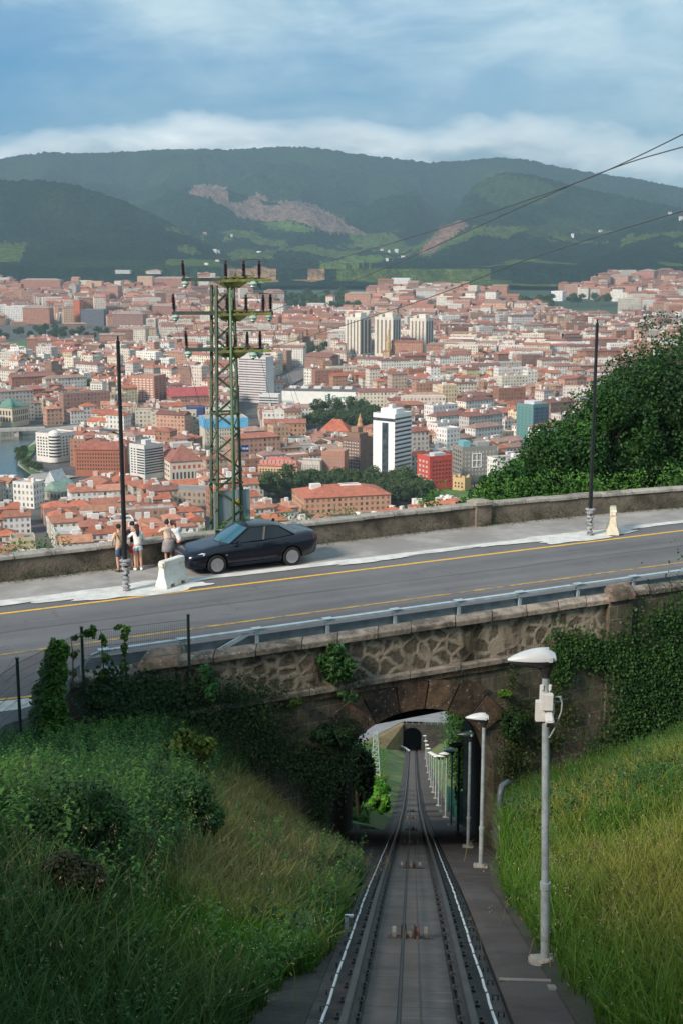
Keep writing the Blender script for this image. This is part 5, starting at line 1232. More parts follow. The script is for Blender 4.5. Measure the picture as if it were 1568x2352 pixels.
for z in (.5, 1.0): mb.bar((-5, 205.2, zt2+4.4+z), (6, 205.2, zt2+4.4+z), .05)
for x in np.arange(-5, 6.1, 1.): mb.bar((x, 205.2, zt2+4.4), (x, 205.2, zt2+5.45), .05)
mb.build('railing', M('grey_railing', (.3, .32, .33), .5, .1, 3), tp)
zr2 = zt2+4.55
sheet('lower_road', [(-1.5, 206.2, 0), (8, 206.2, 0), (14, 245, 0), (-60, 245, 0), (-60, 190, 0), (-22, 184, 0), (-10, 193, 0)], M('lower_asphalt', (.20, .20, .21), .8, .15, .5), zr2)
mb = MB(); mb.loft([[(-1.5, 206, zr2+.01), (-1.5, 204.8, zr2-.1), (-1.5, 203.0, zr2-4.6)], [(-10, 192.8, zr2+.01), (-9.7, 191.6, zr2-.2), (-8, 187, zr2-3)], [(-22, 183.8, zr2+.01), (-22, 182.4, zr2-.2), (-20, 178, zr2-2.4)]], close=False, cap=False)
struct(mb.build('road_embankment', M('dry_grass_slope', (.20, .15, .08), 1, .3, .6, world=True, c3=(.12, .12, .04), s3=.4)))
t = thing('crash_barrier', 'small pale crash barrier curving beside the lower meadow seen through the vault', 'barrier', (-8, 186, zr2-3))
mb = MB(); pts = [on_z(880, 1703, zr2-2.2)*1., on_z(905, 1707, zr2-2.6), on_z(930, 1718, zr2-3.2), on_z(940, 1725, zr2-3.6)]
mb.tube(pts, .16, 6); mb.build('rail', M('pale_galvanised', (.5, .52, .52), .5, .1, 2), t)
mb = MB()
for k in range(9):
    f = k/8*3; i_ = min(2, int(f)); p = pts[i_]+(pts[i_+1]-pts[i_])*(f-i_); mb.bar(p, p-UPV*1.4, .12)
mb.build('post', bpy.data.materials['pale_galvanised'], t)
# ================================================================ street furniture
galv = M('galvanised_steel', (.42, .50, .53), .45, .2, 3, metal=.35, world=True)
galvd = M('galvanised_dull', (.22, .27, .29), .55, .25, 3, metal=.3, world=True)
gr_ = thing('guard_rail', 'pale blue-grey steel guard rail running along the near edge of the road', 'guard rail', rd(18, 32.8, ZR))
TG = 32.8
mb = MB(); mb.loft([[rd(s, TG-.07, -10.53), rd(s, TG-.07, -10.46), rd(s, TG+.07, -10.46), rd(s, TG+.07, -10.53)] for s in (9.9, 62)]); 
mb.loft([[(p[0]-.0, p[1]-.07, p[2]-.035), (p[0], p[1]-.07, p[2]+.035), (p[0], p[1]+.07, p[2]+.035), (p[0], p[1]+.07, p[2]-.035)] for p in [np.array(rd(9.9, TG, -10.495)), np.array(rd(9.5, TG-.02, -10.5)), np.array(rd(9.2, TG-.12, -10.55)), np.array(rd(9.0, TG-.3, -10.65)), np.array(rd(8.9, TG-.5, -10.8))]])
mb.build('top_rail', galv, gr_)
def wbeam(mb, pts, nrm):
    pr_ = [(0, -.16), (.045, -.12), (.045, -.06), (0, -.02), (0, .02), (.045, .06), (.045, .12), (0, .16), (-.012, .16), (-.012, -.16)]
    mb.loft([[(p[0]-n_[0]*o, p[1]-n_[1]*o, p[2]+z) for o, z in pr_] for p, n_ in zip(pts, nrm)])
mb = MB(); wbeam(mb, [rd(9.0, TG+.12, -10.84), rd(62, TG+.12, -10.84)], [(-TD[0], -TD[1])]*2)
mb.build('lower_beam', galvd, gr_)
mb = MB(); cpts = [np.array(rd(8.9, TG-.1, -10.9)), np.array(rd(8.5, TG-.6, -10.9)), on_z(165, 1565, -10.85), on_z(140, 1600, -10.85), on_z(118, 1632, -10.85)]
wbeam(mb, cpts, [(.5, -.86), (.8, -.6), (.95, -.3), (.95, -.3), (.95, -.3)]); mb.build('lower_beam', galvd, gr_)
mb = MB()
for s in (13.95-2.18*2, 11.77-.0, 13.95, 16.13, 18.31, 20.49, 22.67, 24.86, 27.04, 29.22, 31.4):
    mb = MB(); x, y, _ = rd(s, TG, 0)
    mb.box((x, y, -11.05), (.10, .06, 1.12), R(30)); mb.box((x, y, -10.445), (.30, .22, .012), R(30)); mb.box((x, y, -10.56), (.16, .12, .1), R(30)); mb.box((x+.03, y-.05, -10.98), (.16, .16, .12), R(30))
    mb.build('post', galv, gr_, bevel=.004)
mb = MB(); mb.bar(rd(13.7, TG-.03, -10.55), rd(12.2, TG-.0, -11.2), .05, .12); mb.build('brace', galv, gr_)
mb = MB()
for k in range(20):
    s = 10.4+k*1.09*1.0
    if k % 4 == 1:
        for q in range(8): x, y, z = rd(s+q*.06, TG, -10.452); mb.lathe([(.012, 0), (.012, .014), (.004, .018)], (x, y, z), 6)
mb.build('splice_bolt', railside, gr_)

# mesh fence at left
fpost = M('dark_green_paint', (.012, .03, .024), .5, .3, 5, world=True); fwire = M('fence_wire', (.045, .06, .05), .5, .2, 5, world=True)
fence = thing('mesh_fence', 'tall green wire mesh fence with three posts, partly draped in creeper', 'fence', on_z(195, 1625, -11.45))
FB = [on_z(-75, 1830, -11.1), on_z(50, 1716, -11.3), on_z(195, 1625, -11.45), on_z(437, 1602, -11.7)]
def top_at(B, x, y): q = at_r(x, y, math.hypot(B[0], B[1])); return q[2]
FT = [top_at(FB[1], 50, 1512)+.25, top_at(FB[1], 50, 1512), top_at(FB[2], 195, 1441), top_at(FB[3], 437, 1413)]
for k in (0, 1, 2, 3):
    mb = MB(); mb.box((FB[k][0], FB[k][1], (FB[k][2]-1+FT[k])/2), (.065, .065, FT[k]-FB[k][2]+1), .4); mb.box((FB[k][0], FB[k][1], FT[k]+.01), (.08, .08, .03), .4); mb.build('post', fpost, fence)
for k in range(3):
    A_, B_ = FB[k], FB[k+1]; ln = np.linalg.norm((B_-A_)[:2]); n_ = int(ln/.055)
    z0a, z0b, z1a, z1b = A_[2]-.1, B_[2]-.1, FT[k]-.12, FT[k+1]-.12; mb = MB()
    for q in range(n_+1):
        f = q/n_; p = A_+(B_-A_)*f; mb.tube([(p[0], p[1], z0a+(z0b-z0a)*f), (p[0], p[1], z1a+(z1b-z1a)*f+.03)], .0028, 3, cap=False)
    hgt_ = 2.0
    for q in range(11):
        g_ = q/10; mb.tube([(A_[0], A_[1], z0a+(z1a-z0a)*g_), (B_[0], B_[1], z0b+(z1b-z0b)*g_)], .0045 if q not in (0, 10) else .006, 4, cap=False)
    if k == 0:
        for q in range(9): mb.tube([(A_[0], A_[1], z0a+.2*q), (B_[0], B_[1], z0b+.35*q-.5)], .004, 3, cap=False)
    mb.build('mesh_panel', fwire, fence)

# ---------------------------------------------------------------- funicular lamps
lamp_grey = M('lamp_post_paint', (.30, .34, .35), .55, .18, 5, bump=.1, bscale=30, c3=(.20, .22, .22), s3=3); shell_m = M('lamp_shell', (.50, .51, .52), .4, .08, 6, c3=(.50, .50, .49), s3=9); dark_m = M('lamp_bowl', (.035, .033, .035), .35, .3, 8); shaded_shell = M('shaded_lamp_shell', (.02, .035, .03), .35, .2, 6)
box_m = M('junction_box', (.62, .60, .58), .5, .06, 8); concrete_f = M('lamp_footing', (.32, .29, .25), .9, .25, 5, bump=.6)
def half_shell(L0, L1, wy, h, up_=1, n=16, m=8, p=1.):
    """teardrop half shell from x=L0 (tip) to L1 (pole side)"""
    mb = MB(); secs = []
    for i in range(m+1):
        f = i/m; x = L0+(L1-L0)*f
        w = wy*(math.sin(math.pi*min(1, f*.62+.02))**.75 if f < .8 else math.sin(math.pi*(.8*.62+.02))**.75*(1-(f-.8)*1.1))
        hh = h*(math.sin(math.pi*min(1, f*.62+.03))**.8 if f < .8 else math.sin(math.pi*(.8*.62+.03))**.8*(1-(f-.8)*2.4))
        secs.append([(x, w*math.cos(q), up_*hh*math.sin(q)**p) for q in np.linspace(0, math.pi, n)])
    mb.loft(secs); return mb
def make_lamp(dark=False):
    t = thing('track_lamp', 'x', 'street lamp', (0, 0, 0), 0, 'lamp posts lining the funicular walkway')
    mb = MB(); mb.lathe([(.054, -.1), (.054, .9), (.046, .95), (.042, 3.36)], n=14); mb.build('pole', lamp_grey, t, smooth=True, angle=40)
    mb = MB(); mb.lathe([(.062, 0), (.062, .06)], n=14); mb.lathe([(.064, .88), (.064, .96)], n=14); mb.build('collar', lamp_grey, t, smooth=True, angle=40)
    mb = MB(); mb.box((0, 0, -.06), (.34, .34, .14)); mb.lathe([(.12, 0), (.11, .04), (.07, .06)], n=12); mb.build('footing', concrete_f, t, bevel=.02)
    hm_ = half_shell(-.43, .10, .125, .125); 
    for i, v in enumerate(hm_.v): hm_.v[i] = (v[0], v[1], v[2]+3.55)
    h_ = hm_.build('lamp_cover', shaded_shell if dark else shell_m, t, smooth=True, angle=50)  # darker copy of the shell colour carries the vault's shade
    mb = MB(); mb.box((.03, -.118, 3.57), (.045, .03, .05)); mb.box((.03, .118, 3.57), (.045, .03, .05)); mb.box((.0, 0, 3.665), (.07, .03, .015)); mb.build('latch', shell_m, h_, world=False)
    lo = half_shell(-.42, .095, .118, .085, -1)
    for i, v in enumerate(lo.v): lo.v[i] = (v[0], v[1], v[2]+3.535)
    lo.loft([[(.0+r*math.cos(q)*1.1, r*math.sin(q), z) for q in np.linspace(0, 2*math.pi, 13)[:-1]] for r, z in ((.09, 3.52), (.082, 3.45), (.055, 3.40), (.045, 3.34))])
    lo.build('lamp_bowl', dark_m, t, smooth=True, angle=50)
    return t
LY = [13.4, 27.5, 36.4, 45.8, 55., 64.5, 74, 84, 95, 107, 120, 134, 149, 165, 182]
def lamp_x(y): return float(np.interp(y, [0, 13.4, 27.5, 36, 46, 60, 200], [1.45, 1.47, 1.54, 1.65, 1.7, 1.75, 1.9]))
ordn = ['fourth', 'fifth', 'sixth', 'seventh', 'eighth', 'ninth', 'tenth', 'eleventh', 'twelfth', 'thirteenth', 'fourteenth', 'fifteenth']
lamp0 = make_lamp(); shaded_lamp = make_lamp(True)
for k, y in enumerate(LY):
    o = lamp0 if k == 0 else (shaded_lamp if k == 2 else copy_tree(lamp0))
    o.location = (lamp_x(y), y, tz(y)+.06); o.rotation_euler = (0, R(-1.6 if k == 0 else 0), R(6 if k == 0 else 0)); o.scale = (.93, .93, .97)
    o['label'] = ['grey lamp post with a white security camera box, closest to the window', 'grey lamp post with a pale teardrop head just before the dark vault mouth', 'lamp post with a dark green head inside the shadow of the vault'][k] if k < 3 else f'grey lamp post with pale head, {ordn[k-3]} down the line beyond the vault'
# camera box on the first lamp
cb_ = thing('security_camera', 'white security camera and junction box strapped below the closest lamp head', 'camera', (lamp_x(13.4), 13.4, tz(13.4)+3.0)); bz = tz(13.4)-.04; bx = lamp_x(13.4)-.085
mb = MB(); mb.box((bx+.01, 13.4-.09, bz+3.1), (.125, .07, .18)); mb.build('junction_box', box_m, cb_, bevel=.008)
mb = MB(); mb.box((bx-.02, 13.4-.03, bz+2.98), (.17, .08, .22)); mb.box((bx+.065, 13.4-.03, bz+3.0), (.05, .05, .12)); mb.box((bx-.075, 13.4-.02, bz+3.05), (.03, .03, .06)); mb.box((bx-.04, 13.4-.04, bz+3.24), (.03, .04, .06)); mb.box((bx+.04, 13.4-.04, bz+3.24), (.03, .04, .06)); mb.box((bx-.01, 13.4-.02, bz+3.10), (.11, .03, .32)); mb.build('bracket', box_m, cb_, bevel=.006)
Mc = Matrix.Rotation(R(18), 3, 'X'); mb = MB(); mb.box((bx+.03, 13.4-.15, bz+2.93), (.085, .17, .075), M=Mc); mb.build('camera_housing', box_m, cb_, bevel=.014)
mb = MB(); mb.box((bx+.03, 13.4-.237, bz+2.90), (.07, .012, .055), M=Mc); mb.build('lens', dark_m, cb_, bevel=.005)
mb = MB(); mb.tube([(bx+.07, 13.36, bz+3.13), (bx+.14, 13.36, bz+3.14), (bx+.17, 13.36, bz+3.08), (bx+.165, 13.36, bz+2.98), (bx+.11, 13.34, bz+2.82), (bx+.05, 13.34, bz+2.70), (bx+.03, 13.38, bz+2.68)], .009, 8); mb.tube([(bx+.07, 13.38, bz+3.12), (bx+.16, 13.4, bz+3.13), (bx+.18, 13.4, bz+3.09), (bx+.15, 13.4, bz+3.07), (bx+.07, 13.4, bz+3.08)], .009, 8); mb.build('cable', M('cable_sheath', (.30, .33, .31), .5, .1, 5), cb_, smooth=True)

# ---------------------------------------------------------------- black road columns
black = M('black_paint', (.010, .011, .012), .4, .3, 5); wrap = M('plastic_wrap', (.30, .31, .33), .28, .35, 7, bump=1, bscale=16, c3=(.10, .10, .11), s3=4)
def road_column(loc, h, label, armz):
    t = thing('street_lamp', label, 'street lamp', loc, 0, 'black lamp columns on the far footway')
    mb = MB(); mb.lathe([(.09, 0), (.085, 1.3), (.062, h-1.6), (.062, h-.16), (.03, h-.14), (.03, h)], n=10); mb.build('pole', black, t, world=False, smooth=True, angle=35)
    mb = MB(); a = Vector((-.94, .1, .33)).normalized(); mb.tube([(0, 0, armz), tuple(a*.3+Vector((0, 0, armz)))], .025, 8); mb.build('arm', black, t, world=False)
    mb = MB(); c = a*.45+Vector((0, 0, armz+.02)); mb.box(c, (.46, .22, .05), M=Matrix.Rotation(R(-8), 3, 'Y').inverted()); mb.build('lamp_head', M('led_head', (.10, .13, .15), .3, .1, 4) if 'led_head' not in bpy.data.materials else bpy.data.materials['led_head'], t, world=False, bevel=.015)
    mb = MB(); rr_ = random.Random(int(h*10)); secs = []
    for i in range(26):
        z = i/25*1.12; rad_ = .11+.035*math.sin(i*1.9)+rr_.uniform(-.015, .02)+(.05 if i > 20 else 0); ox = .02*math.sin(i*.9)
        secs.append([(ox+rad_*math.cos(q)*(1+rr_.uniform(-.18, .18)), rad_*math.sin(q)*(1+rr_.uniform(-.15, .15)), z) for q in np.linspace(0, 2*math.pi, 15)[:-1]])
    mb.loft(secs); mb.build('plastic_wrapping', wrap, t, world=False, smooth=True)
    return t
road_column((-9.66, 43.06, ZR), 8.55, 'tall black lamp column with wrapped base standing before the group of people', 5.3)
road_column((6.99, 52.74, ZR), 8.6, 'tall black lamp column with wrapped base in front of the dark trees', 5.35)

# ---------------------------------------------------------------- plastic barriers
wht = M('white_plastic', (.66, .65, .60), .5, .1, 3, c3=(.50, .47, .40), s3=1.6); crm = M('cream_plastic', (.62, .56, .44), .5, .12, 3, c3=(.4, .34, .24), s3=2.5)
def barrier(loc, rz, ln, mat, label, h=.88):
    t = thing('road_barrier', label, 'barrier', loc, rz, 'plastic water barriers')
    mb = MB(); pr_ = [(-.25, 0), (-.25, .10), (-.15, .35), (-.10, .72), (-.13, .73), (-.13, h-.03), (-.10, h), (.10, h), (.13, h-.03), (.13, .73), (.10, .72), (.15, .35), (.25, .10), (.25, 0)]
    hl = ln/2; secs = []
    xs = [-hl, -hl+.02, -hl*.62, -hl*.60, -hl*.30, -hl*.28, hl*.28, hl*.30, hl*.60, hl*.62, hl-.02, hl]
    for i, x in enumerate(xs):
        cut = .12 if 3 <= i <= 4 or 7 <= i <= 8 else 0
        secs.append([(x*(1-.12*(z/h)), y*(.96 if i in (0, 11) else 1), max(z, cut)) for y, z in pr_])
    mb.loft(secs); mb.build('barrier_body', mat, t, world=False, bevel=.012)
    mb = MB(); mb.lathe([(.04, h-.01), (.04, h+.015)], (hl*.5, 0, 0), 10); mb.build('filler_cap', mat, t, world=False)
    mb = MB(); mb.box((-hl*.86, 0, h*.86), (.16, .2, .16)); mb.build('coupling', mat, t, world=False, bevel=.01)
    return t
barrier((-8.25, 43.95, ZR+.03), R(62), 1.25, wht, 'white plastic barrier lying across the footway between lamp column and car', .92)
barrier((7.98, 53.25, ZR+.03), R(83), 1.15, crm, 'cream plastic barrier seen end on beside the right lamp column', 1.02)

# ---------------------------------------------------------------- pylon
pg, pnt, pb = new_mat('pylon_paint'); g = ocoord(pnt)
c = ramp(pnt, noise(pnt, 1.6, 5, .7, g), .35, .65, (.022, .052, .036), (.075, .10, .042)); c = mix_c(pnt, ramp(pnt, noise(pnt, 3.5, 6, .7, g), .56, .66), c, (.12, .06, .03))
L(pnt, c, pb.inputs['Base Color']); pb.inputs['Roughness'].default_value = .6
moss = M('mossy_steel', (.13, .155, .035), .8, .35, 4, c3=(.10, .08, .03), s3=5)
def on_t(x, y, t): r = ray(x, y); return r*t/(r@TD)
PB = on_t(521, 1200, 47.4); PB[2] = -14.2
pyl = thing('electricity_pylon', 'green lattice electricity pylon with three insulator arms and a number plate', 'pylon', PB)
DP = PB@FW; PXM = DP/F     # metres per pixel there
th_ = R(23.6); ua = np.array([math.cos(-th_), math.sin(-th_), 0]); # front face runs right and nearer
ua = np.array([math.cos(th_), math.sin(th_), 0]); ub = np.array([-math.sin(th_), math.cos(th_), 0])
def pz(y): return at_r(521, y, math.hypot(PB[0], PB[1]))[2]
Z0, Z1 = PB[2]-1, pz(655)
def half(z): return np.interp(z, [pz(1200), pz(820), Z1], [.56, .40, .33])
def corner(k, z):
    h_ = float(half(z)); sa, sb_ = ((-1, -1), (1, -1), (1, 1), (-1, 1))[k]
    return np.array([PB[0], PB[1], 0])+ua*sa*h_+ub*sb_*h_+np.array([0, 0, z])
for k in range(4):
    mb = MB(); p0, p1 = corner(k, Z0), corner(k, Z1)
    mb.bar(p0, p1, .09, .09); mb.build('leg', pg, pyl)
for k in range(4):
    mb = MB(); z = pz(1208); n_ = 0; k2 = (k+1) % 4; step = .86
    while z < Z1-.3:
        z2 = z+step*.9; a0, a1 = (k, k2) if n_ % 2 == 0 else (k2, k)
        mb.bar(corner(a0, z), corner(a1, z2), .03, .03 if k in (1, 2) else (.085 if k == 0 else .05)); z = z2; n_ += 1; step *= .985
    for yy_ in (1105, 948): mb.bar(corner(k, pz(yy_)), corner(k2, pz(yy_)), .07)
    mb.build('lattice_bracing', pg, pyl)
ins_m = M('brown_insulator', (.045, .022, .018), .25, .3, 6); disc_m = M('glass_insulator', (.30, .40, .34), .15, .2, 6); wire_m = M('bare_wire', (.07, .08, .08), .5, .2, 4)
def insulator(p, h=.62, tilt=0.):
    mb = MB(); pr_ = [(.05, 0), (.05, .08), (.035, .1)]
    n_ = 9
    for i in range(n_): z = .1+i*(h-.18)/n_; pr_ += [(.05, z), (.105, z+.014), (.05, z+.034)]
    pr_ += [(.04, h-.06), (.05, h-.04), (.04, h)]; mb.lathe(pr_, (0, 0, 0), 10); mb.v = [(v[0]+p[0]+tilt*v[2], v[1]+p[1], v[2]+p[2]) for v in mb.v]; return mb
ARMS = [(642, 419, 607, [423, 511, 552, 596]), (719, 397, 628, [401, 514, 557, 596, 622]), (803, 426, 605, [430, 515, 560, 598])]
for yy_, xl, xr, ins in ARMS:
    z = pz(yy_); 
    xc_, _, D_ = proj((PB[0], PB[1], z))
    def P_(x, dz=0.): return np.array([PB[0], PB[1], z+dz])+RT*(x-xc_)*D_/F
    arm = thing('tmp', None, None, (0, 0, 0)); bpy.data.objects.remove(arm)
    mb = MB(); mb.bar(P_(xl), P_(xr), .14, .13); mb.bar(P_(xl)+ub*.12, P_(xr-20)+ub*.12, .05); mb.bar(P_(485), P_(515, -.3)-ub*.35, .05); a_ = mb.build('cross_arm', M('dark_arm_steel', (.035, .055, .045), .5, .4, 3) if 'dark_arm_steel' not in bpy.data.materials else bpy.data.materials['dark_arm_steel'], pyl)
    mb = MB(); c0 = P_(534, -.06)-ub*.45
    mb.bar(P_(500, -.04)-ub*.5, P_(615, .0)-ub*.5, .09, .1); mb.bar(P_(500, -.08)-ub*.1, P_(590, -.05)-ub*.1, .1, .08)
    mb.loft([[P_(505, -.06)-ub*.5, P_(560, -.06)-ub*.62, P_(555, -.06)+ub*.1, P_(500, -.06)+ub*.1], [P_(515, -.26)-ub*.3, P_(545, -.3)-ub*.36, P_(542, -.28)-ub*.1, P_(515, -.26)-ub*.1]])
    for q in (510, 524, 538, 556, 570): mb.box(P_(q, .05)-ub*.45, (.12, .1, .12), .3)
    mb.bar(P_(520, .1)-ub*.5, P_(575, .16)-ub*.5, .05); mb.tube([P_(533, .05)-ub*.4, P_(533, .26)-ub*.4], [.08, .04], 8); mb.build('switch_platform', moss, pyl)
    for k, x in enumerate(ins):
        off = 0 if k in (0, len(ins)-1) else -.5
        insulator(P_(x, .05)+ub*off, .66, -.06 if k == 0 else 0).build('insulator', ins_m, pyl, smooth=True, angle=40)
    for x, off in ((xl+7, 0), (569, -.72), (xr-9, 0)):
        mb = MB(); c = P_(x, -.14)+ub*off; mb.lathe([(.05, .1), (.14, .04), (.16, 0), (.13, -.05), (.11, -.07), (.12, -.1), (.06, -.14), (.02, -.2)], c, 14); mb.build('glass_disc', disc_m, pyl, smooth=True, angle=50)
    mb = MB(); tp_ = [P_(x, .74)+ub*(0 if k in (0, len(ins)-1) else -.5) for k, x in enumerate(ins)]
    mb.tube([tp_[-3], tp_[-2]+UPV*.03, tp_[-1], tp_[-1]+RT*.22+UPV*-.02, tp_[-1]+RT*.24-UPV*.15], .012, 5); mb.tube([tp_[-2], tp_[-2]-RT*.25-UPV*.05, tp_[-2]-RT*.2-UPV*.22, P_(569, -.1)-ub*.7], .010, 5)
    mb.tube([tp_[1]-RT*.25, tp_[1]+RT*.12], .018, 5); mb.tube([tp_[-2]-RT*.14, tp_[-2]+RT*.2], .018, 5); mb.build('jumper_wire', wire_m, pyl)
mb = MB(); mb.tube([np.array([PB[0], PB[1], 0])+ua*.12-ub*.62+UPV*z for z in (pz(1220), pz(1000), pz(830), pz(660))], [.06, .055, .05, .045], 10); mb.build('conduit_pipe', M('green_pipe', (.10, .17, .09), .5, .2, 4), pyl, smooth=True)
# steel cabinet at the foot
cp = corner(0, 0); cr0 = corner(1, 0)
zt_, zb_ = pz(1122), pz(1250)
mb = MB(); cc = (corner(0, 0)+corner(1, 0))/2; cc = cc-ub*.06+ua*.12; hw = PXM*38/math.cos(th_)
mb.box((cc[0], cc[1], (zt_+zb_)/2), (hw*2, .06, zt_-zb_), th_)
mb.build('steel_cladding', M('blue_grey_sheet', (.23, .30, .34), .45, .12, 1.2, metal=.15, c3=(.15, .19, .20), s3=1.1, stretch=(4, 4, .5)), pyl)
mb = MB()
for f in (-.75, .42): 
    q = cc+ua*hw*f-ub*.035; mb.box((q[0], q[1], (zt_+zb_)/2), (.015, .01, zt_-zb_), th_)
mb.build('panel_seam', M('seam_shadow', (.06, .08, .09), .6, .2, 2), pyl)
tri = cc+ua*hw*.33-ub*.04; zz = pz(1153)
mb = MB(); mb.extr([(-.11, 0), (.11, 0), (0, .2)], (tri[0], tri[1], zz), ua, UPV, -ub*.006); mb.extr([(-.115, -.09), (.115, -.09), (.115, -.02), (-.115, -.02)], (tri[0], tri[1], zz), ua, UPV, -ub*.006); wo = mb.build('warning_sign', M('warning_yellow', (.75, .52, .02), .5, .05, 4), pyl)
mb = MB(); mb.extr([(-.005, .13), (-.03, .075), (.0, .08), (-.015, .02), (.028, .095), (.0, .09), (.012, .13)], (tri[0]-ub[0]*.008, tri[1]-ub[1]*.008, zz), ua, UPV, -ub*.004)
for s_ in (((-.085, .012), (.085, .012), (.085, .022), (-.085, .022)),): mb.extr(list(s_), (tri[0]-ub[0]*.008, tri[1]-ub[1]*.008, zz), ua, UPV, -ub*.004)
for r_ in (-.045, -.065): mb.extr([(-.09, r_), (.09, r_), (.09, r_+.008), (-.09, r_+.008)], (tri[0]-ub[0]*.008, tri[1]-ub[1]*.008, zz), ua, UPV, -ub*.004)
mb.build('warning_symbol', black, pyl)
npq = np.array([*(np.array([PB[0], PB[1]])+RT[:2]*(557-521)*PXM), pz(1026)])-ub*.5
mb = MB(); mb.box(npq, (.28, .012, .26), th_*.3); pl_ = mb.build('number_plate', M('blue_enamel', (.015, .05, .17), .4, .1, 3), pyl)
e1 = np.array([math.cos(th_*.3), math.sin(th_*.3), 0]); e2 = np.array([math.sin(th_*.3), -math.cos(th_*.3), 0])
text_mesh('plate_number', '10638', .105, M('white_enamel', (.8, .8, .8), .4, .03, 3), pyl, npq+e2*.009, e1, UPV, e2)
# line wires
def wire(name, label, pts, rad_=.012):
    mb = MB(); P = []
    for i in range(len(pts)-1):
        for f in np.linspace(0, 1, 8, endpoint=False): P.append(np.array(pts[i])*(1-f)+np.array(pts[i+1])*f)
    P.append(np.array(pts[-1]))
    P = [sum(P[max(0, min(len(P)-1, i+d))] for d in (-3, -2, -1, 0, 1, 2, 3))/7 if 0 < i < len(P)-1 else P[i] for i in range(len(P))]
    mb.tube(P, rad_, 5); return tag(mb.build(name, wire_m, smooth=True), label, 'cable', 'power lines')
def wd(px, X0, D0, px1, D1):
    X0_ = (X0-784)/F*D0; X1_ = (px1-784)/F*D1; sl = (X1_-X0_)/(D0-D1); return (X0_+sl*D0)/((px-784)/F+sl)
for lab, tab in (('power line leaving the top arm of the pylon towards upper right', [(596, 642), (700, 615), (860, 570), (1100, 497), (1340, 415), (1450, 366), (1568, 308), (1720, 230), (2200, -20)]),
                 ('power line from the middle arm crossing the first one in the sky', [(600, 722), (800, 650), (950, 588), (1140, 500), (1340, 411), (1450, 370), (1568, 337), (1720, 296), (2200, 170)]),
                 ('lowest power line rising gently across the right-hand hill', [(600, 806), (900, 713), (1040, 664), (1180, 605), (1380, 540), (1568, 484), (1720, 440), (2200, 300)])):
    D0 = DP-.6; wire('power_line', lab, [at_d(x, y, wd(x, tab[0][0], D0, 1568, 22.)) for x, y in tab], .011)
for k, (x0, y0, x1, y1) in enumerate([(426, 668, 600, 1150), (404, 745, 560, 1190), (434, 832, 540, 1200), (600, 665, 760, 1150), (622, 742, 800, 1180), (600, 826, 700, 1190)]):
    p0 = at_d(x0, y0, DP); p1 = at_d(x1, y1, 190); mid = (p0+p1)/2-UPV*2
    wire('power_line', f'thin power line dropping downhill from the {["top", "middle", "bottom"][k % 3]} arm {"left" if k < 3 else "right"} end', [p0, mid, p1], .008)

# small lattice mast seen through the vault
t = thing('lattice_mast', 'small pale lattice mast in the cutting seen through the vault', 'pylon', at_d(862, 1790, 112))
b0 = at_d(862, 1800, 112); mb = MB()
for z in range(9):
    a0 = .42-.03*z; a1 = .42-.03*(z+1); h0, h1 = z*.5, (z+1)*.5
    q0 = [b0+np.array([sx*a0, sy*a0, h0]) for sx, sy in ((-1, -1), (1, -1), (1, 1), (-1, 1))]; q1 = [b0+np.array([sx*a1, sy*a1, h1]) for sx, sy in ((-1, -1), (1, -1), (1, 1), (-1, 1))]
    for k in range(4): mb.bar(q0[k], q1[k], .06); mb.bar(q0[k], q1[(k+1) % 4], .04); mb.bar(q1[k], q1[(k+1) % 4], .04)
mb.build('lattice', M('pale_green_steel', (.30, .38, .34), .6, .15, 2), t)
t = thing('bar_fence', 'green vertical bar fence beside the lower walkway beyond the vault', 'fence', (2.2, 62, tz(62))); mb = MB()
for y in np.arange(56, 84, .35): mb.bar((2.25, y, tz(y)-.1), (2.25, y, tz(y)+1.6), .05)
mb.build('bars', M('green_fence_paint', (.02, .10, .08), .5, .2, 2), t)

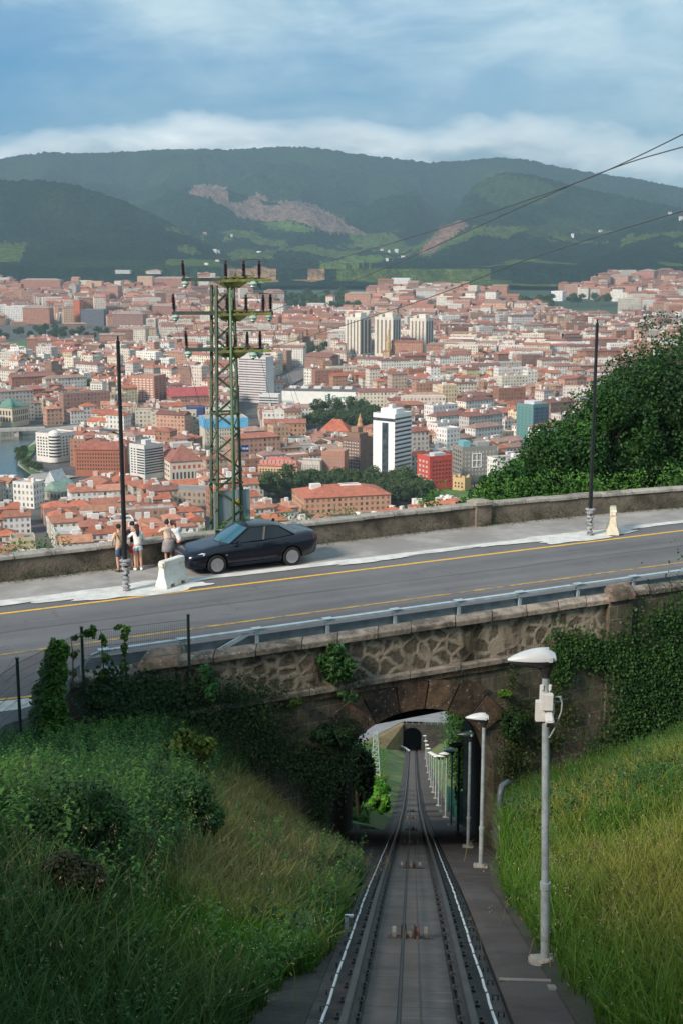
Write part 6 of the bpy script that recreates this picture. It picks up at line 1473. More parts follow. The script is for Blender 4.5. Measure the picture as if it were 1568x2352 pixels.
# ---------------------------------------------------------------- car
def make_car(loc, rz):
    t = thing('parked_car', 'dark blue saloon car parked facing left beside the parapet', 'car', loc, rz); t.matrix_basis = t.matrix_basis @ Matrix.Scale(1.09, 4)
    paint = M('dark_blue_car_paint', (.003, .004, .012), .3, .25, 3, coat=.55, spec=.3); glass, gnt_, gb_ = new_mat('car_glass'); gb_.inputs['Base Color'].default_value = (.012, .02, .025, 1); gb_.inputs['Roughness'].default_value = .03; gb_.inputs['Specular IOR Level'].default_value = .45
    wsh, wn_, wb_ = new_mat('windscreen_glass'); wb_.inputs['Base Color'].default_value = (.05, .14, .18, 1); wb_.inputs['Roughness'].default_value = .04; wb_.inputs['Specular IOR Level'].default_value = 1.; wb_.inputs['Metallic'].default_value = .35
    blk = M('black_trim', (.008, .008, .009), .5, .2, 4); chrome = M('chrome', (.6, .61, .62), .18, .05, 4, metal=.9)
    st_ = [  # x, half width bottom, half width max, z bottom, z mid, z shoulder, z deck edge, z deck centre
        (0.00, .56, .66, .25, .45, .58, .64, .67), (.05, .68, .76, .22, .45, .62, .69, .72), (.22, .75, .83, .20, .48, .67, .75, .79), (.55, .78, .86, .20, .50, .72, .79, .83), (.95, .79, .875, .20, .52, .78, .86, .90),
        (1.35, .79, .88, .20, .53, .84, .92, .96), (1.9, .79, .88, .20, .54, .88, .94, .98), (2.6, .79, .88, .20, .55, .90, .96, .99), (3.3, .79, .88, .21, .56, .93, .99, 1.02), (3.9, .79, .875, .24, .58, .96, 1.04, 1.07),
        (4.3, .77, .85, .28, .60, .97, 1.07, 1.10), (4.52, .70, .80, .34, .62, .95, 1.06, 1.09), (4.62, .58, .70, .42, .62, .88, .98, 1.0), (4.65, .5, .6, .46, .62, .8, .88, .9)]
    secs = []
    for x, wb0, wm, zb, zm, zs_, zd, zc_ in st_:
        half_ = [(wb0*.6, zb), (wb0, zb+.02), (wb0+(wm-wb0)*.6, zb+.12), (wm, zm), (wm-.004, (zm+zs_)/2), (wm-.035, zs_), (wm-.12, zd), (wm*.55, (zd+zc_)/2+.01), (0, zc_)]
        full = [(x, y, z) for y, z in half_]+[(x, -y, z) for y, z in half_[-2::-1]]; secs.append(full)
    mb = MB(); mb.loft(secs); body = mb.build('body', [paint, blk], t, world=False, smooth=True)
    # wheel openings
    cm_ = MB()
    for x in (.95, 3.62):
        for s_ in (-1, 1): cm_.tube([(x, s_*.60, .32), (x, s_*1.1, .32)], .385, 28)
    cut = cm_.build('cutter', blk, None)
    cut.parent = t
    md = body.modifiers.new('b', 'BOOLEAN'); md.object = cut; md.operation = 'DIFFERENCE'; md.solver = 'EXACT'
    sb2 = body.modifiers.new('e', 'BEVEL'); sb2.width = .01; sb2.segments = 1; sb2.limit_method = 'ANGLE'; sb2.angle_limit = R(50)
    bpy.context.view_layer.update(); dg = bpy.context.evaluated_depsgraph_get(); nm = bpy.data.meshes.new_from_object(body.evaluated_get(dg))
    body.modifiers.clear(); body.data = nm; bpy.data.objects.remove(cut)
    nm.set_sharp_from_angle(angle=R(42))
    # greenhouse
    def ringp(pts, z_off=0.):
        return [(x, y, z) for x, y, z in pts]+[(x, -y, z) for x, y, z in pts[-2:0:-1]]
    lo = [(1.20, 0, .95), (1.27, .35, .945), (1.48, .66, .94), (2.0, .745, .955), (2.62, .755, .975), (3.2, .745, .995), (3.78, .69, 1.045), (4.02, .38, 1.075), (4.10, 0, 1.08)]
    up1 = [(2.03, 0, 1.41), (2.07, .30, 1.40), (2.16, .53, 1.37), (2.4, .565, 1.385), (2.75, .575, 1.39), (3.05, .565, 1.375), (3.28, .53, 1.34), (3.42, .30, 1.36), (3.45, 0, 1.37)]
    mb = MB(); n_ = 16; A1, B1 = ringp(lo), ringp(up1); nn = len(A1)
    mb.add(A1+B1, [(i, (i+1) % nn, nn+(i+1) % nn, nn+i) for i in range(nn)], 0)
    gh = mb.build('windows', [glass, wsh], t, world=False, smooth=True, angle=28)
    for p in gh.data.polygons:
        if p.center.x < 1.95 and abs(p.center.y) < .58: p.material_index = 1
    mb = MB(); up2 = [(x*.86+.385, y*.8, z+.045) for x, y, z in up1]; up3 = [(x*.5+1.37, y*.3, z*.0+1.462) for x, y, z in up1]
    up0 = [(x, y*1.02, z-.012) for x, y, z in up1]; mb.loft([ringp(up0), ringp(up1), ringp(up2), ringp(up3)]); rf = mb.build('roof', paint, t, world=False, smooth=True, angle=60)
    mb = MB(); mb.box((3.32, 0, 1.45), (.10, .02, .07)); mb.build('antenna', blk, rf, world=False)
    def pil(i, w=.05, off=.006):
        a_, b_ = np.array(lo[i]), np.array(up1[i]); m_ = MB()
        for s_ in (1, -1):
            q0 = a_*[1, s_, 1]+[0, s_*off, 0]; q1 = b_*[1, s_, 1]+[0, s_*off, 0]; m_.bar(q0, q1, w, .03)
        return m_
    pil(2, .06).build('pillar', paint, t, world=False); pil(4, .07).build('pillar', blk, t, world=False); pil(6, .10, .004).build('pillar', paint, t, world=False)
    m_ = MB()
    for s_ in (1, -1):
        m_.tube([(x, s_*(y+.008), z+.004) for x, y, z in lo[2:7]], .009, 5); m_.tube([(x, s_*(y+.006), z) for x, y, z in up1[2:7]], .014, 5)
    m_.build('window_trim', chrome if False else blk, t, world=False)
    for x in (.95, 3.62):
        for s_ in (-1, 1):
            w = MB(); w.tube([(x, s_*.66, .32), (x, s_*.68, .32), (x, s_*.845, .32), (x, s_*.862, .32)], [.30, .318, .318, .30], 30); wo_ = w.build('wheel', M('tyre_rubber', (.012, .012, .012), .8, .2, 6) if 'tyre_rubber' not in bpy.data.materials else bpy.data.materials['tyre_rubber'], t, world=False, smooth=True, angle=40)
            al = M('alloy_silver', (.42, .43, .45), .3, .1, 5, metal=.7) if 'alloy_silver' not in bpy.data.materials else bpy.data.materials['alloy_silver']
            r_ = MB()
            tmp = MB(); tmp.lathe([(.205, 0), (.222, .0), (.222, .03), (.205, .03)], (0, 0, 0), 28)
            r_.add([(x+a, s_*(.845+c_), .32+b) for a, b, c_ in tmp.v], tmp.f)
            for k in range(10):
                q = k*math.pi/5; 
                for dq in (0,): r_.bar((x+.03*math.cos(q), s_*.868, .32+.03*math.sin(q)), (x+.21*math.cos(q+dq), s_*.868, .32+.21*math.sin(q+dq)), .03, .03)
            tmp = MB(); tmp.lathe([(.055, 0), (.05, .03), (.02, .035)], (0, 0, 0), 14); r_.add([(x+a, s_*(.855+c_), .32+b) for a, b, c_ in tmp.v], tmp.f)
            r_.build('rim', al, wo_, world=False)
    for s_ in (-1, 1):
        m_ = MB(); m_.loft([[(.075, s_*.60, .57), (.075, s_*.60, .66), (.04, s_*.40, .64), (.04, s_*.40, .56)][::1], [(.085+.12, s_*.76, .58), (.14+.14, s_*.775, .70), (.12, s_*.45, .70), (.03, s_*.38, .55)][::1], [(.52, s_*.845, .665), (.56, s_*.84, .735), (.38, s_*.72, .755), (.3, s_*.7, .66)]]); m_.build('headlight', M('headlight_glass', (.66, .68, .66), .12, .08, 6, metal=.2) if 'headlight_glass' not in bpy.data.materials else bpy.data.materials['headlight_glass'], t, world=False, smooth=True, angle=30)
        m_ = MB(); m_.loft([[(4.40, s_*.80, .86), (4.40, s_*.835, .86), (4.40, s_*.835, .98), (4.40, s_*.80, .98)], [(4.64, s_*.52, .86), (4.655, s_*.60, .86), (4.655, s_*.60, .96), (4.64, s_*.52, .96)]]); m_.build('tail_light', M('tail_light_red', (.25, .01, .01), .2, .1, 6) if 'tail_light_red' not in bpy.data.materials else bpy.data.materials['tail_light_red'], t, world=False)
        m_ = MB(); m_.loft([[(1.62+.0, s_*(.84+dy), z) for dy, z in ((0, .93), (.16, .93), (.19, .99), (.17, 1.06), (.02, 1.05))], [(1.76, s_*(.84+dy), z) for dy, z in ((0, .94), (.15, .94), (.17, .99), (.15, 1.05), (.02, 1.04))]]); m_.build('mirror', paint, t, world=False, bevel=.012)
        for x in (2.42, 3.42):
            m_ = MB(); m_.box((x, s_*.872, .80), (.17, .03, .028)); m_.build('door_handle', paint, t, world=False, bevel=.006)
        m_ = MB()
        for xs_ in ([(1.5, .90), (1.5, .40), (1.56, .26)], [(2.58, .94), (2.56, .26)], [(3.32, .97), (3.28, .6), (3.18, .45), (3.12, .26)]):
            m_.tube([(x, s_*(.8775 if z < .8 else .862 if z < .9 else .84), z) for x, z in xs_], .006, 4)
        m_.build('door_seam', blk, t, world=False)
        m_ = MB(); m_.loft([[(1.35, s_*.80, .20), (1.35, s_*.885, .22), (1.35, s_*.885, .29), (1.35, s_*.86, .31)], [(3.2, s_*.80, .21), (3.2, s_*.885, .23), (3.2, s_*.885, .30), (3.2, s_*.86, .32)]]); m_.build('sill', paint, t, world=False)
    m_ = MB(); m_.box((1.28, -.88, .62), (.05, .012, .035)); m_.build('side_badge', chrome, t, world=False)
    m_ = MB()
    for y0, y1, z0, z1 in ((-.36, .36, .50, .66),): 
        m_.box((.0, 0, .58), (.05, .66, .15))
    m_.build('grille', blk, t, world=False, bevel=.01)
    m_ = MB(); 
    for y in (-.34, -.115, .115, .34): m_.box((-.028, y, .58), (.02, .022, .16))
    for z in (.505, .655): m_.box((-.028, 0, z), (.02, .70, .018))
    for z in (.545, .58, .615): m_.box((-.024, 0, z), (.012, .66, .01))
    m_.build('grille_frame', chrome, t, world=False)
    m_ = MB(); m_.box((.02, 0, .34), (.06, 1.0, .10)); m_.box((.13, .62, .34), (.06, .2, .07)); m_.box((.13, -.62, .34), (.06, .2, .07)); m_.build('air_intake', blk, t, world=False)
    m_ = MB(); m_.box((-.035, 0, .43), (.015, .46, .10)); m_.build('number_plate', M('plate_white', (.7, .7, .7), .4, .05, 3), t, world=False)
    m_ = MB(); m_.box((4.66, 0, .74), (.02, .46, .10)); m_.build('number_plate', bpy.data.materials['plate_white'], t, world=False)
    for y in (-.3, .25): m_ = MB(); m_.tube([(1.27, y, .965), (1.62, y+.38 if y < 0 else y+.34, 1.145)], .008, 4); m_.build('wiper', blk, t, world=False)
    m_ = MB()
    for s_ in (-.42, .3): m_.tube([(1.95, s_-.08, 1.17), (1.98, s_-.08, 1.2)], .01, 4)
    return t
c0 = rd(15.72, 43.80, ZR+.005); make_car(c0, R(30.0))

# ---------------------------------------------------------------- people
def skin_mesh(name, verts, edges, mat, parent, extra=None, sub=2, root=0):
    """verts: (x,y,z,rx[,ry]); one continuous surface grown round the joints"""
    me = bpy.data.meshes.new(name); me.from_pydata([v[:3] for v in verts], edges, []); o = bpy.data.objects.new(name, me); COL.objects.link(o)
    o.modifiers.new('s', 'SKIN'); sm_ = o.modifiers.new('d', 'SUBSURF'); sm_.levels = sub; sm_.render_levels = sub
    for i, v in enumerate(verts):
        sv = me.skin_vertices[0].data[i]; sv.radius = (v[3], v[4] if len(v) > 4 else v[3]); sv.use_root = (i == root)
    dg = bpy.context.evaluated_depsgraph_get(); nm = bpy.data.meshes.new_from_object(o.evaluated_get(dg)); bpy.data.objects.remove(o)
    if extra:
        bm = bmesh.new(); bm.from_mesh(nm)
        e = bpy.data.meshes.new('e'); e.from_pydata(extra.v, [], extra.f); bm.from_mesh(e); bm.to_mesh(nm); bm.free()
    nm.name = name; nm.materials.clear(); nm.materials.append(mat); nm.polygons.foreach_set('use_smooth', [True]*len(nm.polygons))
    o = bpy.data.objects.new(name, nm); COL.objects.link(o); o.parent = parent; return o
SKIN_M = M('skin_tone', (.48, .27, .19), .6, .1, 6)
def lerp(a, b, f): return tuple(a[i]*(1-f)+b[i]*f for i in range(3))
def person(loc, rz, label, hgt=1.70, lean=0., side=0., arms=None, top=None, bottom=None, hair=None, shoes=(.5, .5, .5), feet=None, skirt=False, sleeve=.5, bag=None, wid=1., stance=.10, hair_kind='short', headturn=0.):
    """local frame: +y is where the person faces; arms = two lists of (elbow, hand) points"""
    k = hgt/1.70
    t = thing('person', label, 'person', loc, rz)
    def S_(p): return (p[0]*k, p[1]*k, p[2]*k)
    def LN(p):       # lean the upper body forward / sideways about the hip
        z = p[2]-.93
        return S_((p[0]+side*z, p[1]+lean*z, .93+z*math.sqrt(max(.3, 1-lean**2*.6))))
    pel = S_((0, 0, .93)); wst = LN((0, .0, 1.08)); chs = LN((0, .01, 1.26)); upc = LN((0, .0, 1.38)); nk = LN((0, .01, 1.46)); hb = LN((0, .03, 1.53)); hc = LN((0, .04, 1.60)); ht = LN((0, .03, 1.665)); nose = LN((.02*headturn, .135, 1.585))
    V_ = [(*pel, .125*wid*k, .10*k), (*wst, .108*wid*k, .085*k), (*chs, .135*wid*k, .095*k), (*upc, .10*wid*k, .075*k), (*nk, .048*k, .05*k), (*hb, .062*k, .075*k), (*hc, .075*k, .092*k), (*ht, .052*k, .06*k)]
    E_ = [(0, 1), (1, 2), (2, 3), (3, 4), (4, 5), (5, 6), (6, 7)]
    sh = []; ex = MB()
    arms = arms or [((-.27, .02, 1.12), (-.25, .10, .88)), ((.27, .02, 1.12), (.25, .10, .88))]
    SL = {}
    for s_, (el, hd) in zip((-1, 1), arms):
        shp = LN((s_*.17*wid, .0, 1.385)); el_ = S_(el); hd_ = S_(hd); n0 = len(V_); wr = lerp(el_, hd_, .88)
        V_ += [(*shp, .052*k), (*lerp(shp, el_, .5), .045*k), (*el_, .038*k), (*lerp(el_, hd_, .45), .034*k), (*wr, .024*k), (*hd_, .030*k, .018*k)]
        E_ += [(3, n0), (n0, n0+1), (n0+1, n0+2), (n0+2, n0+3), (n0+3, n0+4), (n0+4, n0+5)]
        SL[s_] = (shp, el_, hd_)
        d = (Vector(hd_)-Vector(wr)).normalized(); a_ = d.orthogonal().normalized(); b_ = d.cross(a_)
        for fi, (off, ln_) in enumerate(((-.024, .062), (-.008, .075), (.008, .07), (.024, .055))):
            p0 = Vector(hd_)+b_*off*k-d*.01; ex.tube([p0, p0+d*ln_*.5*k+a_*.006, p0+d*ln_*k-a_*.012], [.009*k, .008*k, .006*k], 6)
        p0 = Vector(hd_)-d*.03*k+b_*.03*k; ex.tube([p0, p0+b_*.028*k+d*.02*k, p0+b_*.03*k+d*.045*k], [.010*k, .009*k, .007*k], 6)
    feet = feet or [(-stance, 0, 0), (stance, 0, 0)]
    LG = {}
    for s_, ft in zip((-1, 1), feet):
        hp = S_((s_*.085*wid, 0, .88)); kn = S_((s_*.04+ft[0]*.6, ft[1]*.5+.02, .50)); an = S_((ft[0], ft[1]-.02, .085)); tq = S_((ft[0]+s_*.02, ft[1]+.15, .03)); n0 = len(V_)
        V_ += [(*hp, .095*wid*k), (*lerp(hp, kn, .5), .078*wid*k), (*kn, .055*k), (*lerp(kn, an, .35), .056*k), (*an, .036*k), (*tq, .036*k, .025*k)]
        E_ += [(0, n0), (n0, n0+1), (n0+1, n0+2), (n0+2, n0+3), (n0+3, n0+4), (n0+4, n0+5)]; LG[s_] = (hp, kn, an, tq)
    ex.tube([Vector(hc)+Vector((0, .085*k, 0)), Vector(nose)], [.014*k, .010*k], 6)
    for s_ in (-1, 1): ex.tube([Vector(hc)+Vector((s_*.078*k, 0, -.01)), Vector(hc)+Vector((s_*.088*k, -.005, 0))], [.02*k, .012*k], 8)
    ex.box((hc[0], hc[1]+.088*k, hc[2]-.055*k), (.045*k, .01, .008)); ex.box((hc[0]-.03*k, hc[1]+.085*k, hc[2]+.005), (.018, .008, .008)); ex.box((hc[0]+.03*k, hc[1]+.085*k, hc[2]+.005), (.018, .008, .008))
    skin_mesh('body', V_, E_, SKIN_M, t, ex)
    if top:
        m_ = M(top[0], top[1], .9, .14, 5, bump=.5, bscale=14); w_ = wid*1.14
        v = [(*S_((0, 0, .90 if not skirt else .98)), .142*w_*k, .12*k), (*wst, .125*w_*k, .105*k), (*chs, .148*w_*k, .112*k), (*upc, .115*w_*k, .088*k), (*LN((0, .0, 1.43)), .062*k)]
        e = [(0, 1), (1, 2), (2, 3), (3, 4)]
        for s_ in (-1, 1):
            shp, el_, hd_ = SL[s_]; n0 = len(v); f2 = sleeve
            if f2 <= .6: v += [(*shp, .066*k), (*lerp(shp, el_, .45), .060*k), (*lerp(shp, el_, .85), .058*k)]; e += [(3, n0), (n0, n0+1), (n0+1, n0+2)]
            else: v += [(*shp, .066*k), (*lerp(shp, el_, .5), .058*k), (*el_, .05*k), (*lerp(el_, hd_, .8), .036*k)]; e += [(3, n0), (n0, n0+1), (n0+1, n0+2), (n0+2, n0+3)]
        skin_mesh('top', v, e, m_, t)
    if bottom:
        m_ = M(bottom[0], bottom[1], .9, .2, 6, bump=.4, bscale=18); bl = bottom[2]
        if skirt:
            mb = MB(); mb.lathe([(.165*wid, .98), (.19*wid, .90), (.215*wid, .75), (.235*wid, .56), (.225*wid, .555), (.15, .9)], (0, 0, 0), 22, sy=.82)
            rr_ = random.Random(1); mb.v = [(x*k*(1+.05*math.sin(9*math.atan2(y, x))*(1-z)), y*k*(1+.05*math.sin(9*math.atan2(y, x))*(1-z)), z*k) for x, y, z in mb.v]; mb.build('skirt', m_, t, world=False, smooth=True)
        else:
            v = [(*S_((0, 0, 1.0)), .128*wid*k, .11*k), (*pel, .15*wid*k, .125*k)]; e = [(0, 1)]
            for s_ in (-1, 1):
                hp, kn, an, tq = LG[s_]; n0 = len(v); v += [(*hp, .112*wid*k), (*lerp(hp, kn, bl*.5), .104*wid*k), (*lerp(hp, kn, bl), .092*wid*k)]; e += [(1, n0), (n0, n0+1), (n0+1, n0+2)]
            skin_mesh('shorts', v, e, m_, t)
    m_ = M('shoe_'+str(round(shoes[0], 2)), shoes, .7, .1, 5)
    for s_ in (-1, 1):
        hp, kn, an, tq = LG[s_]; mb = MB(); c = Vector((an[0], an[1], 0)); d = Vector((tq[0]-an[0], tq[1]-an[1], 0)); dn_ = d.normalized(); sd_ = Vector((-dn_.y, dn_.x, 0)); secs = []
        for f, w, h_ in ((-.06, .03, .05), (-.045, .042, .10), (.02, .045, .11), (.09, .047, .075), (.16, .045, .055), (.21, .02, .035)):
            p = c+dn_*f*k; secs.append([tuple(p+sd_*w*math.cos(q)+Vector((0, 0, max(.002, h_*.5+h_*.5*math.sin(q))))) for q in np.linspace(0, 2*math.pi, 11)[:-1]])
        mb.loft(secs); mb.build('shoe', m_, t, world=False, smooth=True)
    hm_ = M('hair_'+hair[0], hair[1], .6, .4, 30, bump=.8, bscale=60)
    mb = MB(); c = np.array(hc)+[0, -.012*k, .016*k]
    prf = [(0, -.10), (.055, -.085), (.078, -.05), (.094, 0), (.088, .05), (.06, .088), (.02, .103)] if hair_kind != 'short' else [(.02, -.075), (.07, -.055), (.090, 0), (.088, .05), (.062, .09), (.02, .105)]
    mb.lathe([(r*k, z*k) for r, z in prf], c, 16, sy=1.12); rr_ = random.Random(len(label)); mb.v = [(x+rr_.uniform(-.006, .006), y-(.012 if y > c[1] else 0)+rr_.uniform(-.006, .006), z) for x, y, z in mb.v]
    if hair_kind == 'long':
        b = Vector(c); mb.tube([b+Vector((0, -.05, 0)), b+Vector((0, -.10, -.12))*k, b+Vector((0, -.13, -.26))*k, b+Vector((0, -.13, -.36))*k], [.07*k, .075*k, .06*k, .025*k], 10)
    if hair_kind == 'bun': mb.lathe([(.01, -.045), (.04, -.02), (.045, .01), (.025, .045)], c+np.array([0, -.06*k, .10*k]), 12)
    if hair_kind == 'tail':
        b = Vector(c); mb.tube([b+Vector((0, -.08, .03)), b+Vector((.02, -.14, 0))*k, b+Vector((.04, -.15, -.10))*k, b+Vector((.05, -.12, -.2))*k], [.035*k, .04*k, .035*k, .012], 8)
    mb.build('hair', hm_, t, world=False, smooth=True)
    return t
FA = R(30)      # facing the parapet (+t)
def pos(x, y): q = on_z(x, y, ZR+.012); return q
def pfix(x, y, tt):
    q = pos(x, y); s_, t_ = st(q[0], q[1]); return rd(s_, tt, ZR+.012)
person(pfix(270, 1308, 44.78), FA+R(12), 'person in a tan shirt and denim shorts with a black shoulder bag', 1.72, .04, top=('tan_cotton', (.56, .38, .24)), bottom=('blue_denim', (.05, .09, .16), .95), hair=('near_black', (.012, .010, .010)), shoes=(.03, .03, .03), arms=[((-.27, .03, 1.13), (-.20, .16, .92)), ((.27, .05, 1.13), (.17, .16, .95))], stance=.085, wid=.95)
person(pfix(300, 1300, 44.92), FA-R(8), 'person in a black top leaning on the parapet, half hidden behind the woman in white', 1.72, .42, top=('black_cotton', (.018, .018, .022)), bottom=('red_cotton', (.38, .03, .03), .8), hair=('curly_black', (.012, .010, .010)), shoes=(.10, .10, .10), arms=[((-.26, .40, 1.12), (-.12, .55, 1.02)), ((.26, .40, 1.12), (.10, .55, 1.02))], hair_kind='short')
person(pfix(315, 1307, 44.72), FA-R(5), 'person in a white long-sleeved shirt and pale denim shorts with long black hair', 1.66, .10, top=('white_cotton', (.74, .72, .70)), bottom=('pale_denim', (.42, .55, .62), .42), hair=('long_black', (.012, .009, .009)), shoes=(.75, .72, .70), sleeve=.9, arms=[((-.34, .10, 1.22), (-.42, .30, 1.16)), ((.27, .10, 1.16), (.20, .30, 1.05))], hair_kind='long', stance=.11)
person(pfix(377, 1292, 44.86), FA+R(4), 'person in a beige sweater and grey skirt with hair in a bun', 1.68, .14, top=('beige_knit', (.55, .43, .34)), bottom=('grey_crinkled_cotton', (.24, .22, .23), .5), hair=('dark_brown_bun', (.03, .018, .014)), shoes=(.7, .66, .62), skirt=True, arms=[((-.27, .26, 1.22), (-.20, .14, 1.46)), ((.32, .03, 1.12), (.36, .02, .84))], hair_kind='bun', wid=1.12)
person(pfix(404, 1289, 44.80), FA+R(14), 'person in a white tee and black shorts with a brown ponytail, leaning over', 1.66, .34, -.28, top=('white_tee', (.74, .74, .76)), bottom=('black_shorts', (.015, .015, .018), .45), hair=('auburn', (.10, .035, .02)), shoes=(.5, .48, .46), arms=[((-.33, .24, 1.20), (-.30, .42, 1.04)), ((.16, .28, 1.16), (.05, .45, 1.03))], hair_kind='tail', feet=[(-.06, 0, 0), (.16, -.05, 0)])
q = pfix(270, 1308, 44.55); bg_ = thing('shoulder_bag', 'small black shoulder bag on the back of the person in tan', 'bag', (q[0], q[1], ZR+.95), FA)
mb = MB(); mb.box((.13, .02, .0), (.25, .09, .20)); mb.build('bag_body', blk_ if False else black, bg_, world=False, bevel=.02)
mb = MB(); mb.tube([(.05, .07, .10), (-.02, .10, .25), (-.10, .13, .42), (-.13, .20, .52)], .012, 6); mb.build('strap', black, bg_, world=False)
q = pfix(385, 1289, 44.7)
# ================================================================ vegetation
def in_view(P, m=.5):
    d = P@FW; x = 784+F*(P@RT)/d; y = 1176-F*(P@UP)/d
    return (d > .5) & (x > -1568*m) & (x < 1568*(1+m)) & (y < 2352*(1+m)) & (y > 0)
def blades(base, h, lean, wdt, r_):
    n = len(base); ang = r_.uniform(0, 2*math.pi, n); dirx = np.stack([np.cos(ang), np.sin(ang), np.zeros(n)], 1)
    face = r_.uniform(0, 2*math.pi, n); sd_ = np.stack([np.cos(face), np.sin(face), np.zeros(n)], 1)*(wdt/2)[:, None]
    up = np.array([0, 0, 1.]); hh = h[:, None]; ln = lean[:, None]
    p0 = base-up*.03; p1 = base+up*hh*.55+dirx*hh*ln*.25; p2 = base+up*hh*(1-.25*ln)+dirx*hh*ln*.9
    V = np.stack([p0-sd_, p0+sd_, p1+sd_*.8, p1-sd_*.8, p2+sd_*.18, p2-sd_*.18], 1).reshape(-1, 3)
    i = np.arange(n)*6; Fq = np.concatenate([np.stack([i, i+1, i+2, i+3], 1), np.stack([i+3, i+2, i+4, i+5], 1)])
    return V, Fq, p2
def hit_bank(px, py, fz):
    d = ray(px, py)
    for D in np.arange(6, 60, .1):
        q = d*D
        if fz(np.array([q[0]]), np.array([q[1]]))[0] >= q[2]: return q
    return d*25
def cmix(a, b, f): return np.array(a)*(1-f[:, None])+np.array(b)*f[:, None]
def grass_field(name, label, x0, x1, y0, y1, fz, n, hlo, hhi, colf, keep, wd_=.013, seed=1, heads=.0, hcol=(.30, .24, .12)):
    r_ = np.random.default_rng(seed)
    yy = y0+(y1-y0)*r_.random(n)**1.15; xx = r_.uniform(x0, x1, n); zz = fz(xx, yy); P = np.stack([xx, yy, zz], 1)
    k = keep(P) & in_view(P); P = P[k]; n = len(P)
    tall = nb(P[:, 0], P[:, 1], 1.3, seed+2)+.5
    h = (hlo+(hhi-hlo)*r_.random(n)**1.6)*(.55+.9*tall); lean = .15+.75*r_.random(n); w = wd_*(.7+.6*r_.random(n))*(1+P[:, 1]/40)
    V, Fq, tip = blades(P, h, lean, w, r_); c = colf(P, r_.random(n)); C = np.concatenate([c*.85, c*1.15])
    if heads > 0:
        kk = (r_.random(n) < heads) & (h > hlo*1.1); T = tip[kk]; m = len(T)
        d = r_.normal(size=(m, 3))*.35+np.array([0, 0, -.4]); s = .018+.026*r_.random(m); sd_ = r_.normal(size=(m, 3)); sd_ /= np.linalg.norm(sd_, axis=1)[:, None]
        V2 = np.stack([T, T+sd_*(s*.22)[:, None]+d*(s*.5)[:, None], T+d*s[:, None]*1.3, T-sd_*(s*.22)[:, None]+d*(s*.5)[:, None]], 1).reshape(-1, 3)
        F2 = np.arange(4*m).reshape(m, 4)+len(V); V = np.concatenate([V, V2]); Fq = np.concatenate([Fq, F2]); C = np.concatenate([C, np.array(hcol)*(.6+.8*r_.random((m, 1)))])
    return tag(np_mesh(name, V, Fq, GRASSM, None, C), label, 'grass', None, 'stuff')
def colR(P, rn):
    g1 = nb(P[:, 0], P[:, 1], 2.2, 13)+.5; d = P[:, 0]-right_xe(P[:, 1])
    gold = np.clip((g1-.22)*2.6, 0, 1)*np.clip((d-.3)*.9, 0, 1)*np.clip((31-P[:, 1])/6, 0, 1)*.9
    c = cmix((.045, .11, .012), (.10, .20, .02), rn); gold = gold*.78; c = c*(1-gold[:, None])+cmix((.17, .17, .03), (.36, .30, .07), rn)*gold[:, None]
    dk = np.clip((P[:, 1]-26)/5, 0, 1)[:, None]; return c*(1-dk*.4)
def colL(P, rn):
    g1 = nb(P[:, 0], P[:, 1], 1.9, 17)+.5; px, py, _ = proj(P); hot = np.exp(-((px-650)/170)**2-((py-1880)/130)**2)+.9*np.exp(-((px-560)/200)**2-((py-2060)/110)**2)
    gold = np.clip(hot*1.5*(.2+1.3*g1)-.25, 0, .8)+np.clip((g1-.6)*2, 0, .5)*(rn > .5); gold = np.clip(gold, 0, .8)*(.45+.55*np.roll(rn, 7))
    c = cmix((.022, .060, .018), (.060, .135, .028), rn)
    gr2 = np.exp(-((px-560)/190)**2-((py-2190)/90)**2)[:, None]*.95; c = c*(1-gr2)+cmix((.06, .17, .008), (.15, .34, .02), rn)*gr2
    return c*(1-gold[:, None])+cmix((.24, .20, .05), (.58, .44, .18), rn)*gold[:, None]
kR = lambda P: (P[:, 0] > right_xe(P[:, 1])+.08+nb(P[:, 0]*3, P[:, 1]*3, 1, 5)*.25) & (-P[:, 0]*RS+P[:, 1]*RC < TN-.1)
def xeL(y): return np.interp(y, [0, 10, 11.5, 13, 15, 24, 32, 36], [-1.2, -1.35, -1.3, -1.0, -.9, -.92, -1.8, -2.3])
kL = lambda P: (P[:, 0] < xeL(P[:, 1])-.05+nb(P[:, 0]*3, P[:, 1]*3, 1, 6)*.3) & (-P[:, 0]*RS+P[:, 1]*RC < TN-.05) & ~((P[:, 2] < ZR+.15) & (P[:, 0] < -9.5) & (P[:, 1] > 28.5))
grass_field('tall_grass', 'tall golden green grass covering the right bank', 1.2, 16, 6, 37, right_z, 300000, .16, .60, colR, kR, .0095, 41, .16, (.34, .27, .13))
grass_field('meadow_grass', 'dark tangled grass with golden seed heads covering the left bank', -15, -.8, 6, 36, left_z, 420000, .16, .66, colL, kL, .012, 42, .10, (.36, .29, .17))
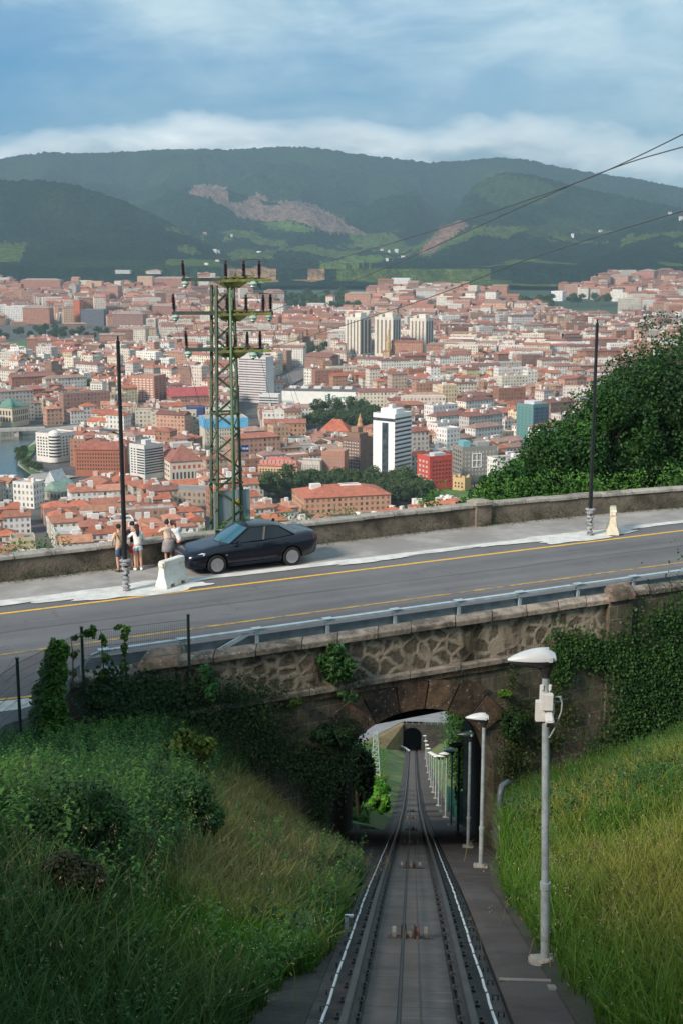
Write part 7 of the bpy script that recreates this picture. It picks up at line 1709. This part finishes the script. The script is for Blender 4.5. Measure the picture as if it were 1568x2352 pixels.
# taller dry stalks
r9 = np.random.default_rng(12)
def stalks(name, label, pxpts, n_each, hgt, col, fz_, seed):
    r_ = np.random.default_rng(seed); B = []
    for px, py, D, sp_ in pxpts:
        c = hit_bank(px, py, fz_); xs = c[0]+r_.normal(size=n_each)*sp_; ys = c[1]+r_.normal(size=n_each)*sp_; B.append(np.stack([xs, ys, fz_(xs, ys)], 1))
    P = np.concatenate(B); n = len(P); h = hgt*(.6+.6*r_.random(n)); V, Fq, tip = blades(P, h, .2+.5*r_.random(n), np.full(n, .010), r_)
    C = np.array(col)*(.6+.7*r_.random((2*n, 1)))
    m = 9; T = np.repeat(tip, m, 0); f = r_.random((len(T), 1)); base_ = np.repeat(P, m, 0); Q = T*(1-f*.32)+base_*f*.32+r_.normal(size=T.shape)*.022
    d = r_.normal(size=Q.shape)*.5+np.array([0, 0, -.6]); s = .018+.022*r_.random((len(Q), 1)); sd_ = np.cross(d, r_.normal(size=Q.shape)); sd_ /= np.linalg.norm(sd_, axis=1)[:, None]
    V2 = np.stack([Q, Q+sd_*s*.25+d*s*.5, Q+d*s, Q-sd_*s*.25+d*s*.5], 1).reshape(-1, 3); F2 = np.arange(4*len(Q)).reshape(-1, 4)+len(V)
    C2 = np.array([.34, .27, .16])*(.6+.6*r_.random((len(Q), 1)))
    return tag(np_mesh(name, np.concatenate([V, V2]), np.concatenate([Fq, F2]), GRASSM, None, np.concatenate([C, C2])), label, 'grass', None, 'stuff')
stalks('dry_stalks', 'tall pale oat stalks rising from the left bank', [(60, 1860, 22, .35), (240, 2080, 15.5, .5), (160, 2130, 15, .5), (90, 2010, 17, .5), (340, 1790, 25, .4), (640, 1880, 25, .5), (560, 2010, 19, .6), (700, 1960, 22, .6), (400, 2060, 17, .6), (300, 2200, 14, .5), (470, 1950, 20, .6)], 34, .75, (.20, .17, .07), left_z, 5)
stalks('dry_stalks', 'thick stand of golden seeding oats right of centre on the left bank', [(600, 1850, 25, .5), (680, 1880, 25, .5), (640, 1930, 22, .6), (720, 1950, 22, .5), (600, 1990, 19, .6), (520, 2040, 19, .6), (770, 2000, 22, .4), (690, 2030, 19, .5)], 110, .55, (.34, .25, .09), left_z, 7)
stalks('dry_stalks', 'pale seeding stalks scattered over the right bank', [(1350, 1900, 20, .9), (1480, 2000, 17, .8), (1420, 1820, 24, 1.), (1300, 1860, 23, .7), (1530, 1850, 21, .9), (1300, 2020, 18, .4), (1450, 2150, 15, .6)], 40, .6, (.26, .22, .08), right_z, 6)
# leafy weeds
def leaf_scatter(P, hgt, size, lo, hi, r_, flat=.3):
    n = len(P); c = P+np.stack([r_.normal(size=n)*.05, r_.normal(size=n)*.05, r_.random(n)**1.3*hgt], 1)
    nrm = r_.normal(size=(n, 3))*.7+np.array([0, -.25, .8]); nrm /= np.linalg.norm(nrm, axis=1)[:, None]
    t = np.cross(nrm, r_.normal(size=(n, 3))); t /= np.linalg.norm(t, axis=1)[:, None]; b = np.cross(nrm, t); s = (size*(.5+.9*r_.random(n)))[:, None]
    V = np.stack([c-t*s*.5, c+b*s*.26, c+t*s*.5, c-b*s*.26], 1).reshape(-1, 3)
    cl = nb(P[:, 0], P[:, 1], .7, 23)+.5; m = np.clip(.5*r_.random(n)+.75*cl-.1, 0, 1); return V, np.arange(4*n).reshape(n, 4), cmix(lo, hi, m)
def weeds(name, label, x0, x1, y0, y1, fz, n, keep, hgt, size, lo, hi, seed):
    r_ = np.random.default_rng(seed); xx = r_.uniform(x0, x1, n); yy = r_.uniform(y0, y1, n); P = np.stack([xx, yy, fz(xx, yy)], 1); P = P[keep(P) & in_view(P)]
    k = nb(P[:, 0], P[:, 1], .9, seed)+.5; px, py, _ = proj(P); hot = np.exp(-((px-660)/190)**2-((py-1890)/150)**2)+np.exp(-((px-520)/260)**2-((py-2080)/150)**2)
    P = P[r_.random(len(P)) < np.clip(k*2.4-.6, .05, 1)*(1-np.clip(hot*1.3, 0, .97)*(seed == 51))]; h = hgt*(.4+1.1*(nb(P[:, 0], P[:, 1], 1.1, seed+9)+.5))*np.interp(P[:, 1], [26, 31], [1, .6])
    V, Fq, C = leaf_scatter(P, h, size, lo, hi, r_); return tag(np_mesh(name, V, Fq, LEAF, None, C), label, 'weeds', None, 'stuff')
weeds('leafy_weeds', 'dark leafy weeds thick on the upper left bank below the fence', -14, -1, 13, 35.5, left_z, 120000, kL, .7, .085, (.012, .040, .016), (.045, .125, .036), 51)
weeds('leafy_weeds', 'low nettles and bramble along the foot of the right-hand wall', 2, 15, 24, 39, right_z, 70000, kR, .6, .09, (.012, .035, .012), (.040, .10, .022), 52)
# thin flowering haze of tiny white blossoms low on the left bank
def blossoms(name, label, px, py, sx_, sy_, n, fz, seed, D):
    r_ = np.random.default_rng(seed); c = hit_bank(px, py+15, fz); xs = c[0]+r_.normal(size=n)*sx_; ys = c[1]+r_.normal(size=n)*sy_; P = np.stack([xs, ys, fz(xs, ys)+.12+.35*r_.random(n)], 1); P = P[kL(P)]
    V, Fq, C = leaf_scatter(P, np.full(len(P), .05), .02, (.42, .44, .38), (.60, .60, .54), r_); return tag(np_mesh(name, V, Fq, LEAF, None, C), label, 'flowers', None, 'stuff')
blossoms('small_white_flowers', 'haze of tiny white flowers beside the gravel verge at bottom centre', 640, 2200, .6, 1.6, 1300, left_z, 61, 14.3)
blossoms('small_white_flowers', 'haze of tiny white flowers in the grass left of the vault', 720, 1990, .8, 1.6, 1200, left_z, 62, 20)

# upright leafy stems standing above the mat
def leafy_stems(name, label, x0, x1, y0, y1, fz, n, keep, hlo, hhi, size, lo, hi, seed, pxcut=None):
    r_ = np.random.default_rng(seed); xx = r_.uniform(x0, x1, n); yy = r_.uniform(y0, y1, n); P = np.stack([xx, yy, fz(xx, yy)], 1); P = P[keep(P) & in_view(P)]
    k = nb(P[:, 0], P[:, 1], 1.6, seed)+.5; px, py, _ = proj(P); hot = np.exp(-((px-650)/170)**2-((py-1900)/170)**2)+np.exp(-((px-540)/260)**2-((py-2130)/150)**2)
    P = P[r_.random(len(P)) < np.clip(k*3-.9, .04, 1)*(1-np.clip(hot*1.3, 0, .93))]; n = len(P)
    tone = nb(P[:, 0], P[:, 1], .8, seed+3)+.5; h = (hlo+(hhi-hlo)*r_.random(n))*np.interp(P[:, 1], [27, 32], [1, .7]); V, Fq, tip = blades(P, h, .1+.35*r_.random(n), np.full(n, .012), r_); C = np.repeat(np.array([lo]), 2*n, 0)*1.5
    m = 22; f = np.tile(np.linspace(.25, 1.02, m), n)[:, None]; T = np.repeat(tip, m, 0); B_ = np.repeat(P, m, 0); Q = B_*(1-f)+T*f
    a = r_.uniform(0, 6.28, len(Q)); d = np.stack([np.cos(a), np.sin(a), -.25+.5*r_.random(len(Q))], 1); sd_ = np.cross(d, np.array([0, 0, 1.])); sd_ /= np.linalg.norm(sd_, axis=1)[:, None]
    s = (size*(.6+.7*r_.random(len(Q)))*(1.25-.6*f[:, 0]))[:, None]; V2 = np.stack([Q, Q+d*s*.5+sd_*s*.24, Q+d*s-np.array([0, 0, 1.])*s*.3, Q+d*s*.5-sd_*s*.24], 1).reshape(-1, 3); F2 = np.arange(4*len(Q)).reshape(-1, 4)+len(V)
    C2 = cmix(lo, hi, np.clip(np.repeat(tone, m)*.8+.35*r_.random(len(Q))+.25*f[:, 0]-.2, 0, 1))
    return tag(np_mesh(name, np.concatenate([V, V2]), np.concatenate([Fq, F2]), LEAF, None, np.concatenate([C, C2])), label, 'weeds', None, 'stuff')
leafy_stems('tall_weeds', 'tall upright weeds crowding the upper left bank', -13, -1, 12, 34, left_z, 9000, kL, .45, 1.0, .11, (.020, .065, .016), (.115, .25, .040), 55)
leafy_stems('tall_weeds', 'greenish weeds mixed into the golden grass beside the track', -6, -.9, 8, 26, left_z, 1500, kL, .3, .6, .07, (.02, .06, .018), (.09, .19, .05), 56)
leafy_stems('tall_weeds', 'fresh weeds on the right bank below the ivy wall', 2, 12, 22, 37, right_z, 3800, kR, .3, .75, .10, (.016, .055, .012), (.075, .19, .025), 57)
# bushes on the left bank: upright twiggy crowns
def bush(name, label, px, py, D, rx, rz, n, size, lo, hi, cat='shrub', fz=left_z, clump=12, group=None, thin=False):
    c = hit_bank(px, py, fz); z = float(fz(np.array([c[0]]), np.array([c[1]]))[0]); t = thing(name, label, cat, (c[0], c[1], z), 0, group)
    r_ = np.random.default_rng(int(px+py)); V, Fq, C = leaf_cloud(n, rx, rx, rz, size, lo, hi, r_, clump)
    if thin:
        P = V.reshape(-1, 4, 3).mean(1); nn = len(P); d = P/np.array([rx, rx, rz])+np.array([0, 0, .9]); d /= np.linalg.norm(d, axis=1)[:, None]; sd_ = np.cross(d, r_.normal(size=(nn, 3))); sd_ /= np.linalg.norm(sd_, axis=1)[:, None]; L_ = size*2.6
        V = np.stack([P-sd_*.006, P+sd_*.006, P+sd_*.003+d*L_, P-sd_*.003+d*L_], 1).reshape(-1, 3)
    V = V+np.array([0, 0, rz*.85]); np_mesh('foliage', V, Fq, LEAF, t, C)
    mb = MB()
    for k in range(9):
        q = k*.7; mb.tube([(0, 0, -.15), (math.cos(q)*rx*.25, math.sin(q)*rx*.25, rz*.6), (math.cos(q)*rx*.6, math.sin(q)*rx*.6, rz*1.2)], [.02, .013, .004], 5)
    mb.build('stem', BARK, t, world=False); return t
bush('round_bush', 'round dark broom bush in the middle of the left bank', 430, 1945, 23, .62, .62, 15000, .055, (.012, .04, .012), (.06, .15, .03), clump=26)
bush('round_bush', 'larger dark broom bush towards the left edge of the bank', 190, 2030, 20, .72, .66, 16000, .055, (.010, .034, .012), (.05, .125, .026), clump=26)
bush('round_bush', 'brownish twiggy bush low on the left bank', 150, 2130, 16.5, .42, .40, 8000, .05, (.03, .035, .015), (.09, .075, .032), clump=18)
bush('leafy_shrub', 'yellow-green drooping shrub at the top of the left bank below the wall', 430, 1790, 28.5, .75, .62, 1500, .17, (.06, .10, .012), (.17, .22, .03), clump=10)
bush('leafy_shrub', 'small yellow-green shoot beside the wall left of the vault', 497, 1740, 31, .22, .22, 240, .16, (.08, .12, .015), (.20, .24, .04), clump=4)
def wall_plant(name, label, px, py, t, rx, rz, n, size, lo, hi, clump=9, cat='shrub'):
    c = on_t(px, py, t); tt = thing(name, label, cat, c); r_ = np.random.default_rng(int(px*3+py)); V, Fq, C = leaf_cloud(n, rx, .28, rz, size, lo, hi, r_, clump, hollow=.3)
    np_mesh('foliage', V, Fq, LEAF, tt, C); mb = MB()
    for k in range(7): q = k*.9; mb.tube([(0, .3, rz*.5), (math.cos(q)*rx*.3, 0, rz*.2), (math.cos(q)*rx*.7, -.1, math.sin(q)*rz*.8)], [.02, .012, .004], 5)
    mb.build('stem', BARK, tt, world=False); return tt
wall_plant('fig_shrub', 'large fig shrub growing out over the parapet left of the arch crown', 770, 1515, TN-.22, .62, .68, 1500, .17, (.03, .09, .02), (.075, .18, .045), 14)
wall_plant('fig_shrub', 'lower fig shoot hanging just beneath the big one on the bridge', 800, 1590, TN-.25, .34, .30, 330, .18, (.03, .08, .03), (.08, .17, .06), 6)
wall_plant('fig_shrub', 'fig sapling against the left pilaster of the bridge', 480, 1572, TN-.25, .36, .58, 620, .17, (.025, .09, .03), (.06, .18, .05), 9)
wall_plant('wall_bush', 'dull green tuft hanging on the spandrel left of the arch', 760, 1690, TN-.22, .68, .42, 2600, .10, (.012, .035, .012), (.035, .09, .025), 14)
wall_plant('wall_bush', 'small yellow-green tuft under the string course left of the arch', 680, 1612, TN-.2, .34, .24, 900, .08, (.03, .06, .01), (.09, .13, .02), 7)
wall_plant('wall_bush', 'bright leafy tuft growing at the right haunch of the arch', 1155, 1598, TN-.2, .30, .20, 320, .14, (.04, .10, .01), (.11, .20, .02), 5)
wall_plant('wall_bush', 'dark green tuft right of the arch under the bright one', 1175, 1660, TN-.2, .55, .5, 2600, .09, (.010, .035, .010), (.030, .085, .018), 12)
# ivy over the walls: one mass
def ivy(name, label, patches, t, seed, size=.10, lo=(.012, .04, .010), hi=(.05, .13, .022), depth=.16, curtain=1.3):
    r_ = np.random.default_rng(seed); B, Cc = [], []
    for px, py, sx_, sy_, n in patches:
        x = px+r_.normal(size=n)*sx_; y = py+np.abs(r_.normal(size=n))*sy_*r_.choice([-1, 1], n, p=[.35, .65])
        r0 = FW+RT*((x-784)/F)[:, None]+UP*((1176-y)/F)[:, None]; tt = t-r_.random(n)*depth; P = r0*(tt/(r0@TD))[:, None]; B.append(P)
    P = np.concatenate(B); n = len(P); nrm = -TD+r_.normal(size=(n, 3))*.5+np.array([0, 0, .35]); nrm /= np.linalg.norm(nrm, axis=1)[:, None]
    tt_ = np.cross(nrm, r_.normal(size=(n, 3))); tt_ /= np.linalg.norm(tt_, axis=1)[:, None]; b = np.cross(nrm, tt_); s = (size*(.5+.8*r_.random(n)))[:, None]
    V = np.stack([P-tt_*s*.5, P+b*s*.38, P+tt_*s*.5, P-b*s*.38], 1).reshape(-1, 3)
    cl = vnoise(P[:, 0]*2.2, P[:, 2]*2.2, seed, 3); C = cmix(lo, hi, np.clip(cl*.9+.4*r_.random(n)-.15, 0, 1))
    return tag(np_mesh(name, V, np.arange(4*n).reshape(n, 4), LEAF, None, C), label, 'ivy', None, 'stuff')
ivy('ivy', 'ivy and bramble curtain over the dark wall right of the bridge pilaster', [(1300, 1490, 22, 24, 1500), (1350, 1490, 25, 18, 1500), (1420, 1500, 26, 22, 1500), (1290, 1540, 18, 20, 400), (1480, 1540, 40, 60, 3000), (1560, 1480, 40, 60, 2600), (1470, 1640, 40, 60, 1800), (1560, 1620, 40, 70, 2600), (1540, 1420, 30, 18, 900), (1620, 1500, 60, 100, 3000), (1430, 1600, 20, 60, 500), (1450, 1720, 60, 30, 1500)], TN-.08, 71)
ivy('ivy', 'sparse ivy and moss tufts on the old stonework left of the arch', [(560, 1590, 60, 20, 900), (480, 1640, 50, 30, 1200), (600, 1650, 40, 30, 800), (640, 1720, 60, 30, 800), (700, 1760, 40, 30, 800), (560, 1700, 50, 40, 900), (740, 1790, 20, 30, 600), (770, 1740, 24, 40, 1100), (800, 1690, 22, 22, 600), (735, 1860, 14, 60, 900), (790, 1560, 20, 15, 200), (440, 1590, 30, 20, 500)], TN-.05, 72, .08, (.010, .03, .010), (.04, .085, .02))
ivy('ivy', 'creeper leaves over the low wall behind the mesh fence', [(240, 1600, 26, 25, 900), (300, 1600, 34, 22, 1100), (370, 1590, 26, 20, 600), (260, 1560, 16, 16, 300), (340, 1640, 50, 24, 1100)], TN-.2, 73, .11, (.008, .028, .012), (.03, .085, .022))
ivy('ivy', 'ochre and green tufts to the right of the closest lamp head', [(1270, 1590, 12, 26, 420), (1300, 1640, 20, 20, 300), (1180, 1560, 8, 20, 160), (1230, 1690, 40, 25, 700), (1185, 1740, 22, 40, 900), (1200, 1640, 30, 24, 700), (1180, 1830, 16, 50, 600)], TN-.05, 74, .08, (.015, .035, .01), (.09, .12, .02))
# creeper on the fence
def creeper(label, spots, depth_pts, seed, size=.11, lo=(.03, .09, .012), hi=(.10, .22, .03)):
    t = thing('creeper', label, 'climbing plant', depth_pts); r_ = np.random.default_rng(seed); Vs, Cs = [], []
    for (x, y, z, rx, rz, n) in spots:
        V, Fq, C = leaf_cloud(n, rx, min(rx, .22), rz, size, lo, hi, r_, max(4, n//30), hollow=.2); Vs.append(V+np.array([x, y, z])-np.array(depth_pts)); Cs.append(C)
    V = np.concatenate(Vs); np_mesh('foliage', V, np.arange(len(V)).reshape(-1, 4), LEAF, t, np.concatenate(Cs))
    mb = MB(); z0 = min(s[2]-s[4] for s in spots)-depth_pts[2]; z1 = max(s[2] for s in spots)-depth_pts[2]; mb.tube([(0, 0, z0-.2), (.03, .02, (z0+z1)/2), (0, 0, z1)], [.025, .02, .008], 5); mb.build('stem', BARK, t, world=False)
F12 = FB[1]*.38+FB[2]*.62
def fpt(px, py, A_=FB[2], B_=FB[3]):
    f = (px-195)/(437-195); q = A_+(B_-A_)*f; rr_ = math.hypot(q[0], q[1]); p = at_r(px, py, rr_); return p
c_ = at_r(118, 1640, np.hypot(*(FB[1]*.55+FB[2]*.45)[:2])); 
creeper('tall column of creeper swallowing the fence between its first two posts', [(*at_r(px, py, 31.2+dd_), rx, rz, n) for px, py, rx, rz, n, dd_ in ((130, 1500, .36, .42, 1800, 0), (125, 1545, .42, .5, 2200, -.1), (118, 1590, .50, .55, 2600, -.2), (112, 1640, .58, .6, 2800, -.4), (110, 1700, .66, .6, 2800, -.6), (90, 1760, .6, .45, 2000, -1.2))], tuple(c_), 81)
creeper('creeper strand hanging on the middle of the mesh fence panel', [(*fpt(288, py), .13, .22, 150) for py in (1455, 1490, 1530, 1570, 1610)]+[(*fpt(280, 1440), .3, .06, 90)], tuple(fpt(288, 1560)), 82)
creeper('creeper strand beside the second fence post', [(*fpt(px, py), .15, .2, 130) for px, py in ((215, 1450), (235, 1470), (240, 1510), (236, 1550), (232, 1600), (205, 1452))], tuple(fpt(236, 1550)), 83)
creeper('thin creeper strand near the right end of the mesh fence panel', [(*fpt(px, py), .07, .2, 60) for px, py in ((332, 1540), (334, 1580), (333, 1620), (330, 1660))], tuple(fpt(333, 1600)), 84)
creeper('loose creeper reaching up to the second fence post top', [(*at_r(px, py, 32.3), .2, .16, 110) for px, py in ((150, 1480), (165, 1500), (180, 1465), (160, 1540))], tuple(at_r(165, 1500, 32.3)), 85, .09, (.06, .10, .02), (.15, .20, .04))
# foliage along the far parapet
def hedge_run(name, label, s0, s1, off, zlo, zhi, n, size, lo, hi, seed, front=False):
    r_ = np.random.default_rng(seed); s = r_.uniform(s0, s1, n); k = vnoise(s*.9, s*0, seed, 3); keep = r_.random(n) < np.clip(k*2.4-.6, 0, 1); s = s[keep]; n = len(s)
    t = np.interp(s, [0, 9.6, 22, 28, 34.5, 39.5, 60], [44.9, 45.15, 45.6, 45.75, 45.5, 45.0, 43.4])+off+r_.normal(size=n)*.12
    h = zlo+(zhi-zlo)*r_.random(n)**1.4*(.3+vnoise(s*1.3, s*0, seed+4, 3)*1.2); P = np.stack([s*RC-t*RS, s*RS+t*RC, ZR+h], 1)
    V, Fq, C = leaf_scatter(P, np.full(n, .05), size, lo, hi, r_); return tag(np_mesh(name, V, Fq, LEAF, None, C), label, 'hedge' if not front else 'weeds', None, 'stuff')
hedge_run('hedge', 'bright leafy creepers topping the parapet before the dark trees', 27, 60, .75, .5, 1.75, 14000, .13, (.03, .09, .012), (.10, .24, .03), 91)
hedge_run('hedge', 'patchy green leaves peeping over the left parapet', 8, 24, .7, .5, 1.25, 3600, .12, (.035, .10, .015), (.10, .22, .03), 92)
hedge_run('wall_foot_weeds', 'weeds and dead leaves at the foot of the far parapet', -5, 60, -.12, .0, .45, 9000, .07, (.012, .035, .010), (.04, .09, .02), 93, True)
r_ = np.random.default_rng(94); s = r_.uniform(10, 60, 1500); t_ = np.array([wall_t(q) for q in s])-.1-np.abs(r_.normal(size=1500))*.12; P = np.stack([s*RC-t_*RS, s*RS+t_*RC, np.full(1500, ZR+.03)], 1); V, Fq, C = leaf_scatter(P, np.full(1500, .02), .05, (.07, .035, .015), (.20, .10, .05), r_)
tag(np_mesh('dead_leaves', V, Fq, LEAF, None, C), 'brown leaf litter lying along the far parapet', 'leaves', None, 'stuff')

# dark trees on the slope right of the road
GT = [(1625, 655, 63, 5.6, 5.4, 15000, 'tallest dark tree cut off by the right edge of the picture'), (1500, 748, 60, 3.7, 4.4, 11000, 'tall dark tree directly right of the right lamp column'), (1580, 900, 57, 3.4, 4., 10000, 'dark tree low in front of the tallest one at the right edge'),
      (1405, 838, 59, 2.8, 3.6, 8500, 'dark tree standing behind the right lamp column'), (1310, 912, 60, 2.5, 3.2, 7500, 'rounded tree just left of the right lamp column'), (1235, 985, 58, 2.2, 2.9, 6500, 'mid-green tree in the middle of the falling tree line'), (1450, 980, 55.5, 2.9, 3.2, 8500, 'low dark tree hanging over the parapet at right'), (1330, 1050, 55, 2.2, 2.5, 6500, 'low spreading tree behind the parapet pillar'),
      (1165, 1040, 58, 1.8, 2.5, 5200, 'smaller light-tipped tree near the left end of the tree line'), (1110, 1092, 57, 1.35, 2., 3800, 'small tree second from the left end of the tree line'), (1068, 1135, 56.5, 1., 1.5, 2400, 'lowest bushy tree at the left end of the tree line'), (1215, 1090, 55.5, 1.9, 2.2, 5200, 'bushy tree against the parapet under the mid-green one'), (1540, 1060, 54.5, 2.4, 2.2, 6500, 'leafy tree just behind the parapet at the right edge')]
for px, py, D, rx, rz, n, lab in GT:
    Dw = float(np.interp(px, [960, 1330, 1568, 1700], [54.8, 58.6, 61.5, 63.5])); k_ = .5 if n < 7000 or py > 940 else 1.6
    D2 = Dw+rx*1.12+k_; sc2 = D2/D; rx2, rz2 = rx*sc2*.97, rz*sc2
    topp = at_d(px, py, D2); base_z = -15-(D2-54)*.6
    bf = (1., .8, 1.15, .9, 1.2, 1., .75, 1.1, 1.3, 1.15, 1.25, .95, 1.1)[GT.index((px, py, D, rx, rz, n, lab))]
    tree_obj('broadleaf_tree', lab, 'dark trees behind the right parapet', (topp[0], topp[1], base_z), topp[2]-base_z, rx2, rz2, int(n*2.4), .18, tuple(q*bf for q in (.007, .028, .008)), tuple(q*bf for q in (.040, .118, .016)), .22, clump=64)
# trees and bushes seen through the vault
DKL, DKH, BRL, BRH = (.008, .03, .01), (.022, .06, .018), (.045, .15, .012), (.12, .33, .03)
BT = [(2.75, 59.5, 5.2, .75, 2.5, 3200, 'ivy-clad tree beside the right wall just beyond the vault', (.015, .05, .01), (.06, .15, .02)), (3.1, 67, 7.6, 1.1, 3.6, 4600, 'leafy tree right of the line beyond the vault', (.012, .045, .01), (.06, .15, .02)), (3.5, 78, 9.5, 1.5, 4.5, 4800, 'tall leafy tree further down on the right of the line', (.012, .045, .01), (.05, .13, .02)), (3.9, 93, 11.5, 1.9, 5.6, 4800, 'high tree above the row of lamp heads', (.012, .04, .01), (.045, .12, .02)), (4.7, 115, 13., 2.4, 6.4, 4400, 'furthest tree on the right, near the lower tunnel', (.012, .04, .01), (.04, .11, .02)),
      (-2.5, 56.5, 3.8, .95, 1.8, 4200, 'small dark tree tight against the left end of the vault', DKL, DKH), (-2.9, 62, 4.2, 1.25, 2.0, 4200, 'second dark tree left of the line beyond the vault', DKL, DKH), (-3.5, 69, 4.6, 1.6, 2.2, 4000, 'third dark tree left of the line, beside the bright bushes', DKL, DKH), (-4.9, 80, 5.2, 2.0, 2.5, 3600, 'dark tree behind the bright bushes on the left', DKL, (.03, .08, .02)), (-7.2, 92, 5.5, 2.4, 2.6, 3000, 'dark tree behind the lattice mast', DKL, (.03, .08, .02)),
      (-1.75, 66, 1.5, .62, .75, 1500, 'small bright bush nearest to the left rail beyond the vault', BRL, BRH), (-2.0, 73, 1.9, .85, .95, 1900, 'bright green bush on the left of the line beyond the vault', BRL, BRH), (-2.5, 81, 2.2, 1.15, 1.1, 2200, 'second bright green bush further down the line', BRL, BRH), (-2.6, 90, 2.2, 1.2, 1.1, 2200, 'third bright green bush along the left rail', BRL, BRH), (-3.9, 98, 2.2, 1.8, 1.1, 2200, 'wide light green bush below the lattice mast', BRL, (.11, .28, .03)), (-2.9, 108, 1.8, 1.2, .9, 1500, 'yellowish bush beyond the bright green ones', (.09, .15, .02), (.2, .26, .05)), (-5.5, 118, 2., 2., 1.1, 1800, 'olive green bush near the lower crash barrier', (.06, .13, .02), (.12, .2, .04))]
for x, y, h, rx, rz, n, lab, lo, hi in BT:
    tree_obj('hillside_tree' if h > 3 else 'hillside_bush', lab, 'trees and bushes beyond the vault', (x, y, tz(y)-.6), h+.6, rx, rz, n, .22, lo, hi, .12, clump=12, cat='tree' if h > 3 else 'bush')

# green cover on the slopes below the bridge
def lower(name, label, fz, x0, x1, n, seed, lo, hi):
    r_ = np.random.default_rng(seed); y = 54+150*r_.random(n)**1.6; x = r_.uniform(x0, x1, n)*(1+y/90); P = np.stack([x, y, fz(x, y)], 1); P = P[in_view(P)]
    V, Fq, C = leaf_scatter(P, .5*(.3+vnoise(P[:, 0]*.5, P[:, 1]*.5, seed, 3)), .2, lo, hi, r_); tag(np_mesh(name, V, Fq, LEAF, None, C), label, 'undergrowth', None, 'stuff')
lower('undergrowth', 'bright green undergrowth left of the line beyond the vault', beyond_l, -8, -1.2, 40000, 95, (.02, .07, .012), (.09, .22, .03))
lower('undergrowth', 'dark undergrowth right of the walkway beyond the vault', beyond_r, 2.4, 6, 12000, 96, (.012, .045, .012), (.05, .12, .02))
# unseen slope and trees added behind and left of the cutting to shade it
def upper_z(x, y): return np.interp(y, [-90, 0, 3, 40], [26, 1.5, .4, -11])+np.clip(np.abs(x)-3, 0, 60)*.22-np.where(y > 2, 4., 0)
gx = np.linspace(-70, 60, 40); gy = np.linspace(-90, 4, 40); GX, GY = np.meshgrid(gx, gy, indexing='ij'); GZ = upper_z(GX, GY)-np.clip(1-np.abs(GX)/5, 0, 1)*5
V = np.stack([GX, GY, GZ], -1).reshape(-1, 3); i, j = np.meshgrid(np.arange(39), np.arange(39), indexing='ij'); a = (i*40+j).ravel(); struct(np_mesh('upper_shade_slope', V, np.stack([a, a+40, a+41, a+1], 1), green_m, smooth=True))
k = 0
for x, y, h, rr in ((-20, 10, 9.5, 3.4), (-19, 18, 12, 3.8), (-24, -20, 14, 4.6), (-27, 3, 12, 4.2), (-26, 14, 15, 5), (-16, -34, 14, 5), (9, -14, 14, 4.5), (14, -22, 15, 5), (2, -34, 14, 5)):
    lab = ['oak', 'ash', 'elm', 'maple', 'beech', 'lime', 'alder', 'chestnut', 'walnut', 'poplar', 'hazel'][k]; k += 1
    z = float(left_z(np.array([x*1.]), np.array([y*1.]))[0]) if y > 3 else float(upper_z(np.array([x*1.]), np.array([y*1.]))[0])
    tree_obj('hillside_tree', f'{lab} on the wooded hillside {"left of" if x < 0 else "behind"} the cutting, outside the picture', 'trees on the hillside above the cutting', (x, y, z-.5), h, rr, h*.4, 3200, .6, (.01, .04, .01), (.05, .12, .02), .3, clump=20)
